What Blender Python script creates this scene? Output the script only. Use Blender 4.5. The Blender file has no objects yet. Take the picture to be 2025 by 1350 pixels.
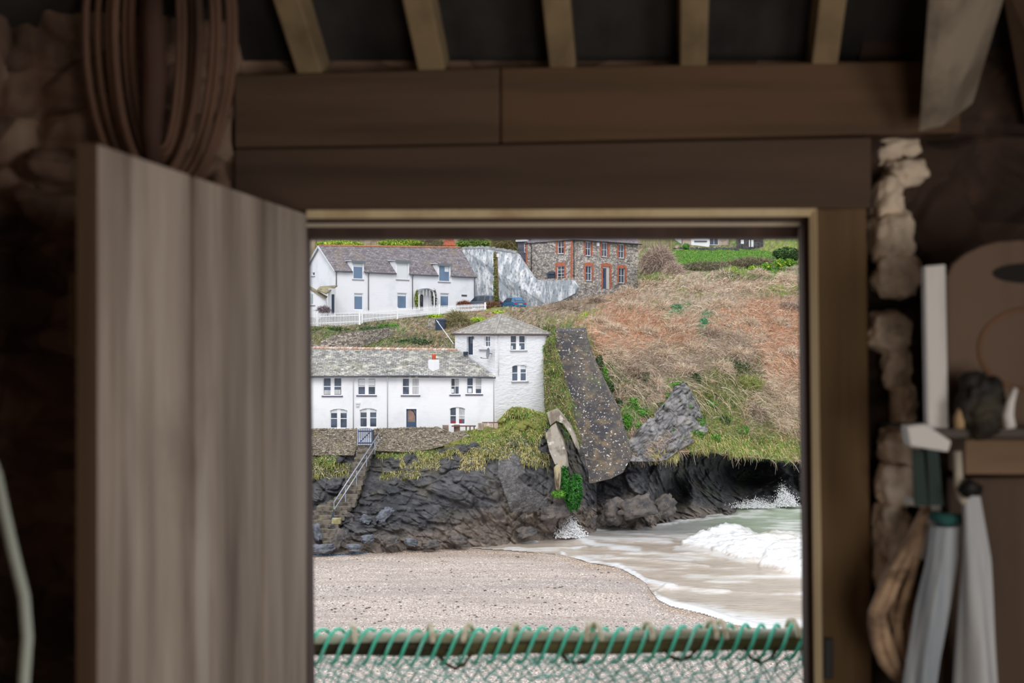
import bpy, bmesh, math, random
import numpy as np
from mathutils import Vector, Matrix

random.seed(7)
RNG = np.random.default_rng(11)
SC = bpy.context.scene
COL = SC.collection
FPX = 2812.5
CAM = np.array([0.0, 0.0, 1.55])

# ------------------------------------------------------------------ helpers
def P(px, py, D):
    return np.array([(px - 1012.5) / FPX * D, D, 1.55 + (675.0 - py) / FPX * D])

def Pn(px, py, D):
    px, py, D = np.broadcast_arrays(np.asarray(px, float), np.asarray(py, float), np.asarray(D, float))
    return np.stack([(px - 1012.5) / FPX * D, D, 1.55 + (675.0 - py) / FPX * D], -1)

def lin(c):
    r = []
    for v in c[:3]:
        v = v / 255.0
        r.append(v / 12.92 if v <= 0.04045 else ((v + 0.055) / 1.055) ** 2.4)
    return tuple(r)

def linn(a):
    a = np.asarray(a, float) / 255.0
    return np.where(a <= 0.04045, a / 12.92, ((a + 0.055) / 1.055) ** 2.4)

def nrm(v):
    v = np.asarray(v, float)
    return v / (np.linalg.norm(v, axis=-1, keepdims=True) + 1e-12)

# ---- numpy noise
def _h(ix, iy, iz, seed=0):
    ix = ix.astype(np.int64); iy = iy.astype(np.int64); iz = iz.astype(np.int64)
    n = (ix * 374761393 + iy * 668265263 + iz * 2147483647 + seed * 1274126177) & 0xFFFFFFFF
    n = ((n ^ (n >> 13)) * 1274126177) & 0xFFFFFFFF
    n = ((n ^ (n >> 16)) * 2246822519) & 0xFFFFFFFF
    n = n ^ (n >> 15)
    return (n & 0xFFFFFF) / float(0xFFFFFF)

def vnoise(p, seed=0):
    i = np.floor(p); f = p - i
    f = f * f * (3 - 2 * f)
    r = 0
    for dx in (0, 1):
        for dy in (0, 1):
            for dz in (0, 1):
                w = (f[..., 0] if dx else 1 - f[..., 0]) * (f[..., 1] if dy else 1 - f[..., 1]) * (f[..., 2] if dz else 1 - f[..., 2])
                r = r + w * _h(i[..., 0] + dx, i[..., 1] + dy, i[..., 2] + dz, seed)
    return r * 2 - 1

def fbm(p, oct=4, seed=0, gain=.5):
    r = 0; a = 1.0; s = 0
    for o in range(oct):
        r = r + a * vnoise(p * 2 ** o + 13.7 * o, seed + o); s += a; a *= gain
    return r / s

def voro(p, seed=0):
    """returns F1, F2, and a random value of the nearest cell"""
    i = np.floor(p)
    f1 = np.full(p.shape[:-1], 9.0); f2 = f1.copy(); idv = np.zeros_like(f1)
    for dx in (-1, 0, 1):
        for dy in (-1, 0, 1):
            for dz in (-1, 0, 1):
                cx, cy, cz = i[..., 0] + dx, i[..., 1] + dy, i[..., 2] + dz
                q = np.stack([cx + _h(cx, cy, cz, seed), cy + _h(cx, cy, cz, seed + 1), cz + _h(cx, cy, cz, seed + 2)], -1)
                d = np.linalg.norm(q - p, axis=-1)
                v = _h(cx, cy, cz, seed + 3)
                c = d < f1
                f2 = np.where(c, f1, np.minimum(f2, d))
                idv = np.where(c, v, idv)
                f1 = np.where(c, d, f1)
    return f1, f2, idv

# ------------------------------------------------------------------ materials
def _ramp(nt, fac, lo, hi):
    r = nt.nodes.new('ShaderNodeMapRange'); r.clamp = True
    r.inputs['From Min'].default_value = lo; r.inputs['From Max'].default_value = hi
    nt.links.new(fac, r.inputs['Value'])
    return r.outputs['Result']

def mat(name, base, rough=.8, var=(), bump=None, attr=None, metal=0.0, spec=.3, coord='Object', brick=None, emis=None, ctype=None, mul=None):
    """base colour (0..255); var = [(colour, scale, lo, hi, kind, strength)] mixed in by procedural noise;
    bump = (scale, strength, distance, kind)"""
    m = bpy.data.materials.new(name); m.use_nodes = True
    nt = m.node_tree; N = nt.nodes; L = nt.links
    b = N['Principled BSDF']
    b.inputs['Roughness'].default_value = rough
    b.inputs['Metallic'].default_value = metal
    b.inputs['Specular IOR Level'].default_value = spec
    tc = N.new('ShaderNodeTexCoord')
    co = tc.outputs[coord]
    def tex(scale, kind):
        v = co
        if not isinstance(scale, (int, float)):
            mp = N.new('ShaderNodeMapping'); mp.inputs['Scale'].default_value = scale
            L.new(co, mp.inputs['Vector']); v = mp.outputs['Vector']; scale = 1.0
        if kind == 'voro':
            t = N.new('ShaderNodeTexVoronoi'); t.inputs['Scale'].default_value = scale
            L.new(v, t.inputs['Vector']); return t.outputs['Color']
        if kind == 'cell':
            t = N.new('ShaderNodeTexVoronoi'); t.inputs['Scale'].default_value = scale
            L.new(v, t.inputs['Vector']); return t.outputs['Distance']
        if kind == 'crack':
            t = N.new('ShaderNodeTexVoronoi'); t.feature = 'DISTANCE_TO_EDGE'; t.inputs['Scale'].default_value = scale
            L.new(v, t.inputs['Vector']); return t.outputs['Distance']
        t = N.new('ShaderNodeTexNoise'); t.inputs['Scale'].default_value = scale
        t.inputs['Detail'].default_value = 5.0 if kind != 'smooth' else 1.5; t.inputs['Roughness'].default_value = .6
        L.new(v, t.inputs['Vector']); return t.outputs['Fac']
    if attr:
        a = N.new('ShaderNodeAttribute'); a.attribute_name = attr; cur = a.outputs['Color']
    else:
        c = N.new('ShaderNodeRGB'); c.outputs[0].default_value = (*lin(base), 1); cur = c.outputs[0]
    if brick:   # (c1, c2, mortar, width, height, mortar_size)
        t = N.new('ShaderNodeTexBrick')
        L.new(tc.outputs['UV'], t.inputs['Vector'])
        t.inputs['Color1'].default_value = (*lin(brick[0]), 1); t.inputs['Color2'].default_value = (*lin(brick[1]), 1)
        t.inputs['Mortar'].default_value = (*lin(brick[2]), 1)
        t.inputs['Scale'].default_value = 1.0
        t.inputs['Brick Width'].default_value = brick[3]; t.inputs['Row Height'].default_value = brick[4]
        t.inputs['Mortar Size'].default_value = brick[5]; t.inputs['Bias'].default_value = 0.0
        cur = t.outputs['Color']; bfac = t.outputs['Fac']
    for vv in var:
        colr, scale, lo, hi = vv[:4]
        kind = vv[4] if len(vv) > 4 else 'noise'
        st = vv[5] if len(vv) > 5 else 1.0
        f = _ramp(nt, tex(scale, kind), lo, hi)
        mx = N.new('ShaderNodeMix'); mx.data_type = 'RGBA'
        if st != 1.0:
            mu = N.new('ShaderNodeMath'); mu.operation = 'MULTIPLY'; mu.inputs[1].default_value = st
            L.new(f, mu.inputs[0]); f = mu.outputs[0]
        L.new(f, mx.inputs['Factor'])
        L.new(cur, mx.inputs['A']); mx.inputs['B'].default_value = (*lin(colr), 1)
        cur = mx.outputs['Result']
    L.new(cur, b.inputs['Base Color'])
    if bump:
        bn = N.new('ShaderNodeBump'); bn.inputs['Strength'].default_value = bump[1]; bn.inputs['Distance'].default_value = bump[2]
        L.new(tex(bump[0], bump[3] if len(bump) > 3 else 'noise'), bn.inputs['Height'])
        if brick:
            b2 = N.new('ShaderNodeBump'); b2.inputs['Strength'].default_value = .8; b2.inputs['Distance'].default_value = .02; b2.invert = True
            L.new(bfac, b2.inputs['Height']); L.new(b2.outputs['Normal'], bn.inputs['Normal'])
        L.new(bn.outputs['Normal'], b.inputs['Normal'])
    return m

# ------------------------------------------------------------------ objects
def tag(o, label=None, cat=None, group=None, kind=None):
    if label: o['label'] = label
    if cat: o['category'] = cat
    if group: o['group'] = group
    if kind: o['kind'] = kind
    return o

def thing(name, label, cat, loc, group=None, rz=0.0):
    o = bpy.data.objects.new(name, None); COL.objects.link(o)
    o.empty_display_size = .2
    o.location = Vector([float(v) for v in loc]); o.rotation_euler = (0, 0, rz)
    return tag(o, label, cat, group)

def wloc(root):
    p = Vector((0, 0, 0)); r = root
    while r is not None:
        p = p + r.location; r = r.parent
    return p

class Fr:
    """a vertical reference plane: a runs along it, b out of it towards the viewer, c up"""
    def __init__(s, O, d, tilt=0.0):
        s.O = np.array(O, float); d = np.array([d[0], d[1], 0.0]); d = d / np.linalg.norm(d)
        s.n = np.array([d[1], -d[0], 0.0]); s.h = d
        s.d = np.array([d[0], d[1], tilt]); s.t = tilt
        s.z = np.array([0, 0, 1.0])
    def at(s, a, b, c):
        return s.O + s.d * a + s.n * b + s.z * c
    def loc(s, px, py):
        r = np.array([(px - 1012.5) / FPX, 1.0, (675.0 - py) / FPX])
        k = np.dot(s.O - CAM, s.n) / np.dot(r, s.n)
        p = CAM + r * k - s.O
        a = np.dot(p, s.h)
        return a, p[2] - s.t * a

class MB:
    def __init__(s):
        s.v = []; s.f = []; s.m = []; s.uv = []
    def face(s, pts, m=0, uv=None):
        i = len(s.v); s.v.extend([tuple(float(x) for x in p) for p in pts])
        s.f.append(tuple(range(i, i + len(pts)))); s.m.append(m)
        s.uv.append(uv if uv else [(0.0, 0.0)] * len(pts))
    def box(s, F, a0, a1, b0, b1, c0, c1, m=0):
        q = lambda a, b, c: F.at(a, b, c)
        A = [q(a0, b0, c0), q(a1, b0, c0), q(a1, b1, c0), q(a0, b1, c0), q(a0, b0, c1), q(a1, b0, c1), q(a1, b1, c1), q(a0, b1, c1)]
        s.hexa(A, m)
    def hexa(s, A, m=0):
        c = sum(np.asarray(p) for p in A) / 8.0
        for q in ((0, 3, 2, 1), (4, 5, 6, 7), (0, 1, 5, 4), (1, 2, 6, 5), (2, 3, 7, 6), (3, 0, 4, 7)):
            pts = [np.asarray(A[i]) for i in q]
            nn = np.cross(pts[1] - pts[0], pts[2] - pts[0])
            if np.dot(nn, sum(pts) / 4 - c) < 0: pts = pts[::-1]
            s.face(pts, m)
    def prism(s, pts, ext, m=0):
        """polygon pts extruded by the vector ext"""
        pts = [np.asarray(p, float) for p in pts]; e = np.asarray(ext, float)
        nn = sum(np.cross(pts[i] - pts[0], pts[i + 1] - pts[0]) for i in range(1, len(pts) - 1))
        if np.dot(nn, e) > 0: pts = pts[::-1]
        s.face(pts, m); s.face([p + e for p in pts[::-1]], m)
        n = len(pts)
        for i in range(n):
            j = (i + 1) % n
            s.face([pts[j], pts[i], pts[i] + e, pts[j] + e], m)
    def slab(s, pts, th, m=0, u=None):
        """a roof slope: polygon pts in order, thickness downwards, uv in metres"""
        pts = [np.asarray(p, float) for p in pts]
        u = nrm(pts[1] - pts[0]) if u is None else nrm(u)
        nn = nrm(sum(np.cross(pts[i] - pts[0], pts[i + 1] - pts[0]) for i in range(1, len(pts) - 1)))
        if nn[2] < 0: pts = pts[::-1]; nn = -nn
        w = np.cross(nn, u)
        uv = [(float(np.dot(p - pts[0], u)) + 50, float(np.dot(p - pts[0], w)) + 50) for p in pts]
        s.face(pts, m, uv)
        dn = -nn * th
        s.face([p + dn for p in pts[::-1]], m)
        n = len(pts)
        for i in range(n):
            j = (i + 1) % n
            s.face([pts[j], pts[i], pts[i] + dn, pts[j] + dn], m)
    def tube(s, pts, r, n=6, m=0, cap=True):
        pts = [np.asarray(p, float) for p in pts]
        rr = r if hasattr(r, '__len__') else [r] * len(pts)
        base = len(s.v); up = None
        for i, p in enumerate(pts):
            t = nrm(pts[min(i + 1, len(pts) - 1)] - pts[max(i - 1, 0)])
            if up is None:
                up = np.array([0, 0, 1.0]) if abs(t[2]) < .9 else np.array([1.0, 0, 0])
            x = nrm(np.cross(t, up)); y = np.cross(x, t); up = y
            for k in range(n):
                a = 2 * math.pi * k / n
                s.v.append(tuple(float(q) for q in p + rr[i] * (x * math.cos(a) + y * math.sin(a))))
        for i in range(len(pts) - 1):
            for k in range(n):
                k2 = (k + 1) % n
                s._i((base + i * n + k, base + (i + 1) * n + k, base + (i + 1) * n + k2, base + i * n + k2), m)
        if cap:
            s._i(tuple(base + k for k in range(n)), m)
            e = base + (len(pts) - 1) * n
            s._i(tuple(e + k for k in reversed(range(n))), m)
    def _i(s, idx, m=0):
        s.f.append(idx); s.m.append(m); s.uv.append([(0.0, 0.0)] * len(idx))
    def panel(s, F, a0, a1, c0, c1, holes, bf, bb, m=0):
        """a plate with rectangular openings, front at bf, back at bb"""
        A = sorted(set([a0, a1] + [h[0] for h in holes] + [h[2] for h in holes]))
        Cc = sorted(set([c0, c1] + [h[1] for h in holes] + [h[3] for h in holes]))
        A = [a for a in A if a0 - 1e-6 <= a <= a1 + 1e-6]; Cc = [c for c in Cc if c0 - 1e-6 <= c <= c1 + 1e-6]
        na, nc = len(A) - 1, len(Cc) - 1
        def solid(i, j):
            if i < 0 or j < 0 or i >= na or j >= nc: return False
            x = (A[i] + A[i + 1]) / 2; z = (Cc[j] + Cc[j + 1]) / 2
            return not any(h[0] < x < h[2] and h[1] < z < h[3] for h in holes)
        q = F.at
        for i in range(na):
            for j in range(nc):
                if not solid(i, j): continue
                x0, x1, z0, z1 = A[i], A[i + 1], Cc[j], Cc[j + 1]
                s.face([q(x0, bf, z0), q(x1, bf, z0), q(x1, bf, z1), q(x0, bf, z1)], m)
                s.face([q(x0, bb, z1), q(x1, bb, z1), q(x1, bb, z0), q(x0, bb, z0)], m)
                if not solid(i - 1, j): s.face([q(x0, bb, z0), q(x0, bf, z0), q(x0, bf, z1), q(x0, bb, z1)], m)
                if not solid(i + 1, j): s.face([q(x1, bf, z0), q(x1, bb, z0), q(x1, bb, z1), q(x1, bf, z1)], m)
                if not solid(i, j - 1): s.face([q(x0, bb, z0), q(x1, bb, z0), q(x1, bf, z0), q(x0, bf, z0)], m)
                if not solid(i, j + 1): s.face([q(x0, bf, z1), q(x1, bf, z1), q(x1, bb, z1), q(x0, bb, z1)], m)
    def build(s, name, mats, parent=None, label=None, smooth=False, bevel=0, kind=None, merge=False):
        if not isinstance(mats, (list, tuple)): mats = [mats]
        off = wloc(parent) if parent is not None else Vector((0, 0, 0))
        me = bpy.data.meshes.new(name)
        ox, oy, oz = off
        me.from_pydata([(x - ox, y - oy, z - oz) for x, y, z in s.v], [], s.f)
        for q in mats: me.materials.append(q)
        me.polygons.foreach_set('material_index', s.m)
        uvl = me.uv_layers.new(name='UVMap')
        uvl.data.foreach_set('uv', [c for f in s.uv for p in f for c in p])
        if merge or bevel:
            bm = bmesh.new(); bm.from_mesh(me); bmesh.ops.remove_doubles(bm, verts=bm.verts, dist=1e-5); bm.to_mesh(me); bm.free()
        me.validate()
        if smooth: me.polygons.foreach_set('use_smooth', [True] * len(me.polygons))
        me.update()
        o = bpy.data.objects.new(name, me); COL.objects.link(o)
        if parent is not None: o.parent = parent
        if bevel:
            md = o.modifiers.new('bevel', 'BEVEL'); md.width = bevel; md.segments = 2; md.limit_method = 'ANGLE'
        if label: o['label'] = label
        if kind: o['kind'] = kind
        return o

def np_mesh(name, V, Q, m, col=None, smooth=True, parent=None, n=4):
    """mesh out of numpy arrays: V (N,3), Q (F,n)"""
    V = np.asarray(V, np.float32); Q = np.asarray(Q, np.int32)
    if parent is not None: V = V - np.array(wloc(parent), np.float32)
    me = bpy.data.meshes.new(name)
    me.vertices.add(len(V)); me.vertices.foreach_set('co', V.ravel())
    me.loops.add(Q.size); me.loops.foreach_set('vertex_index', Q.ravel())
    me.polygons.add(len(Q)); me.polygons.foreach_set('loop_start', np.arange(0, Q.size, Q.shape[1], dtype=np.int32))
    me.update(calc_edges=True)
    if smooth: me.polygons.foreach_set('use_smooth', np.ones(len(Q), bool))
    if col is not None:
        ca = me.color_attributes.new('Col', 'FLOAT_COLOR', 'POINT')
        c4 = np.ones((len(V), 4), np.float32); c4[:, :3] = col
        ca.data.foreach_set('color', c4.ravel())
    for q in (m if isinstance(m, (list, tuple)) else [m]): me.materials.append(q)
    me.update()
    o = bpy.data.objects.new(name, me); COL.objects.link(o)
    if parent is not None: o.parent = parent
    return o

def grid_q(nx, ny):
    i = np.arange(nx - 1)[:, None] * ny + np.arange(ny - 1)[None, :]
    return np.stack([i, i + ny, i + ny + 1, i + 1], -1).reshape(-1, 4)

def strands(base, d, L, W, droop, col, seg=3, taper=.75, wob=.15, rng=RNG):
    """thin curved twigs or grass blades: arrays of one row per blade -> V, Q, colours"""
    N = len(base)
    d = nrm(d); view = nrm(base - CAM)
    r = rng.normal(size=(N, 3)) * .5
    side0 = nrm(np.cross(d, view + r))
    wv = nrm(np.cross(d, rng.normal(size=(N, 3))))
    V = np.zeros((N, seg + 1, 2, 3)); Cc = np.zeros((N, seg + 1, 2, 3))
    for k in range(seg + 1):
        t = k / seg
        p = base + d * (L * t)[:, None] + np.array([0, 0, -1.0]) * (droop * L * t * t)[:, None] + wv * (wob * L * math.sin(t * 3.0))[:, None]
        w = (W * (1 - taper * t) * .5)[:, None]
        V[:, k, 0] = p - side0 * w; V[:, k, 1] = p + side0 * w
        Cc[:, k, :] = col[:, None, :]
    b = np.arange(N)[:, None] * (2 * (seg + 1)) + np.arange(seg)[None, :] * 2
    Q = np.stack([b, b + 1, b + 3, b + 2], -1).reshape(-1, 4)
    return V.reshape(-1, 3), Q, Cc.reshape(-1, 3)

def join_np(parts):
    V = []; Q = []; C = []; o = 0
    for v, q, c in parts:
        V.append(v); Q.append(q + o); C.append(c); o += len(v)
    return np.concatenate(V), np.concatenate(Q), np.concatenate(C)

def in_poly(px, py, poly):
    px = np.asarray(px, float); py = np.asarray(py, float)
    c = np.zeros(px.shape, bool); n = len(poly)
    for i in range(n):
        x0, y0 = poly[i]; x1, y1 = poly[(i + 1) % n]
        if y0 == y1: continue
        k = ((y0 > py) != (y1 > py)) & (px < (x1 - x0) * (py - y0) / (y1 - y0) + x0)
        c ^= k
    return c

class RBF:
    def __init__(s, pts, sm=0.0):
        pts = np.array(pts, float); s.X = pts[:, :2] / 100.0; n = len(pts)
        K = np.linalg.norm(s.X[:, None] - s.X[None], axis=-1)
        A = np.zeros((n + 3, n + 3)); A[:n, :n] = -K + sm * np.eye(n); A[:n, n] = 1; A[:n, n + 1:] = s.X; A[n, :n] = 1; A[n + 1:, :n] = s.X.T
        s.w = np.linalg.solve(A, np.concatenate([pts[:, 2], np.zeros(3)]))
    def __call__(s, px, py):
        px, py = np.broadcast_arrays(np.clip(np.asarray(px, float), s.X[:, 0].min() * 100, s.X[:, 0].max() * 100), np.asarray(py, float)); sh = px.shape
        x = np.stack([px.ravel(), py.ravel()], -1) / 100.0; r = np.zeros(len(x)); n = len(s.X)
        for i in range(0, len(x), 20000):
            q = x[i:i + 20000]
            K = -np.linalg.norm(q[:, None] - s.X[None], axis=-1)
            r[i:i + 20000] = K @ s.w[:n] + s.w[n] + q @ s.w[n + 1:]
        return r.reshape(sh)
# ------------------------------------------------------------------ material library
W_STONE = mat('whitewashed_stone', (240, 241, 244), .85, [((218, 220, 224), (1.2, 1.2, 5.0), .52, .72), ((205, 203, 198), .35, .62, .8, 'noise', .5)], bump=((2.2, 2.2, 6.0), .9, .10))
W_PLAIN = mat('white_render', (243, 244, 247), .8, [((226, 228, 232), .5, .5, .75)], bump=((1.0, 1.0, 4.0), .35, .04))
W_PAINT = mat('white_paint', (244, 245, 247), .5)
SILL = mat('slate_sill', (88, 84, 104), .7)
SILLG = mat('grey_sill', (150, 148, 150), .7)
GLASS = mat('window_glass', (88, 98, 116), .10, [((60, 66, 78), .8, .45, .65, 'smooth')], spec=.6)
GLASSB = mat('painted_sky_glass', (106, 130, 158), .08, [((92, 114, 140), .5, .5, .7, 'smooth')], spec=.6)  # sky reflection painted into the blue base colour
GLASSD = mat('dim_glass', (96, 98, 110), .1, [((64, 60, 66), 1.2, .45, .6, 'smooth')], spec=.5)
CURT = mat('curtain_cloth', (205, 205, 205), .9, [((170, 172, 176), (9, 9, .5), .45, .65)])
BLIND = mat('white_blind', (226, 230, 232), .8)
SLATE_L = mat('lichened_slate', (150, 148, 142), .85, brick=((186, 184, 178), (128, 128, 126), (92, 90, 88), .42, .26, .018),
              var=[((214, 212, 196), 1.1, .52, .68, 'noise', .8), ((128, 130, 96), .5, .55, .70, 'noise', .6), ((92, 90, 86), 1.9, .54, .64, 'noise', .7), ((236, 234, 228), 3.4, .60, .68, 'noise', .9)], bump=(3.0, .6, .06))
SLATE_U = mat('purple_slate', (128, 120, 126), .8, brick=((150, 142, 146), (108, 102, 108), (84, 80, 85), .36, .24, .016),
              var=[((140, 128, 104), .45, .52, .70, 'noise', .7), ((184, 178, 176), 2.6, .58, .70, 'noise', .7), ((84, 80, 84), 1.8, .58, .7, 'noise', .6)], bump=(3.0, .4, .04))
SLATE_T = mat('tower_slate', (150, 144, 138), .85, brick=((190, 184, 174), (142, 138, 134), (108, 104, 102), .4, .24, .018),
              var=[((186, 180, 166), 1.0, .58, .74, 'noise', .7), ((118, 112, 92), .6, .6, .74, 'noise', .5)], bump=(3.0, .5, .05))
RIDGE_T = mat('clay_ridge_tile', (196, 158, 138), .85, [((226, 216, 204), 1.6, .48, .6), ((140, 120, 108), 2.4, .62, .7)])
GUTTER = mat('grey_gutter', (92, 96, 104), .6)
W_PIPE = mat('white_pipe', (222, 222, 226), .5)
BRICK = mat('orange_brick', (196, 116, 88), .85, [((168, 92, 68), 5.0, .5, .6), ((216, 150, 120), 7.0, .62, .7)], bump=(9.0, .4, .02))
TERRA = mat('terracotta', (206, 100, 70), .8, [((180, 84, 60), 6.0, .5, .65)])
DOOR_B = mat('slate_blue_door', (74, 90, 116), .5)
DOOR_D = mat('dark_door', (54, 64, 78), .5)
WARMGL = mat('amber_glass', (140, 120, 112), .15, [((176, 128, 100), 2.2, .5, .62)], spec=.5)
RUBBLE = mat('rubble_stone', (190, 180, 166), .9, [((120, 112, 106), (3.2, 3.2, 6.5), .25, .75, 'voro'), ((214, 204, 190), (2.6, 2.6, 7.0), .58, .70), ((84, 78, 74), (3.2, 3.2, 6.5), .09, .02, 'crack')], bump=((3.2, 3.2, 6.5), .6, .07, 'cell'))
HOUSE_ST = mat('grey_house_stone', (212, 203, 192), .9, [((128, 122, 120), (2.4, 2.4, 5.0), .25, .85, 'voro'), ((222, 208, 192), (1.8, 1.8, 4.5), .56, .7), ((150, 130, 116), .6, .58, .75, 'noise', .5), ((104, 98, 96), (2.4, 2.4, 5.0), .08, .02, 'crack')], bump=((2.4, 2.4, 5.0), .5, .05, 'cell'))
WASHED = mat('streaked_whitewash_stone', (170, 177, 184), .9, [((236, 238, 240), (1.8, 1.8, .5), .46, .60), ((120, 126, 134), (3.6, 3.6, 1.6), .53, .66), ((158, 150, 128), .8, .6, .72, 'noise', .6)], bump=((3.0, 3.0, 3.0), .8, .1))
SLATEHUNG = mat('slate_hung', (104, 104, 112), .85, [((78, 80, 88), (.3, .3, 7.0), .45, .6)], bump=((.5, .5, 7.0), .5, .05))
TERR_ST = mat('terrace_stone', (184, 172, 152), .95, [((112, 102, 90), (3.4, 3.4, 8.5), .2, .9, 'voro'), ((212, 202, 186), (3.0, 3.0, 9.0), .56, .66), ((160, 152, 96), .7, .58, .7, 'noise', .6), ((64, 58, 54), (3.4, 3.4, 8.5), .09, .02, 'crack')], bump=((3.4, 3.4, 8.5), .6, .08, 'cell'))
NAVY = mat('navy_paint', (70, 80, 108), .5)
GALV = mat('galvanised_steel', (176, 184, 200), .35, metal=.55)
OAKG = mat('weathered_teak', (150, 132, 118), .8, [((108, 84, 72), (1, 1, 8), .5, .7)])
REDW = mat('red_brown_wood', (112, 74, 72), .75)
CONC = mat('stained_concrete', (160, 152, 140), .9, [((120, 110, 96), (1.4, 1.4, .3), .48, .62), ((176, 140, 84), (2.4, 2.4, .2), .60, .68, 'noise', .8), ((196, 190, 180), 1.5, .62, .7)], bump=(3.0, .6, .08))
ROCKM = mat('sea_cliff_rock', (80, 80, 82), .75, [((54, 54, 58), 1.6, .5, .7, 'noise', .55), ((150, 146, 142), 5.0, .62, .72, 'noise', .5)], attr='Col', bump=((2.6, 2.6, 4.5), .9, .16), spec=.35)
GROUND = mat('hillside_ground', (120, 110, 80), .95, [((92, 80, 62), 1.5, .5, .75, 'noise', .5)], attr='Col', bump=(2.5, .8, .2))
BLADE = mat('plant_strands', (120, 120, 80), .8, attr='Col', spec=.15)
LEAF = mat('leaves', (90, 130, 50), .6, attr='Col', spec=.25)
SAND = mat('shingle_beach', (176, 160, 148), .9, [((238, 226, 216), (8, 3.6, 8), .53, .60), ((118, 106, 98), (9, 4, 9), .55, .62), ((158, 146, 140), (.10, .5, .8), .45, .60, 'noise', .5)], attr='Col', bump=(6.0, .8, .06), spec=.2)
SEA = mat('sea_water', (150, 145, 130), .18, [((120, 116, 104), (.9, 2.6, 1.0), .56, .68, 'noise', .35)], attr='Col', bump=((.9, 2.6, 1.0), .45, .12), spec=.5)
FOAM = mat('sea_foam', (246, 247, 248), .85, [((222, 226, 226), 2.5, .55, .7)], bump=(2.5, .7, .12))
ASPH = mat('road_tarmac', (130, 128, 126), .9, [((110, 108, 106), 1.0, .5, .7)])
PICKET = mat('picket_white', (246, 247, 250), .6)
SLAT = mat('brown_fence_board', (150, 134, 112), .85, [((116, 100, 82), (6, 6, .6), .45, .65)])
CARGREY = mat('grey_car_paint', (92, 102, 118), .3, spec=.5)
CARBLUE = mat('blue_car_paint', (62, 116, 158), .25, spec=.5)
CARGL = mat('car_glass', (46, 54, 64), .08, spec=.6)
TYRE = mat('tyre_rubber', (34, 34, 36), .8)
HUB = mat('wheel_hub', (150, 152, 156), .4, metal=.4)
LAMPR = mat('red_tail_lamp', (190, 60, 64), .3)
PLATEY = mat('yellow_number_plate', (206, 176, 80), .5)
POLE = mat('pole_wood', (132, 104, 78), .9, [((100, 78, 60), (6, 6, .8), .45, .65)])
BOXW = mat('white_box', (228, 228, 230), .6)
TANK = mat('dark_blue_tank', (62, 74, 96), .5)
METALG = mat('grey_metal', (140, 146, 156), .5, metal=.3)
ALGAE = mat('green_algae', (62, 112, 44), .9, [((40, 84, 34), 3.0, .45, .6), ((120, 148, 60), 1.5, .6, .7)], bump=(5.0, .6, .08))
ROPEB = mat('blue_mooring_rope', (58, 70, 96), .8, [((110, 160, 180), 9.0, .54, .6), ((60, 34, 40), 7.0, .58, .64)])

# ------------------------------------------------------------------ building kit
def lights_rects(a0, c0, a1, c1, kind):
    fw = .07
    if kind == 'pair':
        mid = (a0 + a1) / 2; mw = .10 * (a1 - a0)
        ls = [(a0 + fw, c0 + fw, mid - mw, c1 - fw), (mid + mw, c0 + fw, a1 - fw, c1 - fw)]
        out = []
        for (x0, z0, x1, z1) in ls:
            m = (z0 + z1) / 2
            out += [(x0, z0, x1, m - .03), (x0, m + .03, x1, z1)]
        return out
    if kind == 'one':
        return [(a0 + .10, c0 + .10, a1 - .10, c1 - .10)]
    cols, rows = kind
    out = []; w = (a1 - a0 - 2 * fw); h = (c1 - c0 - 2 * fw)
    for i in range(cols):
        for j in range(rows):
            out.append((a0 + fw + w * i / cols + (.022 if i else 0), c0 + fw + h * j / rows + (.025 if j else 0),
                        a0 + fw + w * (i + 1) / cols - (.022 if i < cols - 1 else 0), c0 + fw + h * (j + 1) / rows - (.025 if j < rows - 1 else 0)))
    return out

def make_window(root, F, px, kind, glass=None, sill=None, rec=.16, inside=None, arch=0.0, frame=None):
    """px = (x0,y0,x1,y1) in the photograph; returns the opening on the facade (a0,c0,a1,c1)"""
    glass = glass or GLASS
    a0, c1 = F.loc(px[0], px[1]); a1, c0 = F.loc(px[2], px[3])
    mb = MB(); L = lights_rects(a0, c0, a1, c1, kind)
    mb.panel(F, a0, a1, c0, c1, L, -rec + .05, -rec - .03)
    w = mb.build('window', frame or W_PAINT, root)
    g = MB()
    for (x0, z0, x1, z1) in L: g.box(F, x0 - .01, x1 + .01, -rec - .015, -rec, z0 - .01, z1 + .01)
    g.build('pane', glass, w)
    if sill is not None:
        sb = MB(); sb.box(F, a0 - .10, a1 + .10, -rec + .05, .09, c0 - .11, c0 - .01); sb.build('window_sill', sill, w)
    if inside:
        for it in inside:
            u0, v0, u1, v1, mt, nm = it
            ib = MB(); ib.box(F, a0 + (a1 - a0) * u0, a0 + (a1 - a0) * u1, -rec + .001, -rec + .012, c0 + (c1 - c0) * v0, c0 + (c1 - c0) * v1)
            ib.build(nm, mt, w)
    return (a0, c0, a1, c1)

def arch_fill(mb, F, h, rise, bf, bb, m=0, n=8):
    """turns the square head of an opening into a shallow arch"""
    a0, c0, a1, c1 = h; q = F.at
    for i in range(n):
        u0, u1 = i / n, (i + 1) / n
        z0 = c1 - rise * (2 * u0 - 1) ** 2; z1 = c1 - rise * (2 * u1 - 1) ** 2
        x0 = a0 + (a1 - a0) * u0; x1 = a0 + (a1 - a0) * u1
        mb.face([q(x0, bf, z0), q(x1, bf, z1), q(x1, bf, c1), q(x0, bf, c1)], m)
        mb.face([q(x0, bb, z0), q(x1, bb, z1), q(x1, bf, z1), q(x0, bf, z0)], m)

def pipe(root, F, pts, r=.05, m=None, name='downpipe'):
    mb = MB(); mb.tube([F.at(a, b, c) for a, b, c in pts], r, 6); return mb.build(name, m or GUTTER, root, smooth=True)

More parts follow.
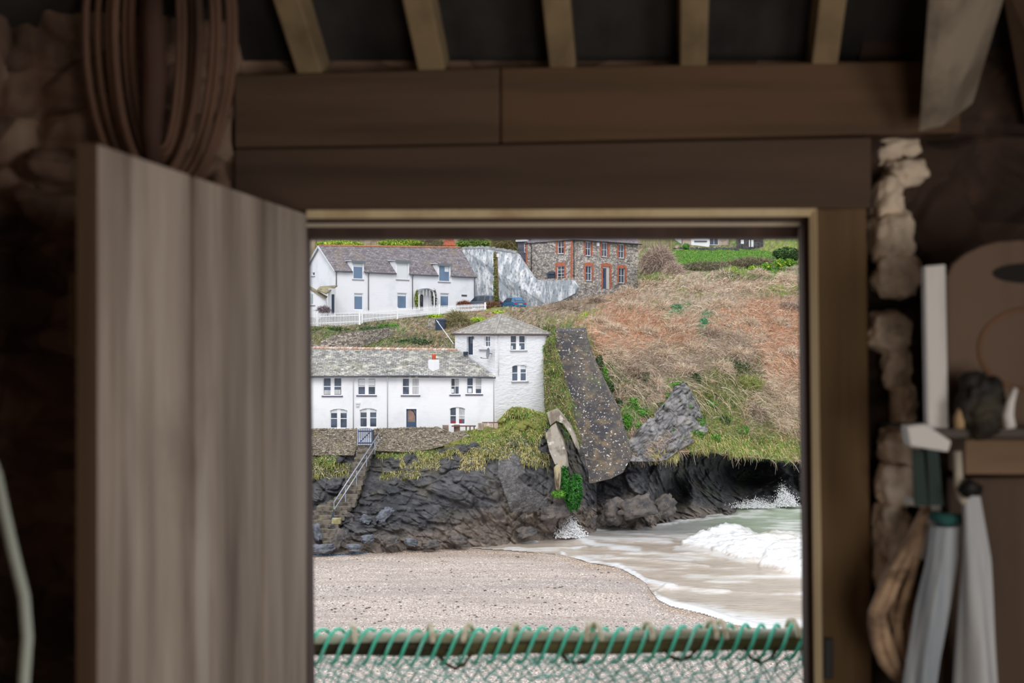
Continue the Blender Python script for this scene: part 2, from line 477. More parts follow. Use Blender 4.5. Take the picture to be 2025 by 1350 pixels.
def leaf_cloud(cent, rad, n, size, cols, seed, flat=.0):
    """n small leaves inside an ellipsoid shell: V,Q,C"""
    r = np.random.default_rng(seed)
    d = nrm(r.normal(size=(n, 3))); rr = r.uniform(.55, 1.0, n) ** .5
    lump = 1 + .25 * vnoise(d * 2.2 + seed, seed)
    p = np.asarray(cent) + d * np.asarray(rad) * (rr * lump)[:, None]
    nn = nrm(d + r.normal(size=(n, 3)) * .7); t = nrm(np.cross(nn, r.normal(size=(n, 3)))); b = np.cross(nn, t)
    s = (size * r.uniform(.6, 1.3, n))[:, None]
    V = np.stack([p - t * s, p + b * s * .45, p + t * s, p - b * s * .45], 1).reshape(-1, 3)
    Q = np.arange(n * 4).reshape(n, 4)
    pal = linn(cols); c = pal[r.integers(0, len(pal), n)] * r.uniform(.75, 1.25, (n, 1))
    return V, Q, np.repeat(c, 4, 0)

def twig_ball(cent, rad, n, L, W, cols, seed, droop=.35, up=.2):
    r = np.random.default_rng(seed)
    d = nrm(r.normal(size=(n, 3))); rr = r.uniform(.3, 1.0, n) ** .5
    lump = 1 + .3 * vnoise(d * 2.0 + seed, seed)
    p = np.asarray(cent) + d * np.asarray(rad) * (rr * lump)[:, None] * .85
    dd = nrm(d * .6 + r.normal(size=(n, 3)) * .7 + np.array([0, 0, up]))
    pal = linn(cols); c = pal[r.integers(0, len(pal), n)] * r.uniform(.7, 1.3, (n, 1))
    return strands(p, dd, L * r.uniform(.5, 1.4, n), W * r.uniform(.6, 1.3, n), droop * r.uniform(.2, 1.5, n), c, rng=r)
# ================================================================== LOWER COTTAGE
def rot2(deg): a = math.radians(deg); return (math.cos(a), math.sin(a))

O = P(979, 848, 124.0)
F = Fr(O, (1, 0))
lower = thing('cottage', 'long low white cottage with lichened slate roof above the beach wall', 'house', F.at(-8, 2, 0))
aL = F.loc(604, 800)[0]; ce = F.loc(979, 742)[1]
H = []
pill = [(.06, .08, .40, .30, CURT, 'cushion'), (.58, .08, .92, .32, CURT, 'cushion')]
bl = [(.06, .55, .42, .92, BLIND, 'blind'), (.58, .55, .94, .92, BLIND, 'blind')]
bl2 = [(.06, .78, .42, .94, BLIND, 'blind'), (.58, .78, .94, .94, BLIND, 'blind')]
rc = [(.60, .05, .94, .94, CURT, 'curtain')]
H.append(make_window(lower, F, (638.5, 746, 676, 782), 'pair', sill=SILL, inside=pill))
H.append(make_window(lower, F, (707, 747, 743, 781), 'pair', sill=SILL, inside=bl))
H.append(make_window(lower, F, (795, 747, 829, 781), 'pair', sill=SILL, inside=rc))
H.append(make_window(lower, F, (891, 747, 908.5, 780), (2, 2), sill=SILL, inside=[(.1, .1, .38, .34, BLIND, 'jug'), (.55, .5, .9, .92, CURT, 'curtain')]))
H.append(make_window(lower, F, (922.5, 746, 953, 779), 'pair', sill=SILL, inside=[(.1, .08, .34, .34, BLIND, 'jug'), (.60, .3, .94, .94, CURT, 'curtain')]))
CURR = mat('red_curtain', (150, 64, 70), .9)
A = [make_window(lower, F, (652.5, 808, 687, 847), 'pair', inside=bl2, glass=GLASS),
     make_window(lower, F, (711, 807, 745.5, 845), 'pair', inside=bl2),
     make_window(lower, F, (889, 804.5, 920, 839), 'pair', inside=[(.60, .3, .94, .94, CURT, 'curtain'), (.1, .06, .36, .2, CURR, 'cushion'), (.62, .06, .78, .3, CURR, 'cushion')])]
dx0, dz1 = F.loc(803, 808); dx1, dz0 = F.loc(824, 851)
w = MB()
w.panel(F, aL, 0, -.8, ce + .1, H + A + [(dx0, dz0, dx1, dz1)], 0, -.45)
for h in A: arch_fill(w, F, h, .16, 0, -.3)
# gable end and back wall
zr = F.loc(700, 689)[1]
pr = P(605, 688, 128.1)
q = F.at
bk = 8.6; rg = 4.1; czr = pr[2] - O[2] - .12
w.prism([q(aL, -.45, -.8), q(aL, -bk, -.8), q(aL, -bk, ce), q(aL, -rg, czr), q(aL, -.45, ce + .25)], (.45, 0, 0))
w.box(F, aL, -5.2, -bk, -bk + .4, -.8, ce)
w.build('wall', W_PLAIN, lower)
d = MB(); d.panel(F, dx0, dx1, dz0, dz1, [(dx0 + .14, dz0 + .75, dx1 - .14, dz1 - .12)], -.16, -.22)
dr = d.build('door', DOOR_B, lower)
g = MB(); g.box(F, dx0 + .13, dx1 - .13, -.2, -.19, dz0 + .74, dz1 - .1); g.build('pane', WARMGL, dr)
ab = MB(); ab.tube([F.at((dx0 + dx1) / 2 + (dx1 - dx0) * .42 * math.sin(t), -.17, dz0 + .8 + (dz1 - dz0 - .95) * math.cos(t)) for t in np.linspace(0, 1.57, 8)], .035, 5)
ab.build('door_glazing_bar', DOOR_D, dr)
df = MB(); df.panel(F, dx0 - .12, dx1 + .12, dz0, dz1 + .12, [(dx0 + .02, dz0 - 1, dx1 - .02, dz1 - .02)], .02, -.10); df.build('door_frame', W_PAINT, lower)
r = MB()
eL = P(608, 742.5, 123.6); eR = P(980.5, 744, 123.7); rR = P(905, 692.5, 128.0); rL = P(608, 688.5, 128.1)
r.slab([eL, eR, rR, rL], .14)
bkL = np.array([rL[0], 132.9, eL[2]]); bkR = np.array([rR[0] - .6, 132.9, eR[2]])
r.slab([rL, rR, bkR, bkL], .14)
r.build('roof', SLATE_L, lower)
rt = MB(); n = 36
for i in range(n):
    p0 = rL + (rR - rL) * i / n; p1 = rL + (rR - rL) * (i + .93) / n
    rt.tube([p0 + [0, 0, .02], p1 + [0, 0, .05]], [.13, .15], 7)
rt.build('ridge_tiles', RIDGE_T, lower)
b = MB(); b.hexa([P(604.5, 744, 123.5), P(608.5, 744, 123.5), P(608.5, 690, 128.0), P(604.5, 690, 128.0), P(604.5, 741, 123.5), P(608.5, 741, 123.5), P(608.5, 686.5, 128.0), P(604.5, 686.5, 128.0)])
b.build('bargeboard', W_PAINT, lower)
gu = MB(); gu.tube([eL + [0, -.07, -.12], F.at(-7, .5, ce - .02), eR + [0, -.07, -.12]], .075, 6); gu.build('gutter', GUTTER, lower, smooth=True)
for px in (699.0, 766.5, 976.5):
    a = F.loc(px, 800)[0]; pipe(lower, F, [(a, .42, ce - .1), (a, .12, ce - .45), (a, .1, -.1)], .045, W_PIPE)
for i, (px, py) in enumerate(((708, 797), (707.5, 802))):
    a, c = F.loc(px, py); mb = MB(); mb.box(F, a - .2 + .06 * i, a + .2 - .06 * i, 0, .14, c - .06, c + .06); mb.build('wall_bracket', W_PIPE, lower)
# chimney through the front slope
Fc = Fr(P(858, 738, 124.9), rot2(40))
ch = MB(); ch.box(Fc, -.36, .36, -.36, .33, -1.0, 1.14); ch.box(Fc, -.33, .33, -.33, .30, 1.14, 1.2)
cho = ch.build('chimney', W_PLAIN, lower, bevel=.03)
pt = MB(); tp = Fc.at(0, 0, 1.18); pt.tube([tp, tp + [0, 0, .30], tp + [0, 0, .36], tp + [0, 0, .50]], [.19, .17, .21, .21], 10); pt.build('chimney_pot', TERRA, cho, smooth=True)

# ================================================================== TOWER COTTAGE
c38, s38 = rot2(38)
F = Fr(O, (c38, s38)); WD = 5.98
FL = Fr(O + WD * np.array([-s38, c38, 0]), (s38, -c38))
tower = thing('tower_house', 'square white rubble tower house with hipped slate roof at the cottage end', 'house', F.at(WD / 2, -WD / 2, 0))
ce = F.loc(979, 659)[1]
h1 = make_window(tower, F, (1010, 662.5, 1040.5, 692.5), 'pair', sill=SILLG, inside=[(.1, .08, .2, .3, BLIND, 'jug'), (.62, .08, .72, .3, BLIND, 'jug')])
h2 = make_window(tower, F, (1013, 721, 1043, 753.5), 'pair', sill=SILLG, inside=[(.6, .72, .94, .93, BLIND, 'blind')])
h3 = make_window(tower, FL, (957.5, 663.5, 969, 686), (2, 2))
sa0, sc = FL.loc(949, 691); sa1, _ = FL.loc(968, 691)
dx0, dz1 = FL.loc(923, 665.5); dx1, dz0 = FL.loc(935, 701)
w = MB()
w.panel(F, 0, WD, -1.5, ce, [h1, h2], 0, -.45); arch_fill(w, F, h2, .15, 0, -.3)
w.panel(FL, 0, WD - .45, -1.5, ce, [h3, (dx0, dz0, dx1, dz1)], 0, -.45)
w.box(F, WD - .45, WD - .001, -WD, -.45, -1.5, ce); w.box(F, .45, WD - .45, -WD, -WD + .4, -1.5, ce)
w.build('wall', W_STONE, tower)
mb = MB(); mb.box(FL, sa0, sa1, 0, .12, sc - .1, sc + .02); mb.build('wall_ledge', SILLG, tower)
mb = MB(); mb.panel(FL, dx0, dx1, dz0, dz1, [(dx0 + .1, dz0 + (dz1 - dz0) * .62, dx1 - .1, dz1 - .1)], -.2, -.27); dr = mb.build('door', DOOR_D, tower)
mb = MB(); mb.box(FL, dx0 + .09, dx1 - .09, -.25, -.235, dz0 + (dz1 - dz0) * .61, dz1 - .09); mb.build('pane', GLASS, dr)
mb = MB()
for k in range(5): mb.box(FL, dx0 + .1 + k * .11, dx0 + .13 + k * .11, -.2, -.18, dz0 + .1, dz0 + (dz1 - dz0) * .55)
mb.build('door_boards', DOOR_B, dr)
a, c = FL.loc(936.5, 668); mb = MB(); p = FL.at(a, .12, c); mb.tube([p + [0, 0, .15], p + [0, 0, .05], p + [0, 0, -.12]], [.03, .1, .06], 8); mb.build('wall_lantern', DOOR_D, tower)
a, c = FL.loc(926, 699); p = FL.at(a - .05, .25, c); mb = MB(); mb.tube([p + [0, 0, -.15], p + [0, 0, .1], p + [0, 0, .18]], [.18, .24, .2], 10); mb.build('door_pot', DOOR_D, tower)
# satellite dish on the corner
a, c = FL.loc(972, 699); root_p = FL.at(a, 0, c)
mb = MB(); dn = nrm(np.array([-.93, -.36, .12])); cpt = root_p + np.array([-.30, -.45, .05])
x = nrm(np.cross(dn, [0, 0, 1.0])); y = np.cross(x, dn)
rings = [(0, -.10), (.18, -.085), (.32, -.04), (.42, 0), (.43, .02)]
for i in range(len(rings) - 1):
    for k in range(16):
        t0, t1 = k * math.pi / 8, (k + 1) * math.pi / 8
        pp = lambda R, t: cpt + dn * R[1] + (x * math.cos(t) + y * 1.08 * math.sin(t)) * R[0]
        mb.face([pp(rings[i], t0), pp(rings[i + 1], t0), pp(rings[i + 1], t1), pp(rings[i], t1)])
dsh = mb.build('satellite_dish', METALG, tower, smooth=True, merge=True)
mb = MB(); mb.tube([cpt - dn * .1, cpt - dn * .3, root_p + [0, -.05, 0]], .04, 6); mb.tube([cpt - dn * .12, cpt - y * .46 - dn * .06, cpt - y * .5 + dn * .5, cpt - y * .46 + dn * .62], [.02, .02, .03, .06], 6)
mb.build('dish_arm', GUTTER, dsh)
r = MB(); e = .22
cn = [F.at(-e, e, ce - .02), F.at(WD + e, e, ce - .02), F.at(WD + e, -WD - e, ce - .02), F.at(-e, -WD - e, ce - .02)]
ap = P(990.5, 621.5, 124 + WD / 2 * (s38 + c38))
for i in range(4): r.slab([cn[i], cn[(i + 1) % 4], ap], .12)
r.build('roof', SLATE_T, tower)
hp = MB()
for i in range(4): hp.tube([cn[i] + [0, 0, .02], ap + [0, 0, .02]], .07, 6)
hp.build('hip_tiles', mat('pale_hip_lead', (166, 162, 158), .7), tower)
gu = MB(); gu.tube([cn[3], cn[0] + [0, 0, -.1], cn[1] + [0, 0, -.1], cn[2]], .08, 6); gu.build('gutter', mat('brown_fascia', (96, 84, 84), .7), tower)
pipe(tower, F, [(.35, .1, ce - .1), (.3, .1, 4.7)], .04, W_PIPE)

# ================================================================== UPPER COTTAGE
c33, s33 = rot2(33)
O = P(663, 612, 170.0); LN = 19.56; DP = 8.73
F = Fr(O, (c33, s33), tilt=(8.22 - 8.49) / LN)
FG = Fr(O + DP * np.array([-s33, c33, 0]), (s33, -c33))
upper = thing('cottage', 'white cottage with three half dormers under purple slates behind the picket fence', 'house', F.at(LN / 2, -DP / 2, 0))
ce = 4.68
H = []; dorm = []
blt = [(.1, .80, .9, .92, BLIND, 'blind')]
for k, (px, full) in enumerate((((697.5, 517.5, 718, 552.5), 0), ((784, 517, 807.5, 553), 1), ((867, 523, 889.5, 557.5), 0))):
    ins = [(.08, .05, .92, .94, BLIND, 'blind')] if full else ([(.1, .72, .9, .92, BLIND, 'blind')] if k == 0 else [(.55, .6, .9, .92, BLIND, 'blind')])
    h = make_window(upper, F, px, 'one', glass=GLASSB, sill=SILLG, rec=.02, inside=ins); dorm.append(h)
    H.append((h[0], h[1], h[2], ce))
for px in ((700, 579, 718.5, 613), (785.5, 578.5, 805, 611), (870.5, 579, 888.5, 611)):
    H.append(make_window(upper, F, px, 'one', glass=GLASSB, rec=.14, inside=blt))
dx0, dz1 = F.loc(831, 582); dx1, dz0 = F.loc(848, 614)
w = MB(); w.panel(F, 0, LN, -1.5, ce, H + [(dx0, dz0, dx1, dz1)], 0, -.4)
gz = P(632, 485.5, 173.66)[2] - O[2] - .15
gw = FG.loc(617, 523); gw1 = FG.loc(622.5, 545)
gh = make_window(upper, FG, (617, 523, 622.5, 545), 'one', sill=SILLG, rec=.1)
w.panel(FG, 0, DP - .4, -1.5, ce, [gh] if gh[3] < ce else [(gh[0], gh[1], gh[2], ce)], 0, -.4)
w.prism([FG.at(0, 0, ce), FG.at(DP, 0, ce), FG.at(DP / 2, 0, gz)], FG.n * -.4)
w.box(F, LN - .4, LN, -DP, -.4, -1.5, ce); w.box(F, .4, LN - .4, -DP, -DP + .4, -1.5, ce)
RR = P(911, 489.5, 184.3)
w.prism([F.at(LN, -.05, ce), F.at(LN, -DP, ce), F.at(LN, -DP / 2, RR[2] - O[2] - F.t * LN - .25)], -F.h * .4)
w.build('wall', W_PLAIN, upper)
mb = MB(); mb.panel(F, dx0, dx0 + .55, dz0, dz1, [(dx0 + .1, dz0 + 1.0, dx0 + .45, dz1 - .15)], -.24, -.3)
dr = mb.build('door', DOOR_D, upper)
mb = MB(); mb.box(F, dx0 + .08, dx0 + .47, -.29, -.28, dz0 + .9, dz1 - .1); mb.build('pane', GLASS, dr)
mb = MB(); mb.box(F, dx0 + .55, dx1, -.30, -.24, dz0, dz1); mb.build('door_leaf', W_PAINT, upper)
r = MB(); q = F.at
oh = .25
eL = q(-.2, oh, ce - .05); eR = q(LN + .15, oh, ce - .05)
rl = P(632, 485.5, 173.66) ; rl = rl - F.h * .15; rr = RR
ebL = q(-.2, -DP - oh, ce - .05); ebR = q(LN + .15, -DP - oh, ce - .05)
# front slope is cut around the three half dormers
def onroof(a, back):   # point on the front slope: fraction `back` from eave to ridge
    e_ = eL + (eR - eL) * a; g_ = rl + (rr - rl) * a
    return e_ + (g_ - e_) * back
def fr_a(x): return (x + .2) / (LN + .35)
cut = .05
brk = [0.0]
for h in dorm: brk += [fr_a(h[0] - .12), fr_a(h[2] + .12)]
brk.append(1.0)
dback = .40
for i in range(len(brk) - 1):
    f0 = 0.0 if i % 2 == 0 else dback
    pts = [onroof(brk[i], f0), onroof(brk[i + 1], f0), onroof(brk[i + 1], 1), onroof(brk[i], 1)]
    p0 = onroof(brk[i], 0)
    u = nrm(eR - eL); nn = nrm(np.cross(u, pts[3] - pts[0])); wv = np.cross(nn, u)
    off = (np.dot(pts[0] - eL, u), np.dot(pts[0] - eL, wv))
    r.slab(pts, .12)
    r.uv[-(2 + len(pts))] = [(float(np.dot(p - eL, u)) + 40, float(np.dot(p - eL, wv)) + 40) for p in pts]
r.slab([rl, rr, ebR, ebL], .12)
r.build('roof', SLATE_U, upper)
for h in dorm:
    top = h[3]
    mb = MB()
    # cheeks and flat lid running back into the slope
    for x0, x1 in ((h[0] - .12, h[0] - .0), (h[2], h[2] + .12)):
        bk = onroof(fr_a((x0 + x1) / 2), dback)
        b_ = -np.dot(bk - O, -F.n)
        P1 = [q(x0, .0, ce - .35), q(x0, .0, top), np.array([*q(x0, 0, 0)[:2], 0]) * 0 + q(x0, b_, top), q(x0, b_, ce - .35)]
        mb.prism(P1, F.h * (x1 - x0))
    mb.panel(F, h[0] - .001, h[2] + .001, h[3] - .001, h[3] + .06, [], .0, -.1)
    dm = mb.build('dormer_cheeks', W_PLAIN, upper)
    bk = onroof(fr_a(h[0]), .44); b_ = -np.dot(bk - O, -F.n)
    mb = MB(); mb.hexa([q(h[0] - .28, .22, top + .02), q(h[2] + .22, .22, top + .02), q(h[2] + .22, b_, top + .12), q(h[0] - .28, b_, top + .12),
                        q(h[0] - .28, .22, top + .16), q(h[2] + .22, .22, top + .16), q(h[2] + .22, b_, top + .26), q(h[0] - .28, b_, top + .26)])
    mb.build('dormer_roof', mat('pale_lead', (196, 200, 206), .6), dm)
    mb = MB(); mb.box(F, h[0] - .26, h[2] + .20, .22, .26, top - .16, top + .16); mb.build('dormer_fascia', mat('grey_fascia', (116, 124, 128), .7), dm)
rt = MB(); n = 34
for i in range(n):
    p0 = rl + (rr - rl) * i / n; p1 = rl + (rr - rl) * (i + .95) / n
    rt.tube([p0 + [0, 0, .0], p1 + [0, 0, .02]], .14, 6)
rt.build('ridge_tiles', mat('orange_ridge_tile', (184, 128, 96), .85, [((140, 112, 92), 1.2, .5, .65)]), upper)
bb = MB(); bb.hexa([ebL + [0, 0, -.02], ebL - F.h * .12 + [0, 0, -.02], rl - F.h * .15 + [0, 0, -.02], rl + [0, 0, -.02], ebL + [0, 0, -.3], ebL - F.h * .12 + [0, 0, -.3], rl - F.h * .15 + [0, 0, -.3], rl + [0, 0, -.3]])
bb.hexa([eL + [0, 0, -.02], eL - F.h * .12 + [0, 0, -.02], rl - F.h * .15 + [0, 0, -.02], rl + [0, 0, -.02], eL + [0, 0, -.24], eL - F.h * .12 + [0, 0, -.24], rl - F.h * .15 + [0, 0, -.24], rl + [0, 0, -.24]])
bb.build('bargeboard', mat('pale_bargeboard', (200, 202, 206), .7), upper)
gx = [-.2]
for h in dorm: gx += [h[0] - .14, h[2] + .14]
gx.append(LN + .1)
for i in range(0, len(gx), 2):
    mb = MB(); mb.tube([q(gx[i], oh + .06, ce - .1), q(gx[i + 1], oh + .06, ce - .1)], .075, 6); mb.build('gutter', GUTTER, upper, smooth=True)
for px, y1 in ((664.5, 565), (728, 613), (815, 612), (937.5, 606)):
    a, c = F.loc(px, y1); pipe(upper, F, [(a, oh, ce - .15), (a, .1, ce - .5), (a, .1, c)], .055)
# arched porch hood with lattice
a0, c1 = F.loc(821, 570); a1, c0 = F.loc(854, 613); am = (a0 + a1) / 2; rad = (a1 - a0) / 2
mb = MB()
for bq in (0, .75):
    mb.tube([q(am + rad * .9 * math.cos(t), bq + .02, c1 - rad * .62 + rad * .62 * math.sin(t)) for t in np.linspace(0, math.pi, 14)], .06, 5)
for x in (a0 + .1, a1 - .1):
    mb.box(F, x - .06, x + .06, .7, .82, c0, c1 - rad * .55)
for k in range(5):
    x = a0 + .25 + k * (a1 - a0 - .5) / 4; z = c1 - .1 - .1 * (k - 2) ** 2 * .5
    mb.box(F, x - .03, x + .03, .74, .78, c1 - rad * .75, z)
pc = mb.build('porch_hood', W_PAINT, upper)
mb = MB()
N_ = 12
for k in range(N_):
    t0, t1 = math.pi * k / N_, math.pi * (k + 1) / N_
    f = lambda t, b_, rr_: q(am + rr_ * math.cos(t), b_, c1 - rad * .62 + rr_ * .66 * math.sin(t))
    mb.face([f(t0, 0, rad), f(t0, .85, rad), f(t1, .85, rad), f(t1, 0, rad)]); mb.face([f(t0, .85, rad * .92), f(t0, 0, rad * .92), f(t1, 0, rad * .92), f(t1, .85, rad * .92)])
    mb.face([f(t0, .85, rad), f(t0, .85, rad * .92), f(t1, .85, rad * .92), f(t1, .85, rad)])
mb.build('porch_canopy', mat('grey_canopy', (150, 154, 156), .8), pc)
# name board: dark strip with a few raised marks
a0, c1 = F.loc(912.4, 582.2); a1, c0 = F.loc(923.4, 586.4)
mb = MB(); mb.box(F, a0, a1, 0, .03, c0, c1); nb = mb.build('name_board', mat('name_board_grey', (122, 124, 128), .7), upper)
mb = MB(); n = 5; wl = (a1 - a0) / 6.2
STK = {0: [(0, 0, .2, 1), (0, .4, 1, .6), (.8, 0, 1, 1)], 1: [(0, 0, .2, 1), (0, 0, 1, .2), (0, .8, 1, 1), (0, .4, .8, .6)]}
for k in range(5):
    for (u0, v0, u1, v1) in STK[(0, 1, 1, 0, 1)[k]]:
        x = a0 + wl * (.6 + k * 1.05); mb.box(F, x + u0 * wl * .75, x + u1 * wl * .75, .03, .05, c0 + .05 + v0 * (c1 - c0 - .1), c0 + .05 + v1 * (c1 - c0 - .1))
mb.build('raised_marks', mat('name_board_dark', (52, 54, 60), .6), nb)
# chimney
Fc = Fr(P(888.5, 494, 184.0), rot2(33)); mb = MB(); mb.box(Fc, -.62, .62, -.4, .4, -1, 1.2); mb.box(Fc, -.70, .70, -.48, .48, .55, .8); mb.box(Fc, -.5, .5, -.3, .3, 1.2, 1.6)
cho = mb.build('chimney', BRICK, upper, bevel=.02)
# annex with lean-to roof and side porch
FA = Fr(P(645, 616, 167.0), (1, .10))
mb = MB(); pts = [FA.at(*p) for p in ((FA.loc(596, 616)[0], 0, -1.2), (0, 0, -1.2), (0, 0, FA.loc(645, 590)[1]), (FA.loc(601, 563)[0], 0, FA.loc(601, 563)[1]), (FA.loc(596, 563)[0], 0, FA.loc(596, 561)[1]))]
mb.prism(pts, -FA.n * 3.2); ax = mb.build('annex', W_PLAIN, upper)
wa0, wc1 = FA.loc(609, 579); wa1, wc0 = FA.loc(621.5, 603)
mb = MB(); mb.panel(FA, wa0, wa1, wc0, wc1, [(wa0 + .12, wc0 + .12, (wa0 + wa1) / 2 - .04, wc1 - .12), ((wa0 + wa1) / 2 + .04, wc0 + .12, wa1 - .12, wc1 - .12)], .06, .0); mb.build('window', W_PAINT, ax)
mb = MB(); mb.box(FA, wa0 + .1, wa1 - .1, .02, .03, wc0 + .1, wc1 - .1); mb.build('pane', mat('pale_glass', (176, 196, 200), .1), ax)
mb = MB(); mb.box(FA, wa0 - .1, wa1 + .1, .0, .1, wc0 - .1, wc0); mb.build('window_sill', SILLG, ax)
ST = mat('mossy_tile', (156, 148, 118), .9, [((112, 104, 90), 2.0, .45, .65)], bump=(5, .5, .05))
mb = MB(); mb.slab([P(601, 562.5, 166.8), P(645.5, 589, 166.6), P(648, 586, 168.5), P(604, 560, 170)], .14)
mb.slab([P(627, 572, 166.7), P(645, 579.5, 165.6), P(667, 563.5, 168.2), P(633, 566, 169.5)], .16); mb.build('lean_to_roof', ST, ax)
mb = MB(); FQ = Fr(P(648, 612, 166.2), (s33, -c33)); FQ2 = Fr(P(650, 612, 166.6), (c33, s33))
mb.box(FQ2, 0, .9, -.1, 0, -.8, 2.5); mb.box(FQ2, .3, .75, -.0, .03, -.5, 1.9, 0); mb.build('side_porch', mat('porch_boards', (206, 208, 210), .7), ax)
mb = MB(); mb.box(FQ2, .36, .70, .03, .06, -.5, 1.8); mb.build('porch_door', DOOR_D, ax)

# ================================================================== STONE HOUSE
c40, s40 = rot2(40)
O = P(1132, 600, 180.0); LR = 11.7; LL = 9.05
F = Fr(O, (c40, s40), tilt=-.004); FL = Fr(O + LL * np.array([-s40, c40, 0]), (s40, -c40))
stone = thing('stone_house', 'tall grey stone house with orange brick window surrounds on the hill', 'house', F.at(LR / 2, -LL / 2, 0))
ce = F.loc(1132, 473.5)[1]
HR = [make_window(stone, F, p, (2, 2), sill=SILLG, rec=.18) for p in ((1157.8, 477, 1169, 505.6), (1190, 479.5, 1201.6, 507.5), (1223, 482.5, 1234.5, 510.5), (1158.4, 525, 1170.6, 555), (1223.4, 529.5, 1236, 559.5))]
HL = [make_window(stone, FL, (1102, 475.5, 1115, 501), (2, 2), sill=SILLG, glass=GLASSD), make_window(stone, FL, (1101, 526, 1116, 554.5), (2, 4), glass=GLASSD)]
dx0, dz1 = F.loc(1192, 526); dx1, dz0 = F.loc(1206, 571)
w = MB(); w.panel(F, 0, LR, -3, ce, HR + [(dx0, dz0, dx1, dz1)], 0, -.45); w.panel(FL, 0, LL - .45, -3, ce + .1, HL, 0, -.45)
w.box(F, LR - .45, LR, -LL, -.45, -3, ce); w.box(F, .45, LR - .45, -LL, -LL + .4, -3, ce)
w.prism([F.at(LR, 0, -3), F.at(LR + 1.0, 0, -3), F.at(LR + .3, 0, 3.8), F.at(LR, 0, ce - .5)], -F.n * 1.2)
w.build('wall', HOUSE_ST, stone)
mb = MB()
for h in HR + [(dx0, dz0, dx1, dz1)]:
    n = int((h[3] - h[1]) / .24)
    for i in range(n):
        k = .34 if i % 2 else .22; z0 = h[1] + (h[3] - h[1]) * i / n; z1 = h[1] + (h[3] - h[1]) * (i + .96) / n
        mb.box(F, h[0] - k, h[0], -.1, .025, z0, z1); mb.box(F, h[2], h[2] + k, -.1, .025, z0, z1)
for h in HR[3:] + [(dx0, dz0, dx1, dz1)]:
    for i in range(9):
        x = h[0] - .28 + (h[2] - h[0] + .56) * i / 9; u = (i + .5) / 9 * 2 - 1
        mb.box(F, x, x + (h[2] - h[0] + .56) / 9 * .96, -.1, .03, h[3] + .0, h[3] + .42 - .16 * u * u)
for h in HL:
    n = int((h[3] - h[1]) / .24)
    for i in range(n):
        k = .34 if i % 2 else .22; z0 = h[1] + (h[3] - h[1]) * i / n; z1 = h[1] + (h[3] - h[1]) * (i + .96) / n
        mb.box(FL, h[0] - k, h[0], -.1, .025, z0, z1); mb.box(FL, h[2], h[2] + k, -.1, .025, z0, z1)
h = HL[1]
for i in range(9):
    x = h[0] - .28 + (h[2] - h[0] + .56) * i / 9; u = (i + .5) / 9 * 2 - 1
    mb.box(FL, x, x + (h[2] - h[0] + .56) / 9 * .96, -.1, .03, h[3], h[3] + .45 - .16 * u * u)
n = 26
for i in range(n):
    z0 = 2.2 + (ce - 2.2) * i / n; z1 = 2.2 + (ce - 2.2) * (i + .96) / n; k = .42 if i % 2 else .28
    mb.box(FL, LL - k, LL + .03, 0, .03, z0, z1)
    mb.box(FL, .0, k * .8, 0, .03, z0, z1)
mb.build('brick_surrounds', BRICK, stone)
mb = MB(); mb.panel(F, dx0, dx0 + (dx1 - dx0) * .62, dz0, dz1 - .25, [(dx0 + .12, dz0 + 1.4, dx0 + .5, dz1 - .5)], -.2, -.27); dr = mb.build('door', DOOR_B, stone)
mb = MB(); mb.box(F, dx0 + .1, dx0 + .52, -.26, -.25, dz0 + 1.35, dz1 - .45); mb.build('pane', GLASS, dr)
mb = MB(); mb.box(F, dx0 + (dx1 - dx0) * .62, dx1, -.3, -.12, dz0, dz1); mb.box(F, dx0, dx1, -.3, -.14, dz1 - .25, dz1); mb.build('door_frame', mat('cream_door_frame', (214, 206, 200), .7), stone)
for FF, px, y0, y1 in ((F, 1133.5, 474, 552), (FL, 1052, 484, 544)):
    a, c = FF.loc(px, y0); a2, c2 = FF.loc(px, y1); pipe(stone, FF, [(a, .14, c), (a, .14, c2)], .06, mat('black_pipe', (60, 56, 60), .6))
a, c = FL.loc(1052, 484); a2, c2 = FL.loc(1041, 478); pipe(stone, FL, [(a, .14, c), (a - .3, .14, c + .15), (a2, .14, c2)], .06, bpy.data.materials['black_pipe'])
r = MB(); q = F.at
rz = ce + 3.0
r.slab([q(-.2, .3, ce), q(LR + .3, .3, ce), q(LR + .3, -LL / 2, rz), q(LL / 2, -LL / 2, rz)], .14); r.slab([q(-.2, -LL - .3, ce), q(-.2, .3, ce), q(LL / 2, -LL / 2, rz)], .14)
r.slab([q(LL / 2, -LL / 2, rz), q(LR + .3, -LL / 2, rz), q(LR + .3, -LL - .3, ce), q(-.2, -LL - .3, ce)], .14); r.build('roof', SLATE_U, stone)
mb = MB(); mb.tube([q(-.1, .38, ce - .06), q(LR + .3, .38, ce - .06)], .09, 6); mb.build('gutter', bpy.data.materials['black_pipe'], stone)
a, c = F.loc(1181, 483); mb = MB(); mb.box(F, a - .2, a + .2, 0, .25, c - .25, c + .25); mb.box(F, a - .06, a + .06, 0, .12, c + .25, c + .4); mb.build('flood_light', BOXW, stone, bevel=.04)
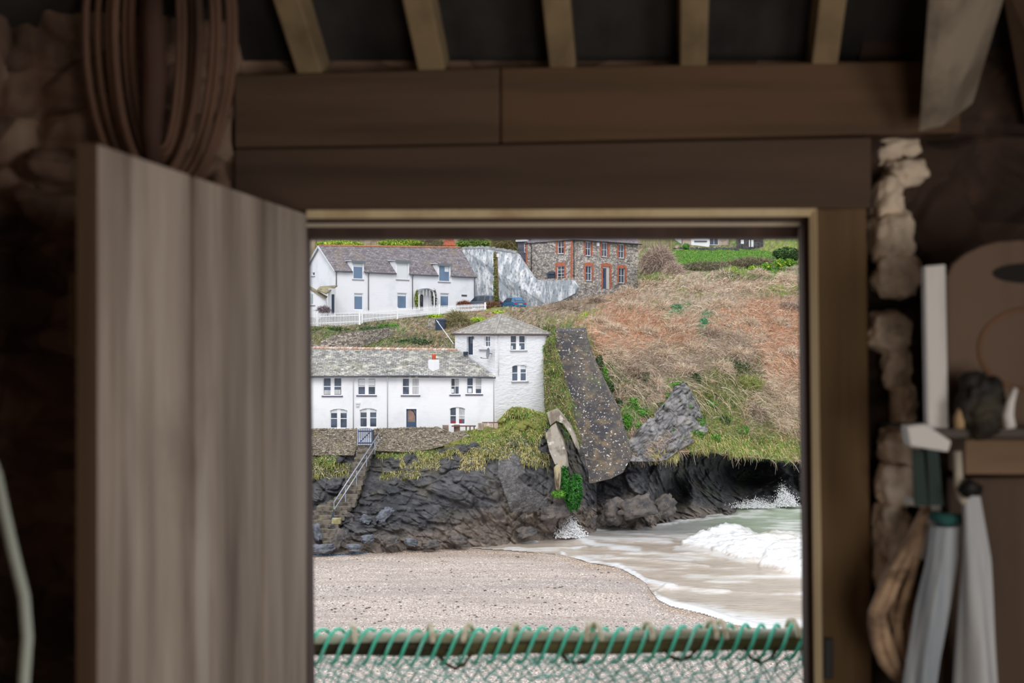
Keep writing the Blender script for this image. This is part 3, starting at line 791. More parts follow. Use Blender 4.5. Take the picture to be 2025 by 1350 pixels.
# slate-hung wing on the left
FW = Fr(P(1024, 560, 188.5), (c40 * .9, -.25)); wl = FW.loc(1043, 500)[0]
mb = MB(); mb.prism([FW.at(0, 0, 0.0), FW.at(wl, 0, -1.5), FW.at(wl, 0, FW.loc(1043, 471)[1]), FW.at(0, 0, FW.loc(1024, 476)[1])], -FW.n * 4); wg = mb.build('slate_hung_wing', SLATEHUNG, stone)
a0, c1 = FW.loc(1037, 481); a1, c0 = FW.loc(1041.5, 499); mb = MB(); mb.panel(FW, a0, a1, c0, c1, [(a0 + .06, c0 + .08, a1 - .06, (c0 + c1) / 2 - .03), (a0 + .06, (c0 + c1) / 2 + .03, a1 - .06, c1 - .08)], .05, .0); mb.build('window', W_PAINT, wg)
mb = MB(); mb.box(FW, a0 + .03, a1 - .03, .01, .02, c0 + .03, c1 - .03); mb.build('pane', GLASSD, wg)
mb = MB(); mb.box(FW, -.2, wl + .1, -.3, .3, FW.loc(1024, 477)[1] - .05, FW.loc(1024, 474)[1]); mb.build('fascia', W_PAINT, wg)

# ================================================================== WHITE BUNGALOW, far right top
F = Fr(P(1366, 490, 212.0), (1, .05)); bung = thing('bungalow', 'white and buff bungalow behind the green lawn under the door head', 'house', F.at(3, -3, 0))
x0 = F.loc(1350, 480)[0]; xm = F.loc(1402, 480)[0]; x1 = F.loc(1441, 480)[0]; ct = F.loc(1366, 452)[1]
h = make_window(bung, F, (1403, 466, 1421, 484.5), (2, 1), sill=SILL, rec=.1)
mb = MB(); mb.panel(F, xm, x1, -2, ct, [h], 0, -.4); mb.box(F, x0, F.loc(1366, 480)[0], -1, .2, -2, ct); mb.build('stone_wall', mat('buff_stone', (190, 172, 158), .9, [((150, 136, 126), 1.5, .5, .65)], bump=(3, .6, .06)), bung)
mb = MB(); mb.box(F, F.loc(1366, 480)[0], xm, -.4, .35, -2, ct); mb.build('white_wall', W_PLAIN, bung)
mb = MB(); mb.box(F, x0, x1, -7, -.4, -2, ct); mb.build('rear_wall', W_PLAIN, bung)
mb = MB(); a0 = F.loc(1372, 478)[0]; a1 = F.loc(1397, 478)[0]; cc = F.loc(1372, 477.5)[1]; mb.box(F, a0, a1, .35, .5, cc - .05, cc + .1); mb.build('wall_ledge', SILL, bung)
r = MB(); r.slab([F.at(x0 - .3, .8, ct), F.at(x1 + .3, .8, ct), F.at(x1 + .3, -3.5, ct + 2.4), F.at(x0 - .3, -3.5, ct + 2.4)], .14); r.slab([F.at(x0 - .3, -3.5, ct + 2.4), F.at(x1 + .3, -3.5, ct + 2.4), F.at(x1 + .3, -7.8, ct), F.at(x0 - .3, -7.8, ct)], .14); r.build('roof', SLATE_U, bung)
# ================================================================== GROUND, CLIFFS, BEACH, SEA
ZS = 1.55 - 16.8          # sea level
def fract_blocks(p, scale, seed):
    f1, f2, idv = voro(p * np.asarray(scale), seed)
    e = np.clip((f2 - f1) / .22, 0, 1); e = e * e * (3 - 2 * e)
    return (idv - .5) * e - .45 * (1 - e)

def rotx(p, ax, ang):
    c, s = math.cos(ang), math.sin(ang)
    q = p.copy()
    i, j = {'x': (1, 2), 'y': (0, 2), 'z': (0, 1)}[ax]
    q[..., i] = c * p[..., i] - s * p[..., j]; q[..., j] = s * p[..., i] + c * p[..., j]
    return q

PAL = [linn([(220, 198, 174), (202, 180, 156), (230, 214, 192), (180, 160, 140)]),          # 0 tan bramble
       linn([(224, 174, 142), (206, 152, 122), (230, 194, 164), (186, 136, 110)]),            # 1 rusty bracken
       linn([(176, 158, 142), (150, 134, 118), (194, 174, 156), (134, 122, 106)]),                # 2 dark bramble, also painted shade on the slope
       linn([(156, 162, 90), (132, 144, 74), (176, 174, 112), (120, 130, 76)]),               # 3 olive grass
       linn([(116, 180, 66), (92, 156, 54), (140, 194, 82), (80, 136, 54)]),                 # 4 bright green
       linn([(86, 108, 64), (70, 92, 56), (100, 122, 74), (110, 116, 80)]),                      # 5 dark green
       linn([(212, 198, 136), (194, 178, 114), (222, 208, 158), (170, 160, 104)]),            # 6 straw
       linn([(168, 196, 60), (190, 206, 70), (140, 180, 56), (120, 160, 50)]),              # 7 yellow green
       linn([(96, 158, 116), (110, 168, 120), (80, 140, 100)])]                             # 8 blue green
def choose(px, py, blobs, base, rng, jit=17):
    """palette index per sample out of painted patches"""
    n = len(px)
    q = np.stack([px / 38, py / 38, np.zeros(n)], -1)
    jx = px + jit * fbm(q, 3, 5) * 1.6; jy = py + jit * fbm(q + 31, 3, 9) * 1.6
    W = np.zeros((n, len(PAL)))
    for b, wt in base.items(): W[:, b] = wt
    for (cx, cy, rx, ry, b, wt) in blobs:
        r2 = ((jx - cx) / rx) ** 2 + ((jy - cy) / ry) ** 2
        W[:, b] += wt * np.exp(-r2 * r2)
    W = W ** 1.3
    cs = np.cumsum(W, 1); u = rng.random(n) * cs[:, -1]
    return (u[:, None] > cs).sum(1)
def pal_cols(idx, rng, var=.22):
    c = np.zeros((len(idx), 3))
    for k, p in enumerate(PAL):
        m = idx == k
        c[m] = p[rng.integers(0, len(p), m.sum())]
    return c * rng.uniform(1 - var, 1 + var, (len(idx), 1))

# ---- the hill: depth of the ground along lines of sight, from measured points
HC = [(560, 645, 163), (605, 643, 163), (715, 640, 165), (770, 632, 166), (860, 620, 168), (945, 610, 170), (1000, 607, 168), (1050, 607, 170), (1150, 590, 172), (1250, 574, 174),
      (560, 690, 143.5), (660, 690, 143.5), (740, 690, 142), (800, 690, 139), (900, 690, 138), (600, 668, 150), (640, 653, 153), (700, 653, 153), (660, 643, 164.2), (690, 642, 164.6), (633, 644, 163.6), (745, 635, 165.5), (810, 627, 167), (760, 662, 151), (870, 655, 154), (560, 760, 134), (800, 760, 134), (950, 760, 134),
      (930, 640, 158), (980, 640, 152), (1000, 655, 142), (1080, 655, 132), (1085, 640, 140), (1080, 622, 156), (1000, 760, 133), (1075, 760, 131),
      (1120, 652, 133), (1160, 660, 134.5), (1125, 690, 134), (1160, 695, 134), (1130, 725, 133.5), (1120, 640, 140), (1160, 640, 145), (1160, 615, 160), (1185, 720, 133.5), (1150, 760, 133), (1190, 800, 132), (1225, 830, 129), (1230, 900, 128), (1150, 880, 130),
      (1250, 650, 150), (1250, 700, 140), (1250, 760, 134), (1250, 820, 130.5), (1255, 890, 128.2), (1340, 560, 172), (1450, 542, 173), (1400, 600, 162), (1500, 600, 165), (1580, 600, 168), (1660, 600, 170),
      (1340, 650, 153), (1450, 650, 156), (1580, 650, 160), (1330, 710, 145), (1450, 710, 149), (1580, 710, 154), (1660, 710, 156), (1320, 780, 136.5), (1360, 760, 138), (1400, 790, 140), (1480, 780, 144), (1580, 780, 149),
      (1290, 860, 130.5), (1340, 860, 133), (1400, 850, 136.5), (1480, 850, 140.5), (1580, 850, 145), (1660, 850, 149), (1300, 905, 130.5), (1400, 895, 135.5), (1500, 900, 140), (1580, 908, 143.5), (1660, 910, 147),
      (1300, 500, 197), (1300, 545, 176), (1345, 527, 184), (1400, 521, 187), (1440, 515, 190), (1530, 508, 192), (1600, 500, 194), (1400, 492, 207), (1400, 486, 214), (1400, 468, 224), (1330, 487, 212), (1330, 468, 222), (1480, 487, 214), (1480, 468, 224), (1540, 482, 212), (1580, 470, 220), (1660, 470, 222), (1262, 520, 192), (1262, 470, 212), (1340, 494, 204),
      (1580, 550, 180), (1520, 535, 182), (1660, 540, 183)]
RH = RBF(HC, .002)
def hill_top(x): return np.interp(x, [540, 605, 715, 716, 770, 860, 945, 1000, 1050, 1150, 1250, 1262, 1700], [646, 644.5, 641, 638, 632, 622, 612, 606, 607, 590, 574, 572, 572])
def hill_bot(x): return np.interp(x, [420, 560, 900, 1085, 1100, 1240, 1262, 1300, 1350, 1400, 1450, 1500, 1560, 1700], [868, 765, 765, 765, 905, 905, 900, 905, 893, 893, 902, 906, 912, 915])
def hill_noise(V): return .75 * fbm(V / 4.5, 3, 2) + .55 * fbm(V / 1.5, 2, 8)
def hillD(px, py):
    D = RH(px, py); V = Pn(px, py, D)
    amp = np.where((py < 530) & (px > 1262), .25, 1.0)
    return D - amp * hill_noise(V)
HB = [(1210, 640, 75, 38, 1, 3.4), (1300, 645, 70, 34, 1, 2.8), (1500, 625, 80, 32, 1, 3.2), (1560, 680, 55, 65, 1, 3.0), (1250, 670, 50, 26, 1, 1.6), (1200, 595, 60, 12, 1, 1.4), (1220, 700, 40, 40, 0, 1.5), (1330, 590, 120, 30, 0, 1.6), (1450, 560, 120, 22, 0, 2.0),
      (1440, 690, 60, 40, 2, 1.6), (1300, 740, 60, 40, 2, 2.4), (1360, 720, 60, 30, 2, 1.8), (1260, 790, 40, 30, 2, 1.5), (1170, 690, 26, 60, 3, 1.6), (1190, 750, 18, 50, 4, 1.6), (1200, 740, 26, 70, 5, 1.5), (1170, 670, 14, 20, 4, 2),  # dark bramble patches here also paint the slope's shaded areas
      (1240, 830, 22, 40, 4, 4), (1262, 790, 26, 40, 5, 1.5), (1270, 815, 30, 18, 4, 2.0), (1335, 765, 25, 22, 4, 1.6), (1375, 750, 16, 16, 8, 1.2), (1375, 748, 22, 18, 5, 2.2),
      (1430, 790, 60, 50, 3, 4.5), (1420, 800, 50, 50, 5, 1.8), (1430, 850, 80, 45, 3, 5.0), (1480, 810, 90, 60, 3, 2.4), (1450, 770, 70, 40, 5, 1.6), (1410, 840, 40, 40, 4, 3.5), (1440, 790, 20, 30, 4, 2.0), (1450, 870, 70, 25, 4, 3.0), (1500, 880, 90, 20, 3, 3.5), (1560, 890, 50, 16, 4, 2.0), (1200, 760, 30, 60, 5, 2.0), (1270, 770, 40, 30, 5, 1.2), (1470, 860, 40, 30, 6, 1.6), (1540, 870, 50, 26, 3, 2.5), (1560, 885, 40, 18, 6, 2.4), (1440, 880, 60, 14, 6, 1.8), (1520, 800, 60, 50, 0, 1.8), (1500, 830, 40, 40, 2, 1.4), (1470, 730, 50, 40, 5, 1.4), (1430, 740, 40, 30, 3, 1.2),
      (1390, 637, 12, 12, 8, 4.5), (1335, 603, 30, 9, 8, 3.0), (1315, 598, 26, 7, 4, 2), (1320, 625, 14, 16, 4, 1.6), (1290, 600, 20, 10, 3, 1.8), (1370, 583, 40, 10, 3, 1.6), (1545, 570, 45, 16, 3, 2.4), (1550, 566, 30, 12, 7, 2.0), (1480, 580, 30, 14, 3, 1.2), (1465, 600, 60, 12, 0, 1.5),
      (1130, 632, 60, 12, 3, 2.4), (1150, 642, 50, 8, 4, 1.6), (1110, 645, 60, 10, 5, 1.8), (1160, 620, 50, 10, 6, 1.5), (1130, 606, 70, 12, 2, 2.0), (1080, 615, 40, 12, 2, 1.8), (1190, 590, 60, 12, 2, 1.2), (1230, 580, 60, 10, 1, 1.2), (1155, 622, 12, 7, 7, 3),
      (660, 656, 60, 10, 5, 3.0), (720, 650, 60, 10, 5, 3.0), (620, 665, 26, 18, 3, 2.6), (640, 650, 40, 8, 4, 2.0), (770, 645, 30, 8, 4, 2.5), (800, 650, 50, 14, 2, 2.0), (800, 675, 60, 12, 5, 2.8), (840, 680, 40, 10, 5, 2.5), (760, 684, 50, 8, 4, 1.6), (830, 650, 40, 14, 1, 1.2), (850, 668, 40, 12, 1, 1.0), (730, 672, 40, 12, 3, 1.6),
      (850, 660, 120, 40, 5, 1.2), (840, 660, 120, 40, 3, 1.0), (640, 655, 90, 30, 5, 1.5), (640, 655, 90, 30, 3, 1.2), (760, 680, 90, 14, 5, 1.5), (870, 640, 40, 14, 2, 1.5), (905, 640, 26, 14, 2, 2.6), (945, 632, 24, 8, 7, 4), (860, 627, 30, 6, 7, 3.5), (965, 625, 20, 10, 1, 1.6), (990, 615, 20, 8, 7, 2), (1010, 625, 20, 10, 2, 2)]
LAWN = [(1311, 497), (1340, 494), (1400, 491), (1470, 492), (1500, 494), (1532, 498), (1528, 508), (1480, 513), (1420, 518), (1385, 522), (1350, 528), (1332, 520)]
def hill_cols(px, py, rng):
    idx = choose(px, py, HB, {0: .8, 1: .28, 2: .45, 3: .22}, rng)
    up = (py < 560) & (px > 1262)
    if up.any():
        UB = [(1440, 521, 90, 8, 5, 4), (1440, 521, 90, 8, 2, 3), (1500, 530, 40, 14, 4, 4), (1540, 515, 40, 22, 4, 3), (1540, 500, 26, 14, 5, 3), (1470, 535, 26, 10, 7, 3.5), (1550, 482, 40, 8, 7, 4), (1560, 515, 26, 8, 7, 2.5), (1560, 540, 30, 20, 0, 3), (1480, 550, 30, 14, 2, 2.0), (1440, 545, 26, 8, 5, 3), (1380, 545, 60, 14, 0, 3.5), (1300, 550, 30, 8, 3, 2), (1285, 560, 30, 8, 5, 2), (1325, 512, 16, 14, 7, 2)]
        i2 = choose(px, py, UB, {0: .25, 4: .3, 3: .3}, rng, jit=8)
        i2 = np.where(in_poly(px, py, LAWN), np.where(rng.random(len(px)) < .93, 4, 7), i2)
        idx = np.where(up & (i2 < 99) & (py < 555), i2, idx)
    return idx
def patch(name, m, X, T, yfun0, yfun1, Dfun, cfun, label=None, cat=None):
    px, t = np.meshgrid(X, T, indexing='ij'); y0 = yfun0(px); y1 = yfun1(px); py = y0 + (y1 - y0) * t
    D = Dfun(px, py)
    V = Pn(px, py, D).reshape(-1, 3)
    c = cfun(px.ravel(), py.ravel())
    o = np_mesh(name, V, grid_q(len(X), len(T))[:, ::-1], m, c)
    return tag(o, label, cat, kind='structure')
rg_ = np.random.default_rng(3)
def gcol(px, py):
    c = pal_cols(hill_cols(px, py, rg_), rg_, .1)
    k = .40 * c + .60 * np.array(lin((92, 80, 62)))
    return k
patch('hillside_ground', GROUND, np.concatenate([np.arange(60, 540, 12.0), np.arange(540, 1263.1, 3.0)]), np.linspace(0, 1, 56), hill_top, hill_bot, hillD, gcol, 'sloping scrub hillside behind the lower cottage and tower', 'hillside')
patch('hillside_ground', GROUND, np.concatenate([np.arange(1262, 1702, 3.0), np.arange(1702, 2300, 12.0)]), np.linspace(0, 1, 130), lambda x: x * 0 + 466, hill_bot, hillD, gcol, 'bramble covered headland rising right of the dark stone ramp wall', 'hillside')
# terrace carrying the upper cottage, the cars and the stone house
X = np.arange(60, 1330, 10.0); yf = np.where(X > 1262, 574, hill_top(X)); Df = RH(X, yf)
f0 = Pn(X, yf, Df)
rows = [f0 - [0, 0, .1]]
for dd, zz in ((1.0, -99), (6.0, 1.55 + 3.3), (30, 1.55 + 3.9)):
    k = (Df + dd) / Df
    r_ = f0.copy(); r_[:, 0] = f0[:, 0] * k; r_[:, 1] = Df + dd; r_[:, 2] = np.maximum(f0[:, 2], zz); rows.append(r_)
V = np.stack(rows, 1).reshape(-1, 3)
tag(np_mesh('lane_ground', V, grid_q(len(X), 4)[:, ::-1], ASPH, smooth=False), 'tarmac lane in front of the upper cottage and the parked cars', 'lane', kind='structure')
# far hill behind every house
X = np.linspace(-500, 2600, 260); Y = np.linspace(330, 640, 40)
def farD(px, py): return 226 + (560 - py) * .09 - 2.0 * fbm(Pn(px, py, 226) / 6, 3, 4)
FARB = [(680, 480, 90, 10, 6, 1), (850, 480, 60, 14, 2, 2.5), (980, 482, 60, 20, 3, 2.5), (930, 484, 50, 8, 4, 1.5), (1540, 478, 60, 12, 7, 3), (1480, 478, 20, 8, 2, 2)]
patch('far_hill_ground', GROUND, X, np.linspace(0, 1, 40), lambda x: x * 0 + 330, lambda x: x * 0 + 640, farD, lambda a, b: pal_cols(choose(a, b, FARB, {3: .6, 2: .5, 0: .3}, rg_), rg_, .15) * .8, 'overgrown bank rising behind all the houses', 'hillside')

# ---- brambles, bracken and grass on the hill
RAMP = [(1094, 655), (1154, 654), (1160, 685), (1175, 723), (1193, 761), (1220, 814), (1236, 870), (1246, 908), (1232, 934), (1208, 946), (1172, 955), (1165, 955), (1163, 932), (1155, 903), (1143, 884), (1142, 861), (1133, 827), (1129, 788), (1114, 754), (1107, 716), (1095, 682)]
OUTC = [(1232, 885), (1262, 850), (1290, 822), (1318, 795), (1335, 768), (1352, 758), (1366, 778), (1384, 805), (1376, 830), (1392, 850), (1372, 868), (1345, 862), (1340, 885), (1318, 905), (1240, 905)]
def scatter(n, x0, x1, y0, y1, rng):
    px = rng.uniform(x0, x1, n); py = rng.uniform(y0, y1, n)
    return px, py
def slope_strands(name, label, cat, n, x0, x1, y0, y1, rng, keep, L=(.35, 1.15), W=(.028, .055), comb=(.15, -.25, -.1), droop=.35, lift=.12, up=.0, colf=None, boost=1.0, seg=3, wob=.15):
    px, py = scatter(n, x0, x1, y0, y1, rng)
    m = keep(px, py); px, py = px[m], py[m]; n = len(px)
    D = hillD(px, py) - rng.uniform(0, lift, n)
    b = Pn(px, py, D)
    idx = (colf or hill_cols)(px, py, rng)
    fl = 3.4 * fbm(np.stack([px / 34, py / 34, px * 0], -1), 2, 66)
    d = rng.normal(size=(n, 3)) * np.array([1.0, .6, .8]) * .62 + np.array(comb) * .5 + np.array([0, -.35, up]) + .65 * np.stack([np.cos(fl), fl * 0, np.sin(fl)], -1)
    grassy = np.isin(idx, (3, 4, 5, 6, 7, 8))
    d[grassy] = rng.normal(size=(grassy.sum(), 3)) * .45 + np.array([0, -.5, .55])
    Ls = rng.uniform(*L, n) * np.where(grassy, .45, 1.0)
    Ws = rng.uniform(*W, n) * np.where(grassy, 1.25, 1.0)
    c = pal_cols(idx, rng) * boost
    V, Q, C_ = strands(b, d, Ls, Ws, np.where(grassy, .5, droop) * rng.uniform(.5, 1.5, n), c, seg=seg, wob=wob, rng=rng)
    o = np_mesh(name, V, Q, BLADE, C_)
    return tag(o, label, cat, kind='stuff')
rng = np.random.default_rng(21)
def keep_hill(px, py):
    return (py > hill_top(px) - 1) & (py < hill_bot(px) + 1) & ~in_poly(px, py, RAMP) & ~(in_poly(px + 16 * fbm(np.stack([px / 18, py / 18, px * 0], -1), 3, 87), py + 16 * fbm(np.stack([px / 18, py / 18, px * 0], -1), 3, 86), OUTC) & (rng.random(len(px)) < np.clip(.72 + 1.4 * fbm(np.stack([px / 22, py / 22, px * 0], -1), 3, 88), .1, .97))) & ~((px > 1040) & (px < 1095) & (py > 665)) & ~((py > 705) & (px < 1085)) & ~((px > 848) & (px < 884) & (py > 627) & (py < 662))
slope_strands('bramble_thicket', 'tangle of tan brambles and rusty bracken over the headland', 'brambles', 66000, 1085, 1740, 572, 915, rng, lambda a, b: keep_hill(a, b))
slope_strands('bank_scrub', 'scrub of brambles and ferns on the bank between the two white cottages', 'scrub', 21000, 420, 1085, 600, 706, rng, lambda a, b: keep_hill(a, b), L=(.35, 1.0), W=(.035, .065), colf=lambda a, b, q: choose(a, b, HB, {0: .55, 1: .10, 2: .7, 3: .5, 5: .35}, q))
slope_strands('upper_growth', 'mixed green growth and dead stems around the lawn edge', 'undergrowth', 13000, 1262, 1680, 500, 576, rng, lambda a, b: ~in_poly(a, b, LAWN), L=(.5, 1.3), W=(.04, .08))
slope_strands('lawn_grass', 'smooth bright green lawn below the bungalow', 'grass', 16000, 1300, 1540, 488, 530, rng, lambda a, b: in_poly(a, b, LAWN), L=(.25, .45), W=(.05, .09), lift=.05)
# big arching bare stems
slope_strands('arching_stems', 'long pale arching bramble stems trailing down the slope', 'stems', 1300, 1150, 1600, 590, 800, rng, lambda a, b: keep_hill(a, b), L=(1.2, 2.8), W=(.03, .05), comb=(.35, -.3, -.25), droop=.5, lift=.4, colf=lambda a, b, r: np.zeros(len(a), int), boost=1.0, seg=5, wob=.12)
# humps of bramble standing proud of the slope
parts = []; hr_ = np.random.default_rng(52)
HP_ = [(1370, 692), (1305, 705), (1462, 702), (1352, 735), (1425, 728), (1252, 738), (1482, 640), (1562, 702), (1330, 655), (1275, 660), (1215, 655), (1400, 662), (1540, 640), (1510, 770), (1550, 800), (1475, 760), (1215, 705), (1290, 760), (1385, 575), (1470, 575), (1310, 610), (1240, 610), (1425, 605), (1560, 610), (1500, 545), (1555, 555), (1540, 840), (1490, 815), (1185, 640), (1120, 612), (1180, 598), (1245, 582)]
for i, (cx, cy) in enumerate(HP_):
    D = float(hillD(np.array([cx]), np.array([cy]))[0]); s = D / FPX; rr = hr_.uniform(15, 27)
    idx = int(choose(np.array([cx * 1.]), np.array([cy * 1.]), HB, {0: 1.2, 2: .5}, hr_)[0]); idx = idx if idx in (0, 2, 3) else 0
    parts.append(twig_ball(P(cx, cy, D + .2), (rr * s * 1.3, rr * s * .7, rr * s * .62), 1000, .75, .045, [tuple(int(255 * (1.055 * q ** (1 / 2.4) - .055)) for q in c) for c in PAL[idx]], 300 + i))
V, Q, C_ = join_np(parts); tag(np_mesh('bramble_humps', V, Q, BLADE, C_), 'rounded humps of dead bramble standing out of the headland slope', 'brambles', kind='stuff')
# leafy green clumps
parts = []
for (cx, cy, sx, sy, nn, k, sz) in ((1240, 835, 9, 18, 900, 4, .13), (1232, 870, 8, 10, 420, 4, .13), (1252, 800, 10, 14, 420, 4, .12), (1268, 815, 14, 8, 380, 4, .12), (1196, 745, 7, 22, 420, 4, .12), (1376, 750, 12, 12, 420, 5, .13), (1392, 637, 10, 8, 260, 8, .15), (1336, 607, 14, 5, 260, 8, .15), (1395, 785, 16, 10, 320, 3, .12), (1462, 730, 22, 16, 500, 5, .12), (1405, 800, 14, 10, 300, 4, .11), (1430, 830, 16, 9, 300, 5, .11), (1465, 850, 18, 9, 320, 4, .11), (1410, 865, 16, 8, 260, 4, .11), (1500, 868, 16, 8, 260, 3, .11), (1385, 835, 10, 12, 240, 4, .11), (1205, 775, 10, 20, 420, 5, .12), (1222, 800, 10, 14, 340, 5, .12), (1270, 745, 14, 12, 320, 5, .12), (1185, 720, 8, 18, 300, 5, .12), (1260, 845, 12, 10, 320, 4, .11), (1284, 822, 11, 8, 260, 3, .11), (1305, 803, 12, 7, 260, 5, .11), (1321, 784, 8, 8, 200, 4, .11), (1348, 762, 12, 7, 240, 5, .11), (1386, 822, 9, 12, 280, 3, .11), (1380, 858, 12, 8, 280, 4, .11), (1330, 850, 7, 5, 140, 4, .08), (1345, 820, 5, 4, 110, 3, .08), (1310, 797, 9, 6, 180, 3, .1), (1363, 806, 7, 6, 220, 4, .08), (1340, 765, 12, 10, 240, 4, .11),
                                   (1155, 622, 8, 4, 160, 7, .14), (948, 634, 22, 6, 520, 7, .16), (862, 626, 18, 4, 360, 7, .16), (768, 645, 20, 4, 300, 4, .15), (985, 618, 14, 5, 240, 7, .15), (820, 678, 40, 8, 700, 5, .13), (740, 652, 40, 6, 700, 5, .14), (660, 652, 40, 5, 600, 5, .14)):
    D = float(hillD(np.array([cx]), np.array([cy]))[0]) - .1; s = D / FPX
    parts.append(leaf_cloud(P(cx, cy, D), (sx * s, .35 + sx * s * .3, sy * s), nn, sz, [tuple(int(255 * v) for v in (0, 0, 0))] if False else {4: [(84, 146, 46), (66, 124, 40), (108, 164, 60)], 5: [(58, 88, 48), (46, 72, 42), (74, 104, 56)], 8: [(92, 156, 116), (112, 172, 124), (78, 138, 100)], 3: [(128, 138, 66), (106, 122, 58)], 7: [(166, 198, 60), (138, 178, 52), (188, 204, 80)]}[k], 100 + int(cx)))
V, Q, C_ = join_np(parts)
tag(np_mesh('leafy_undergrowth', V, Q, LEAF, C_, smooth=False), 'patches of green leafy plants among the brambles', 'undergrowth', kind='stuff')

# ---- right hand cliff with the cave mouth
CC = [(1150, 900, 131), (1150, 1000, 127.5), (1150, 1060, 126), (1200, 930, 129.5), (1200, 1000, 127.6), (1200, 1052, 126.4), (1250, 900, 129.5), (1255, 950, 128.4), (1258, 1000, 127), (1262, 1048, 126.4), (1300, 880, 134), (1300, 930, 131.8), (1300, 990, 131), (1300, 1040, 129), (1345, 880, 137), (1345, 940, 136.5), (1330, 1000, 135), (1345, 1035, 131.5), (1400, 880, 140), (1400, 920, 142), (1400, 970, 139), (1400, 1030, 134.5), (1450, 880, 143), (1440, 930, 148), (1480, 950, 150), (1460, 985, 142), (1450, 1025, 136.5), (1520, 890, 147), (1520, 940, 149), (1530, 980, 145), (1530, 1020, 139.5), (1600, 890, 150), (1600, 950, 149), (1600, 1015, 144), (1700, 890, 153), (1700, 1015, 149)]
RC = RBF(CC, .002)
def rock_disp(V, k=1.0):
    q = rotx(rotx(V, 'y', .55), 'x', .5)
    return k * (1.3 * fract_blocks(q, (.32, .32, .62), 3) + .55 * fract_blocks(q, (.8, .8, 1.9), 17) + .20 * fract_blocks(q, (2.0, 2.0, 4.5), 29) + .25 * fbm(V / 1.2, 3, 6))
def cliffD(px, py):
    D = RC(px, py); V = Pn(px, py, D); q = rotx(V, 'y', -.75); return D - .9 * rock_disp(V) - 1.3 * fract_blocks(q, (.16, .2, .5), 91) + 5.0 * np.exp(-(((px - 1335) / 26) ** 2 + ((py - 975) / 34) ** 2) ** 2) + 6.0 * np.exp(-(((px - 1480) / 60) ** 2 + ((py - 938) / 24) ** 2) ** 2)
def rock_cols(px, py, D, foot, rng, tone):
    V = Pn(px, py, D)
    f1, f2, idv = voro(rotx(rotx(V, 'y', .55), 'x', .5) * np.array([.8, .8, 1.9]), 17)
    n1 = fbm(V / 3.0, 4, 12); n2 = fbm(V / .8, 3, 14)
    dark = np.array(lin((58, 59, 63))); mid = np.array(lin((106, 105, 107))); br = np.array(lin((124, 112, 102)))
    n5 = fbm(V / .35, 2, 19)
    c = dark + (mid - dark) * np.clip(.22 + .45 * idv[:, None] + .7 * n1[:, None] + .5 * n5[:, None], 0, 1)
    w = np.clip((py - foot) / 40.0 + 1.2 * n1 + .1, 0, 1)[:, None] * tone
    c = c * (1 - w) + br * w * (.75 + .5 * idv[:, None])
    c = c * (1 + .25 * n2[:, None])
    ol = np.clip(fbm(V / 1.8, 4, 33) * 2.2 - .2, 0, 1)[:, None] * .5
    return c * (1 - ol) + np.array(lin((98, 92, 72))) * ol
def ccol(px, py):
    D = RC(px, py); c = rock_cols(px, py, D, np.interp(px, [1150, 1250, 1350, 1450, 1600], [985, 968, 985, 1000, 1010]), rg_, .85)
    lich = np.clip((fbm(Pn(px, py, D) / 2.2, 3, 40) - .12) * 6, 0, 1) * np.exp(-(((px - 1415) / 80) ** 2 + ((py - 945) / 26) ** 2) ** 1.5)
    c = c * (1 - .7 * lich[:, None]) + np.array(lin((84, 108, 66))) * .7 * lich[:, None]
    gr = np.clip(1.2 - ((px - 1250) / 40) ** 2 - ((py - 905) / 18) ** 2, 0, 1)[:, None] * .7
    return c * (1 - gr) + np.array(lin((118, 116, 112))) * gr
patch('cliff_right', ROCKM, np.concatenate([np.arange(1148, 1702, 1.5), np.arange(1702, 2300, 6.0)]), np.linspace(0, 1, 132), lambda x: x * 0 + 872, lambda x: np.interp(x, [1150, 1250, 1350, 1450, 1600, 1700], [1070, 1066, 1054, 1040, 1030, 1030]), cliffD, ccol, 'dark fractured sea cliff with a cave below the headland', 'cliff')
# pale outcrop above it
def outD(px, py):
    D = RH(px, py) - .85; V = Pn(px, py, D); q = rotx(V, 'y', -.6)
    edge = 1 - np.clip((np.abs(px - 1310) / 80) ** 2 + (np.abs(py - 840) / 78) ** 2, 0, 1)
    return D - .3 * edge - .9 * fract_blocks(q, (.28, .34, 1.0), 51) - .45 * fract_blocks(q, (.8, .8, 3.2), 57) - .9 * fbm(V / 1.6, 4, 61) - .14 * fbm(V / np.array([.5, .5, .2]), 3, 63)
def ocol(px, py):
    V = Pn(px, py, RH(px, py)); f1, f2, idv = voro(rotx(V, 'y', -.6) * np.array([.5, .5, 1.5]), 51)
    n = fbm(V / 1.5, 4, 71)
    c = np.array(lin((146, 144, 144))) * (.85 + .25 * idv[:, None]) * (1 + .65 * n[:, None]) * np.clip(.45 + (f2 - f1)[:, None] * 4.5, 0, 1)
    w = np.clip(n * 2 - .3, 0, 1)[:, None]
    return c * (1 - .5 * w) + np.array(lin((170, 160, 146))) * .5 * w
Xo = np.arange(1230, 1400, 1.6)
oy0 = lambda x: np.interp(x, [1230, 1262, 1290, 1318, 1335, 1352, 1366, 1384, 1400], [888, 848, 820, 792, 764, 754, 772, 802, 848])
oy1 = lambda x: np.interp(x, [1230, 1300, 1320, 1345, 1375, 1400], [912, 912, 908, 888, 872, 852])
patch('rock_outcrop', ROCKM, Xo, np.linspace(0, 1, 90), oy0, oy1, outD, ocol, 'pale grey rock outcrop below the brambles above the cave', 'rock')

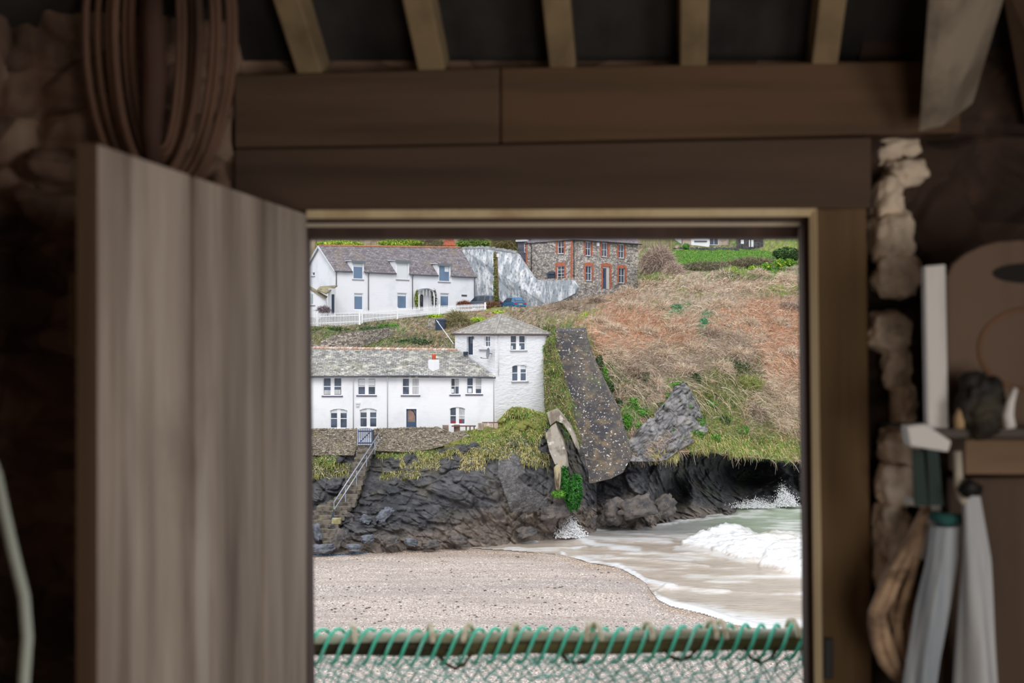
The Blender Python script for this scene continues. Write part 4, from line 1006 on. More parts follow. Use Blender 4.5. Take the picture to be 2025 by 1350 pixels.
# ---- left hand cliff under the cottages
def lc_top(x): return np.interp(x, [540, 608, 700, 760, 860, 920, 950, 978, 1000, 1010, 1022, 1040, 1060, 1078, 1100, 1120, 1140, 1165, 1180], [886, 884, 882, 884, 872, 852, 846, 838, 815, 806, 804, 806, 812, 816, 806, 830, 862, 925, 960])
def lc_bot(x): return np.interp(x, [540, 620, 700, 800, 880, 1000, 1100, 1180], [1112, 1108, 1104, 1092, 1088, 1078, 1068, 1062])
LC = [(540, 890, 122.5), (640, 890, 122.4), (760, 885, 122.6), (870, 880, 122), (920, 855, 122.3), (980, 840, 123), (1010, 808, 122.6), (1060, 815, 122.5), (1100, 810, 123.5), (1150, 900, 125.5), (1180, 965, 127),
      (620, 930, 119.5), (700, 930, 120), (800, 925, 119.8), (900, 890, 119.5), (960, 880, 119.5), (1020, 880, 119.5), (1080, 880, 121), (1120, 900, 122.5), (900, 940, 117.5), (960, 930, 117.3), (1020, 930, 117.8), (1080, 930, 119.8), (1130, 960, 122.5),
      (620, 1000, 116.5), (680, 1000, 117.5), (740, 980, 117), (800, 990, 116), (870, 1000, 116), (950, 1000, 116.5), (1020, 990, 117.5), (1090, 1000, 119.5), (1150, 1010, 124), (1175, 1040, 125.5), (620, 1060, 112.5), (680, 1060, 112.5), (760, 1060, 113), (850, 1060, 114), (930, 1055, 116), (1000, 1050, 118), (1060, 1045, 120), (1120, 1040, 122.5),
      (540, 1110, 110), (620, 1105, 110), (700, 1100, 110.8), (800, 1090, 113.2), (880, 1086, 114.6), (1000, 1076, 117.2), (1100, 1066, 120), (1180, 1060, 124)]
RL = RBF(LC, .002)
def lcD(px, py):
    D = RL(px, py); V = Pn(px, py, D)
    k = np.clip((py - lc_top(px)) / 22.0, .10, 1)
    mas = in_poly(px, py, [(985, 905), (1000, 893), (1025, 895), (1040, 935), (1020, 945), (1090, 990), (1085, 1012), (1010, 1012), (985, 940)])
    stairs = np.clip(1 - np.abs(px - np.interp(py, [885, 960, 1000, 1040, 1075], [718, 700, 655, 640, 640])) / 40.0, 0, 1)
    chaos = .9 * fbm(V / 2.6, 4, 101) + .5 * fract_blocks(rotx(V, 'y', -.5), (.6, .6, .9), 103) + .22 * np.abs(fbm(V / .5, 3, 107))
    return D - k * (.55 * rock_disp(V) + chaos) * np.where(mas, .18, 1.0) * (1 - .75 * stairs) + .8 * stairs
def lccol(px, py):
    D = RL(px, py); c = rock_cols(px, py, D, np.interp(px, [600, 800, 950, 1150], [1055, 1035, 1000, 985]), rg_, .9)
    mas = in_poly(px, py, [(985, 905), (1000, 893), (1025, 895), (1040, 935), (1020, 945), (1090, 990), (1085, 1012), (1010, 1012), (985, 940)])[:, None]
    V = Pn(px, py, D); f1, f2, idv = voro(V * np.array([2.6, 2.6, 5.0]), 81)
    mc = np.array(lin((108, 106, 106))) * (.7 + .6 * idv[:, None]) * np.clip((f2 - f1) * 6 + .35, 0, 1)[:, None]
    c = np.where(mas, mc, c)
    # turf along the top
    t = np.clip((np.interp(px, [600, 700, 760, 860, 920, 1000, 1070, 1085, 1110], [905, 892, 895, 892, 880, 868, 865, 830, 815]) + 10 * fbm(V / 1.5, 3, 90) - py) / 6, 0, 1)[:, None]
    gc = np.array(lin((128, 128, 62))) * (1 + .4 * fbm(V / .8, 3, 91)[:, None])
    return c * (1 - t) + gc * t
patch('cliff_left', ROCKM, np.concatenate([np.arange(60, 540, 5.0), np.arange(540, 1181, 1.35)]), np.linspace(0, 1, 190), lc_top, lc_bot, lcD, lccol, 'dark rocky cliff below the terrace wall and cottages', 'cliff')
# top of the knoll behind the cliff edge, runs back under the tower and the terrace
X = np.arange(60, 1181, 8.0); D0 = lcD(X, lc_top(X)); f0 = Pn(X, lc_top(X), D0); b0 = f0.copy(); b0[:, 1] += 9; b0[:, 0] *= (D0 + 9) / D0; b0[:, 2] -= .6
V = np.stack([f0, b0], 1).reshape(-1, 3)
tag(np_mesh('terrace_ground', V, grid_q(len(X), 2)[:, ::-1], GROUND, np.tile(np.array(lin((128, 124, 84))), (len(V), 1)), smooth=False), 'terrace in front of the lower cottage', 'terrace', kind='structure')
# turf and hanging straw grass on the cliff
def lc_strands(name, label, n, boxes, rng):
    P_ = []
    for (x0, x1, y0, y1, w, pal) in boxes:
        k = int(n * w); px = rng.uniform(x0, x1, k); py = rng.uniform(y0, y1, k)
        m = py > lc_top(px) - 1; px, py = px[m], py[m]; k = len(px)
        q = Pn(px, py, 120)
        m = fbm(q / 1.4, 3, 77) > -.16; px, py = px[m], py[m]; k = len(px)
        D = lcD(px, py) - .03; b = Pn(px, py, D)
        idx = np.array(pal)[rng.integers(0, len(pal), k)]
        d = rng.normal(size=(k, 3)) * .45 + np.array([0, -.6, .25])
        P_.append(strands(b, d, rng.uniform(.16, .42, k), rng.uniform(.035, .07, k), rng.uniform(.5, 1.3, k), pal_cols(idx, rng), rng=rng))
    V, Q, C_ = join_np(P_)
    return tag(np_mesh(name, V, Q, BLADE, C_), label, 'grass', kind='stuff')
lc_strands('cliff_grass', 'tufts of green and straw grass hanging over the cliff edge', 15000, [
    (995, 1080, 803, 870, .16, (3, 3, 4, 6)), (900, 1000, 850, 880, .14, (3, 4, 3, 6)), (865, 990, 872, 906, .14, (6, 3, 6, 3)), (980, 1080, 850, 905, .14, (3, 6, 6, 5)), (745, 880, 882, 905, .12, (3, 4, 6)), (790, 870, 895, 925, .07, (6, 6, 3)), (605, 665, 880, 920, .08, (3, 4, 6)), (615, 705, 915, 945, .06, (6, 3, 3)), (745, 830, 930, 945, .03, (6, 3)), (905, 960, 895, 930, .04, (6, 6)), (1082, 1130, 805, 870, .09, (3, 4, 5)), (1030, 1085, 880, 920, .05, (6, 3))], np.random.default_rng(31))
def edge_grass(name, label, n, fn, rng, pal):
    px, py = fn(n, rng); k = len(px); D = hillD(px, py) - .25; b = Pn(px, py, D)
    d = rng.normal(size=(k, 3)) * .35 + np.array([.1, -.7, -.1]); idx = np.array(pal)[rng.integers(0, len(pal), k)]
    V, Q, C_ = strands(b, d, rng.uniform(.2, .55, k), rng.uniform(.04, .08, k), rng.uniform(.5, 1.3, k), pal_cols(idx, rng), rng=rng)
    return tag(np_mesh(name, V, Q, BLADE, C_), label, 'grass', kind='stuff')
edge_grass('overhanging_grass', 'straw and green grass hanging over the cave roof', 5200, lambda n, r: (lambda x: (x, hill_bot(x) - 4 - np.abs(r.normal(0, 15, n)) - 10 * (fbm(np.stack([x / 30, x * 0, x * 0], -1), 3, 5) + .5)))(r.uniform(1345, 1660, n)), np.random.default_rng(33), (3, 6, 6, 4, 3))
edge_grass('outcrop_grass', 'straw tufts under the pale outcrop', 700, lambda n, r: (r.uniform(1285, 1340, n), r.uniform(885, 905, n)), np.random.default_rng(34), (6, 6, 3))
# grassy strip between the tower and the ramp wall
def gsL(y): return np.interp(y, [640, 800, 880], [1074, 1076, 1085])
def gsR(y): return np.interp(y, [640, 682, 716, 754, 788, 827, 861, 880], [1098, 1098, 1110, 1117, 1132, 1136, 1145, 1148])
yy, tt = np.meshgrid(np.linspace(645, 880, 100), np.linspace(0, 1, 24), indexing='ij')
gpx = gsL(yy) + (gsR(yy) - gsL(yy)) * tt
def gsD(px, py): return np.interp(py, [640, 760, 880], [128.2, 126.2, 124.2]) + .6 * fbm(np.stack([px / 16, py / 14, px * 0], -1), 3, 44) + .8 * ((px - gsL(py)) / (gsR(py) - gsL(py)) - .35) ** 2
V = Pn(gpx, yy, gsD(gpx, yy)).reshape(-1, 3)
tag(np_mesh('grass_bank', V, grid_q(100, 24), GROUND, np.tile(np.array(lin((108, 104, 66))), (len(V), 1)) * (1 + .4 * fbm(V / .9, 3, 45)[:, None])), 'steep grassy strip between tower and ramp wall', 'bank', kind='structure')
r = np.random.default_rng(35); n = 4200; py = r.uniform(648, 880, n); t = r.random(n); px = gsL(py) + (gsR(py) - gsL(py)) * t; b = Pn(px, py, gsD(px, py)); idx = np.array((3, 3, 4, 5, 5, 2, 6))[r.integers(0, 7, n)]
V, Q, C_ = strands(b, r.normal(size=(n, 3)) * .7 + np.array([.1, -.6, .35]), r.uniform(.16, .42, n), r.uniform(.04, .075, n), r.uniform(.3, 1.1, n), pal_cols(idx, r), rng=r)
tag(np_mesh('bank_grass', V, Q, BLADE, C_), 'rough grass on the strip between tower and ramp wall', 'grass', kind='stuff')

# ---- dark stone ramp wall, old buttress and algae
RAMPM = mat('dark_ramp_stone', (104, 98, 94), .9, [((76, 75, 80), .35, .42, .6), ((140, 122, 98), 1.1, .50, .64, 'noise', .8), ((70, 66, 64), (2.4, 2.4, 4.2), .3, .9, 'voro', .6), ((236, 234, 226), (5.5, 5.5, 6.5), .615, .645, 'noise'), ((116, 124, 84), .6, .58, .70, 'noise', .5)], bump=((2.4, 2.4, 4.2), .6, .06, 'cell'))
def rampD(y): return np.interp(y, [650, 960], [129.0, 125.2])
mb = MB(); mb.prism([P(x, y, rampD(y)) for x, y in RAMP], (.3, 1.6, .3)); tag(mb.build('ramp_wall', RAMPM), 'tall dark battered stone wall speckled with white lichen beside the tower', 'wall')
CON1 = [(1081, 815), (1100, 808), (1113, 824), (1126, 842), (1137, 864), (1144, 890), (1138, 884), (1129, 862), (1114, 838), (1100, 832), (1088, 842)]
CON2 = [(1078, 858), (1090, 842), (1099, 836), (1103, 850), (1114, 874), (1119, 900), (1122, 925), (1114, 926), (1106, 922), (1097, 918), (1086, 892)]
mb = MB(); mb.prism([P(x, y, np.interp(y, [808, 890], [121.4, 120.2])) for x, y in CON1], (.2, 1.4, 0)); mb.prism([P(x, y, np.interp(y, [836, 926], [120.8, 118.6])) for x, y in CON2], (.2, 1.8, 0))
tag(mb.build('concrete_buttress', CONC, bevel=.06), 'pale stained concrete buttress leaning on the cliff under the tower', 'buttress')
def blob(name, m, cx, cy, D, sx, sy, sz, seed, rz=0, ry=0, rough=.3, n=4, label=None, cat=None, group=None, blocky=.5, parent=None, kind=None):
    bm = bmesh.new(); bmesh.ops.create_icosphere(bm, subdivisions=n, radius=1.0)
    v = np.array([q.co[:] for q in bm.verts]); f = [[q.index for q in fc.verts] for fc in bm.faces]; bm.free()
    s = np.max(np.abs(v), axis=1, keepdims=True); v = v * (1 - blocky) + v / s * blocky * .8
    sc = np.array([sx, sy, sz]); d = rough * fract_blocks(v * 1.1 + seed * 3.1, (1, 1, 1.6), seed) + rough * .6 * fbm(v * 2.2 + seed, 3, seed)
    v = v * (1 + d[:, None]) * sc
    for ax, an in (('y', ry), ('z', rz)): v = rotx(v, ax, an)
    p0 = P(cx, cy, D); o = np_mesh(name, v, np.array(f), m, None, smooth=False)
    o.location = Vector([float(q) for q in p0]) - (wloc(parent) if parent is not None else Vector())
    if parent is not None: o.parent = parent
    return tag(o, label, cat, group, kind)
r = np.random.default_rng(9)
parts = [leaf_cloud(P(1117, 955, 118.6), (.35, .3, 1.4), 900, .12, [(52, 120, 44), (40, 98, 36), (70, 140, 50)], 5), leaf_cloud(P(1134, 975, 118.9), (.75, .4, 1.5), 2200, .12, [(48, 108, 42), (36, 88, 34), (62, 128, 44)], 6), leaf_cloud(P(1105, 977, 118), (.55, .3, .3), 600, .12, [(110, 160, 60), (90, 146, 52)], 7), leaf_cloud(P(1144, 950, 119.4), (.3, .3, .5), 400, .12, [(70, 140, 50), (52, 120, 44)], 8)]
V, Q, C_ = join_np(parts); tag(np_mesh('algae_growth', V, Q, LEAF, C_, smooth=False), 'bright green algae and weed below the concrete buttress', 'algae', kind='stuff')
DRIFT = mat('pale_stump_rock', (172, 160, 128), .9, [((86, 76, 64), (3, 3, .5), .48, .6)], bump=((3, 3, .6), 1, .1))
mb = MB(); mb.tube([P(1103, 975, 118.2), P(1102, 960, 118.0), P(1103, 940, 118.0), P(1102, 925, 118.1), P(1104, 918, 118.3)], [.16, .26, .30, .32, .16], 9); tag(mb.build('drip_stone', DRIFT, smooth=True), 'upright pale dripstone block under the concrete buttress', 'rock')
ROCKB = mat('loose_rock', (112, 104, 98), .8, [((78, 76, 78), 1.6, .42, .6), ((146, 138, 128), 3.0, .6, .75)], bump=((3, 3, 7), .9, .08))
ROCKG = mat('blue_grey_rock', (118, 122, 132), .75, [((80, 84, 94), 2.0, .45, .62), ((104, 122, 100), .9, .6, .72)], bump=((3, 3, 8), .9, .08))
for (cx, cy, sx, sy, sz, ry, m, lb) in (
        (627, 1052, .42, .5, .80, .3, ROCKG, 'upright blue grey boulder left of the lowest steps'),
        (668, 1066, .48, .5, 1.0, -.5, ROCKB, 'large tilted slab of rock at the foot of the steps'),
        (638, 1084, 1.0, .6, .38, .05, ROCKG, 'low flat blue boulder half in the shingle by the striped rope'),
        (688, 1021, .6, .5, .42, -.3, ROCKB, 'brown boulder right of the step block below the handrail'),
        (724, 1027, .50, .5, .38, -.4, ROCKG, 'rounded grey boulder half way up the rocks right of the steps'),
        (727, 1066, .58, .5, .36, .2, ROCKG, 'pale blue boulder low down right of the tilted slab'),
        (700, 1082, .7, .5, .30, -.1, ROCKG, 'dark wet boulder at the shingle edge right of the tilted slab'),
        (772, 1070, .7, .6, .42, .4, ROCKB, 'brown slab at the foot of the cliff directly below the long wall'),
        (812, 1072, .6, .5, .34, -.3, ROCKG, 'grey wedge shaped rock at the shingle edge below the middle of the cliff'),
        (850, 1076, .8, .6, .36, .1, ROCKB, 'low dark rock where the thin water sheet meets the shingle'),
        (760, 1018, .9, .6, .42, .7, ROCKG, 'long tilted grey rib of rock right of the steel handrail'),
        (905, 1068, .9, .7, .46, -.2, ROCKB, 'rounded brown rock at the water edge left of the splash'),
        (1040, 1052, .9, .7, .5, .3, ROCKB, 'knobbly brown rock below the square masonry patch'),
        (655, 1040, .3, .4, .22, .2, ROCKB, 'small brown stone on the lowest steps'),
        (1113, 990, 1.0, .8, .65, .0, ROCKB, 'black boulder below the green algae'),
        (1095, 1012, 1.4, .9, .7, .1, ROCKB, 'brown boulder pile rock beside the small splash'),
        (1258, 1003, 1.9, 1.2, 1.1, .3, ROCKB, 'big pale brown boulder at the foot of the headland'),
        (1213, 1012, 1.1, 1.0, 1.4, -.2, ROCKB, 'upright brown boulder at the foot of the ramp wall'),
        (1312, 1000, 1.2, 1.0, 1.2, .5, ROCKB, 'leaning boulder at the left side of the cave mouth'),
        (1170, 1032, .5, .6, .9, .1, ROCKB, 'narrow rock standing in the surf below the ramp wall')):
    base = (RL(cx, cy) if cx < 1150 else RC(cx, cy)); blob('boulder', m, cx, cy, float(base) - .85 * sy - .35, sx, sy, sz, int(cx) % 97, .3, ry, label=lb, cat='boulder', blocky=.6, rough=.35)

# ---- beach
WL = [(500, 1078), (860, 1078), (1000, 1086), (1115, 1096), (1166, 1111), (1223, 1121), (1249, 1134), (1275, 1149), (1288, 1170), (1300, 1184), (1325, 1197), (1397, 1214), (1455, 1235), (1518, 1247), (1600, 1251), (1800, 1262)]
wx = np.array([w[0] for w in WL], float); wy = np.array([w[1] for w in WL], float)
def wl_y(px): return np.interp(px, wx, wy)
def beach_point(px, py):
    z = np.full(px.shape, ZS); Dw = 16.8 * FPX / (wl_y(px) - 675)
    for _ in range(6):
        D = (1.55 - z) * FPX / (py - 675); z = ZS + np.clip(.02 * (Dw - D), -1.0, 1.3)
    return np.stack([(px - 1012.5) / FPX * D, D, z], -1)
X = np.concatenate([np.arange(-700, 400, 25.0), np.arange(400, 1800, 4.0), np.arange(1800, 3000, 25.0)]); Y = np.concatenate([np.arange(1052, 1130, 1.5), np.arange(1130, 1420, 3.0), np.arange(1420, 2400, 40.0)])
px, py = np.meshgrid(X, Y, indexing='ij'); V = beach_point(px, py).reshape(-1, 3); a, b = px.ravel(), py.ravel()
V[:, 2] += .06 * fbm(V / np.array([5.0, 2.0, 1]), 3, 55) + .02 * fbm(V / .7, 2, 56)
n1 = fbm(np.stack([a / 160, b / 14, a * 0], -1), 4, 57); n2 = fbm(np.stack([a / 40, b / 6, a * 0], -1), 3, 58)
dry = np.array(lin((190, 177, 168))); wet = np.array(lin((168, 146, 124))); grey = np.array(lin((166, 158, 152)))
w = np.clip(1 - (wl_y(a) + 0 - b) / -34.0, 0, 1); w = np.where(a < 1115, np.clip((1112 - b) / 18 + n2 * .8, 0, 1), np.clip((wl_y(a) + 22 - b) / 16 + n2 * .3, 0, 1))
c = dry * (1 + .10 * n1[:, None]) * (1 - w[:, None]) + wet * w[:, None]
g = np.clip(np.exp(-((b - np.interp(a, [600, 800, 1000, 1100, 1300], [1166, 1166, 1158, 1152, 1160])) / 7.0) ** 2) * .9 + .9 * np.clip(1 - np.abs(b - wl_y(a) - 26) / 18, 0, 1) * (a > 1230) + .4 * np.clip(n1 * 2.2 - .4, 0, 1), 0, 1)[:, None]
c = c * (1 - .8 * g) + grey * .8 * g
tag(np_mesh('beach', V, grid_q(len(X), len(Y))[:, ::-1], SAND, c), 'pinkish shingle beach', 'beach', kind='structure')
# scattered dark pebbles and weed
r = np.random.default_rng(41); n = 420
px = r.uniform(600, 1250, n); py = 1090 + 170 * r.random(n) ** .8; m = py > wl_y(px) + 12; px, py = px[m], py[m]
b = beach_point(px, py); parts = []
octv = np.array([(1, 0, 0), (-1, 0, 0), (0, 1, 0), (0, -1, 0), (0, 0, 1), (0, 0, -1)], float); octf = np.array([(0, 2, 4), (2, 1, 4), (1, 3, 4), (3, 0, 4), (2, 0, 5), (1, 2, 5), (3, 1, 5), (0, 3, 5)])
V = []; Q = []
for i in range(len(b)):
    s = r.uniform(.03, .085); V.append(b[i] + [0, 0, .02] + octv * [s * r.uniform(.8, 2.0), s, s * .6]); Q.append(octf + 6 * i)
tag(np_mesh('beach_pebbles', np.concatenate(V), np.concatenate(Q), mat('dark_pebble', (96, 88, 88), .8, [((176, 160, 150), .4, .5, .55)]), smooth=False), 'scattered dark pebbles and weed on the shingle', 'pebbles', kind='stuff')

# ---- sea
BRK = [(1346, 1077), (1372, 1062), (1405, 1050), (1437, 1038), (1470, 1045), (1500, 1058), (1530, 1054), (1560, 1056), (1620, 1062), (1720, 1070), (1720, 1165), (1600, 1143), (1580, 1138), (1540, 1128), (1500, 1118), (1506, 1112), (1470, 1108), (1425, 1094), (1395, 1087), (1347, 1083)]
X = np.concatenate([np.arange(840, 1760, 2.0), np.arange(1760, 3000, 12.0)]); Y = np.concatenate([np.arange(985, 1160, 1.25), np.arange(1160, 1300, 2.0)])
px, py = np.meshgrid(X, Y, indexing='ij'); a, b = px.ravel(), py.ravel()
D = 16.8 * FPX / (b - 675); V = np.stack([(a - 1012.5) / FPX * D, D, np.full(a.shape, ZS)], -1)
nn = fbm(V / np.array([1.6, .9, 1]), 4, 60); n3 = fbm(V / np.array([5, 2.2, 1]), 3, 61); n4 = fbm(V / np.array([.5, .35, 1]), 3, 62)
ja = a + 9 * n4; jb = b + 4 * nn
inb = in_poly(ja, jb, BRK)
def edge_d(a, b, poly):
    d = np.full(a.shape, 1e9)
    for i in range(len(poly)):
        x0, y0 = poly[i]; x1, y1 = poly[(i + 1) % len(poly)]
        t = np.clip(((a - x0) * (x1 - x0) + (b - y0) * (y1 - y0)) / ((x1 - x0) ** 2 + (y1 - y0) ** 2 + 1e-9), 0, 1)
        d = np.minimum(d, np.hypot(a - x0 - t * (x1 - x0), (b - y0 - t * (y1 - y0))))
    return d
def line_d(a, b, pts):
    d = np.full(a.shape, 1e9)
    for i in range(len(pts) - 1):
        x0, y0 = pts[i]; x1, y1 = pts[i + 1]
        t = np.clip(((a - x0) * (x1 - x0) + (b - y0) * (y1 - y0)) / ((x1 - x0) ** 2 + (y1 - y0) ** 2 + 1e-9), 0, 1)
        d = np.minimum(d, np.hypot((a - x0 - t * (x1 - x0)) * .5, b - y0 - t * (y1 - y0)))
    return d
foam = np.zeros(a.shape); hgt = np.zeros(a.shape)
ed = edge_d(ja, jb, BRK)
streak = np.clip(1 - np.clip((1092 - b) / 22, 0, 1) * np.clip((a - 1455) / 60, 0, 1) * np.clip(.55 + 2.2 * n3 + .8 * nn, 0, 1), 0, 1)
foam = np.maximum(foam, np.where(inb, np.clip(ed / 3, 0, 1) * streak, 0))
hgt += np.where(inb, np.clip(ed / 16, 0, 1) ** .6 * (.75 + .30 * nn + .16 * n4), 0)
L1 = [(1113, 1094), (1118, 1100), (1166, 1110), (1223, 1120), (1249, 1133), (1275, 1148), (1327, 1160)]
L2 = [(1255, 1168), (1296, 1184), (1325, 1197), (1397, 1214), (1455, 1234), (1518, 1246), (1600, 1250), (1760, 1262)]
foam = np.maximum(foam, np.clip(1.5 - line_d(ja, jb, L1) / (2.2 + np.clip((a - 1200) / 40, 0, 3)), 0, 1))
foam = np.maximum(foam, np.clip(1.8 - line_d(ja, jb, L2) / (4.5 + np.clip((a - 1290) / 16, 0, 14)), 0, 1))
band = np.clip((b - (wl_y(a) - 46)) / 46, 0, 1) * np.clip((a - 1300) / 60, 0, 1); foam = np.maximum(foam, band * np.clip(.25 + 2.0 * n3 + nn, 0, 1))
hgt += (.10 * np.clip(1.5 - line_d(a, b, L1) / 5, 0, 1) + .12 * np.clip(1.5 - line_d(a, b, L2) / 8, 0, 1)) * np.clip((wl_y(a) - b) / 7, 0, 1)
for pts, wd, st in (([(880, 1077), (1000, 1073), (1060, 1071)], 1.0, .7), ([(1000, 1085), (1090, 1085), (1157, 1083)], 1.6, .8), ([(1145, 1066), (1180, 1078), (1222, 1084), (1260, 1088)], 4, .9), ([(1112, 1060), (1160, 1066), (1260, 1068), (1320, 1072)], 4.5, .7), ([(1310, 1029), (1380, 1030), (1430, 1026), (1458, 1022)], 2.2, .8), ([(1160, 1049), (1200, 1046), (1300, 1040), (1340, 1032), (1420, 1018), (1470, 1004)], 2.0, .7), ([(1464, 1006), (1500, 1000), (1540, 1004), (1600, 1006), (1760, 1010)], 2.2, .9), ([(1200, 1100), (1300, 1110), (1400, 1120)], 1.5, .4), ([(1260, 1190), (1320, 1160), (1440, 1170)], 1.6, .4), ([(1340, 1085), (1400, 1092), (1470, 1112)], 3.5, .6)):
    foam = np.maximum(foam, st * np.clip(1.5 - line_d(ja, jb, pts) / wd, 0, 1)); hgt += .10 * np.clip(1.3 - line_d(a, b, pts) / (wd * 2), 0, 1)
foam = np.maximum(foam, .75 * np.clip(n3 * 2.2 + nn * 1.3 - .28, 0, 1))  # scattered foam, also painting bright water reflections white
hgt += .30 * np.exp(-(line_d(a, b, [(1464, 1012), (1540, 1010), (1760, 1014)]) / 6) ** 2)
deep = np.clip((1085 - b) / 40, 0, 1) * np.clip((a - 1330) / 130, 0, 1); mid = np.clip((1075 - b) / 24, 0, 1)
cw = np.array(lin((196, 182, 166))) * (1 - mid[:, None]) + np.array(lin((164, 165, 164))) * mid[:, None]
cw = cw * (1 - deep[:, None]) + np.array(lin((164, 178, 154))) * deep[:, None]
cw = cw * (1 + .35 * n3[:, None] + .15 * nn[:, None])
fm = np.clip(foam, 0, 1)[:, None]; c = cw * (1 - fm) + np.array(lin((246, 247, 248))) * fm
V[:, 2] += hgt * np.clip((wl_y(a) - b) / 6 + .1, .05, 1) + .07 * nn * np.clip((1200 - b) / 100, .15, 1) + .10 * n3 * np.clip((1100 - b) / 60, 0, 1) + .03
# the sheet ends at the swash line
q = grid_q(len(X), len(Y)); keep = (b < wl_y(a) + 3)[q].all(1)
tag(np_mesh('sea', V, q[keep][:, ::-1], SEA, c), 'shallow sea with a breaking wave running up the beach', 'sea', kind='structure')
# spray
def spray(name, label, cx, cy, D, rad, n, seed, lean=0.0, s=(.015, .06)):
    r = np.random.default_rng(seed); V = []; Q = []
    for i in range(n):
        t = 1.0; d = np.clip(r.normal(size=3) * .42, -1.3, 1.3); z = abs(d[2]) * rad[2] * (1 - .45 * min(1, abs(d[0]))) * 1.25
        p = P(cx, cy, D) + np.array([d[0] * rad[0] * t + lean * z, d[1] * rad[1] * t, z]); k = r.uniform(*s) * (1.25 - .6 * abs(d[2]))
        V.append(p + octv * k); Q.append(octf + 6 * i)
    return tag(np_mesh(name, np.concatenate(V), np.concatenate(Q), FOAM, smooth=True), label, 'spray', kind='stuff')
spray('wave_splash', 'small white splash bursting on the rock at the cliff foot', 1128, 1062, 120.3, (1.1, .6, 1.3), 2600, 1, .1, (.02, .075))
spray('wave_splash', 'plume of spray thrown up at the right end of the headland', 1556, 1000, 140.5, (1.1, .6, 1.7), 2000, 2, -.2, (.02, .075))
spray('wave_splash', 'lower crest of spray on the wave below the cave', 1490, 1004, 139.5, (2.4, .6, .9), 1500, 3, .3, (.015, .06))
# ================================================================== SMALLER THINGS OUTSIDE
# ---- picket fences
def picket_fence(label, pts, npk, hpx, posts, group=None):
    """pts: base line in the photo (px, py, D); hpx: picket height in px per point"""
    pts = [(x, y, float(RH(x, hill_top(x))) - .7) for x, y, D in pts]; W = [P(*p) for p in pts]; hs = [h / FPX * p[2] for h, p in zip(hpx, pts)]
    acc = [0]
    for i in range(len(W) - 1): acc.append(acc[-1] + np.linalg.norm(W[i + 1] - W[i]))
    def at(s):
        for i in range(len(W) - 1):
            if s <= acc[i + 1] + 1e-6:
                t = (s - acc[i]) / (acc[i + 1] - acc[i]); return W[i] + (W[i + 1] - W[i]) * t, hs[i] + (hs[i + 1] - hs[i]) * t, nrm((W[i + 1] - W[i]) * [1, 1, 0])
    root = thing('picket_fence', label, 'fence', W[0], group)
    src = None
    for k in range(npk):
        p, h, d = at(acc[-1] * (k + .5) / npk)
        if src is None:
            mb = MB(); FF = Fr(W[0], (1, 0)); w_ = .040
            mb.prism([FF.at(-w_, 0, 0), FF.at(w_, 0, 0), FF.at(w_, 0, .93), FF.at(0, 0, 1.0), FF.at(-w_, 0, .93)], (0, .03, 0))
            src = o = mb.build('picket', PICKET, root)
        else:
            o = src.copy(); COL.objects.link(o); o.parent = root
        o.location = Vector([float(q) for q in p]) - root.location; o.scale = (1, 1, float(h)); o.rotation_euler = (0, 0, math.atan2(d[1], d[0]))
    for f in (.25, .72):
        mb = MB(); mb.tube([w + [0, .06, h * f] for w, h in zip(W, hs)], .05, 4); mb.build('rail', PICKET, root)
    for s in posts:
        p, h, d = at(acc[-1] * s); mb = MB(); FF = Fr(p, d); mb.box(FF, -.09, .09, -.12, .06, -.2, h + .12); mb.build('post', PICKET, root)
    return root
picket_fence('short tall run of white picket fence at the far left with a thick post', [(596, 645.5, 160.6), (633, 646, 161.2), (714, 642, 162.8)], 42, (26.5, 28, 26), (.31, .98))
picket_fence('long white picket fence climbing right past the cottage porch', [(716, 637, 163.0), (770, 631, 164.0), (860, 621, 166.2), (962, 613, 168.4)], 92, (23, 21, 17, 13.5), (.0, .28, .62, .99))

# ---- whitewashed retaining wall behind the cars
RW = [(915, 491.5), (955, 490.5), (985, 494), (1020, 500), (1024, 503), (1040, 528), (1058, 552.5), (1080, 555), (1133, 554), (1142, 568), (1137, 580), (1108, 595), (1080, 602), (1050, 612), (915, 618)]
def rwD(x): return np.interp(x, [915, 1050, 1142], [186.5, 181.5, 175.5])
mb = MB(); mb.prism([P(x, y, rwD(x)) for x, y in RW], (.3, .9, 0)); ro = mb.build('retaining_wall', WASHED); tag(ro, 'tall streaked whitewashed stone retaining wall behind the parked cars', 'wall')
mb = MB()
r = np.random.default_rng(6)
for i in range(46):
    x = 917 + i * 2.3; y = np.interp(x, [915, 955, 985, 1020, 1024], [491.5, 490.5, 494, 500, 503]); p = P(x, y, rwD(x) + .2); s = r.uniform(.08, .16)
    FF = Fr(p, (1, -.35)); mb.box(FF, -s, s, -.2, .25, -.05, r.uniform(.10, .34))
mb.build('coping_stones', mat('coping_stone', (176, 178, 176), .9, [((130, 132, 132), 2.0, .45, .65)]), ro)
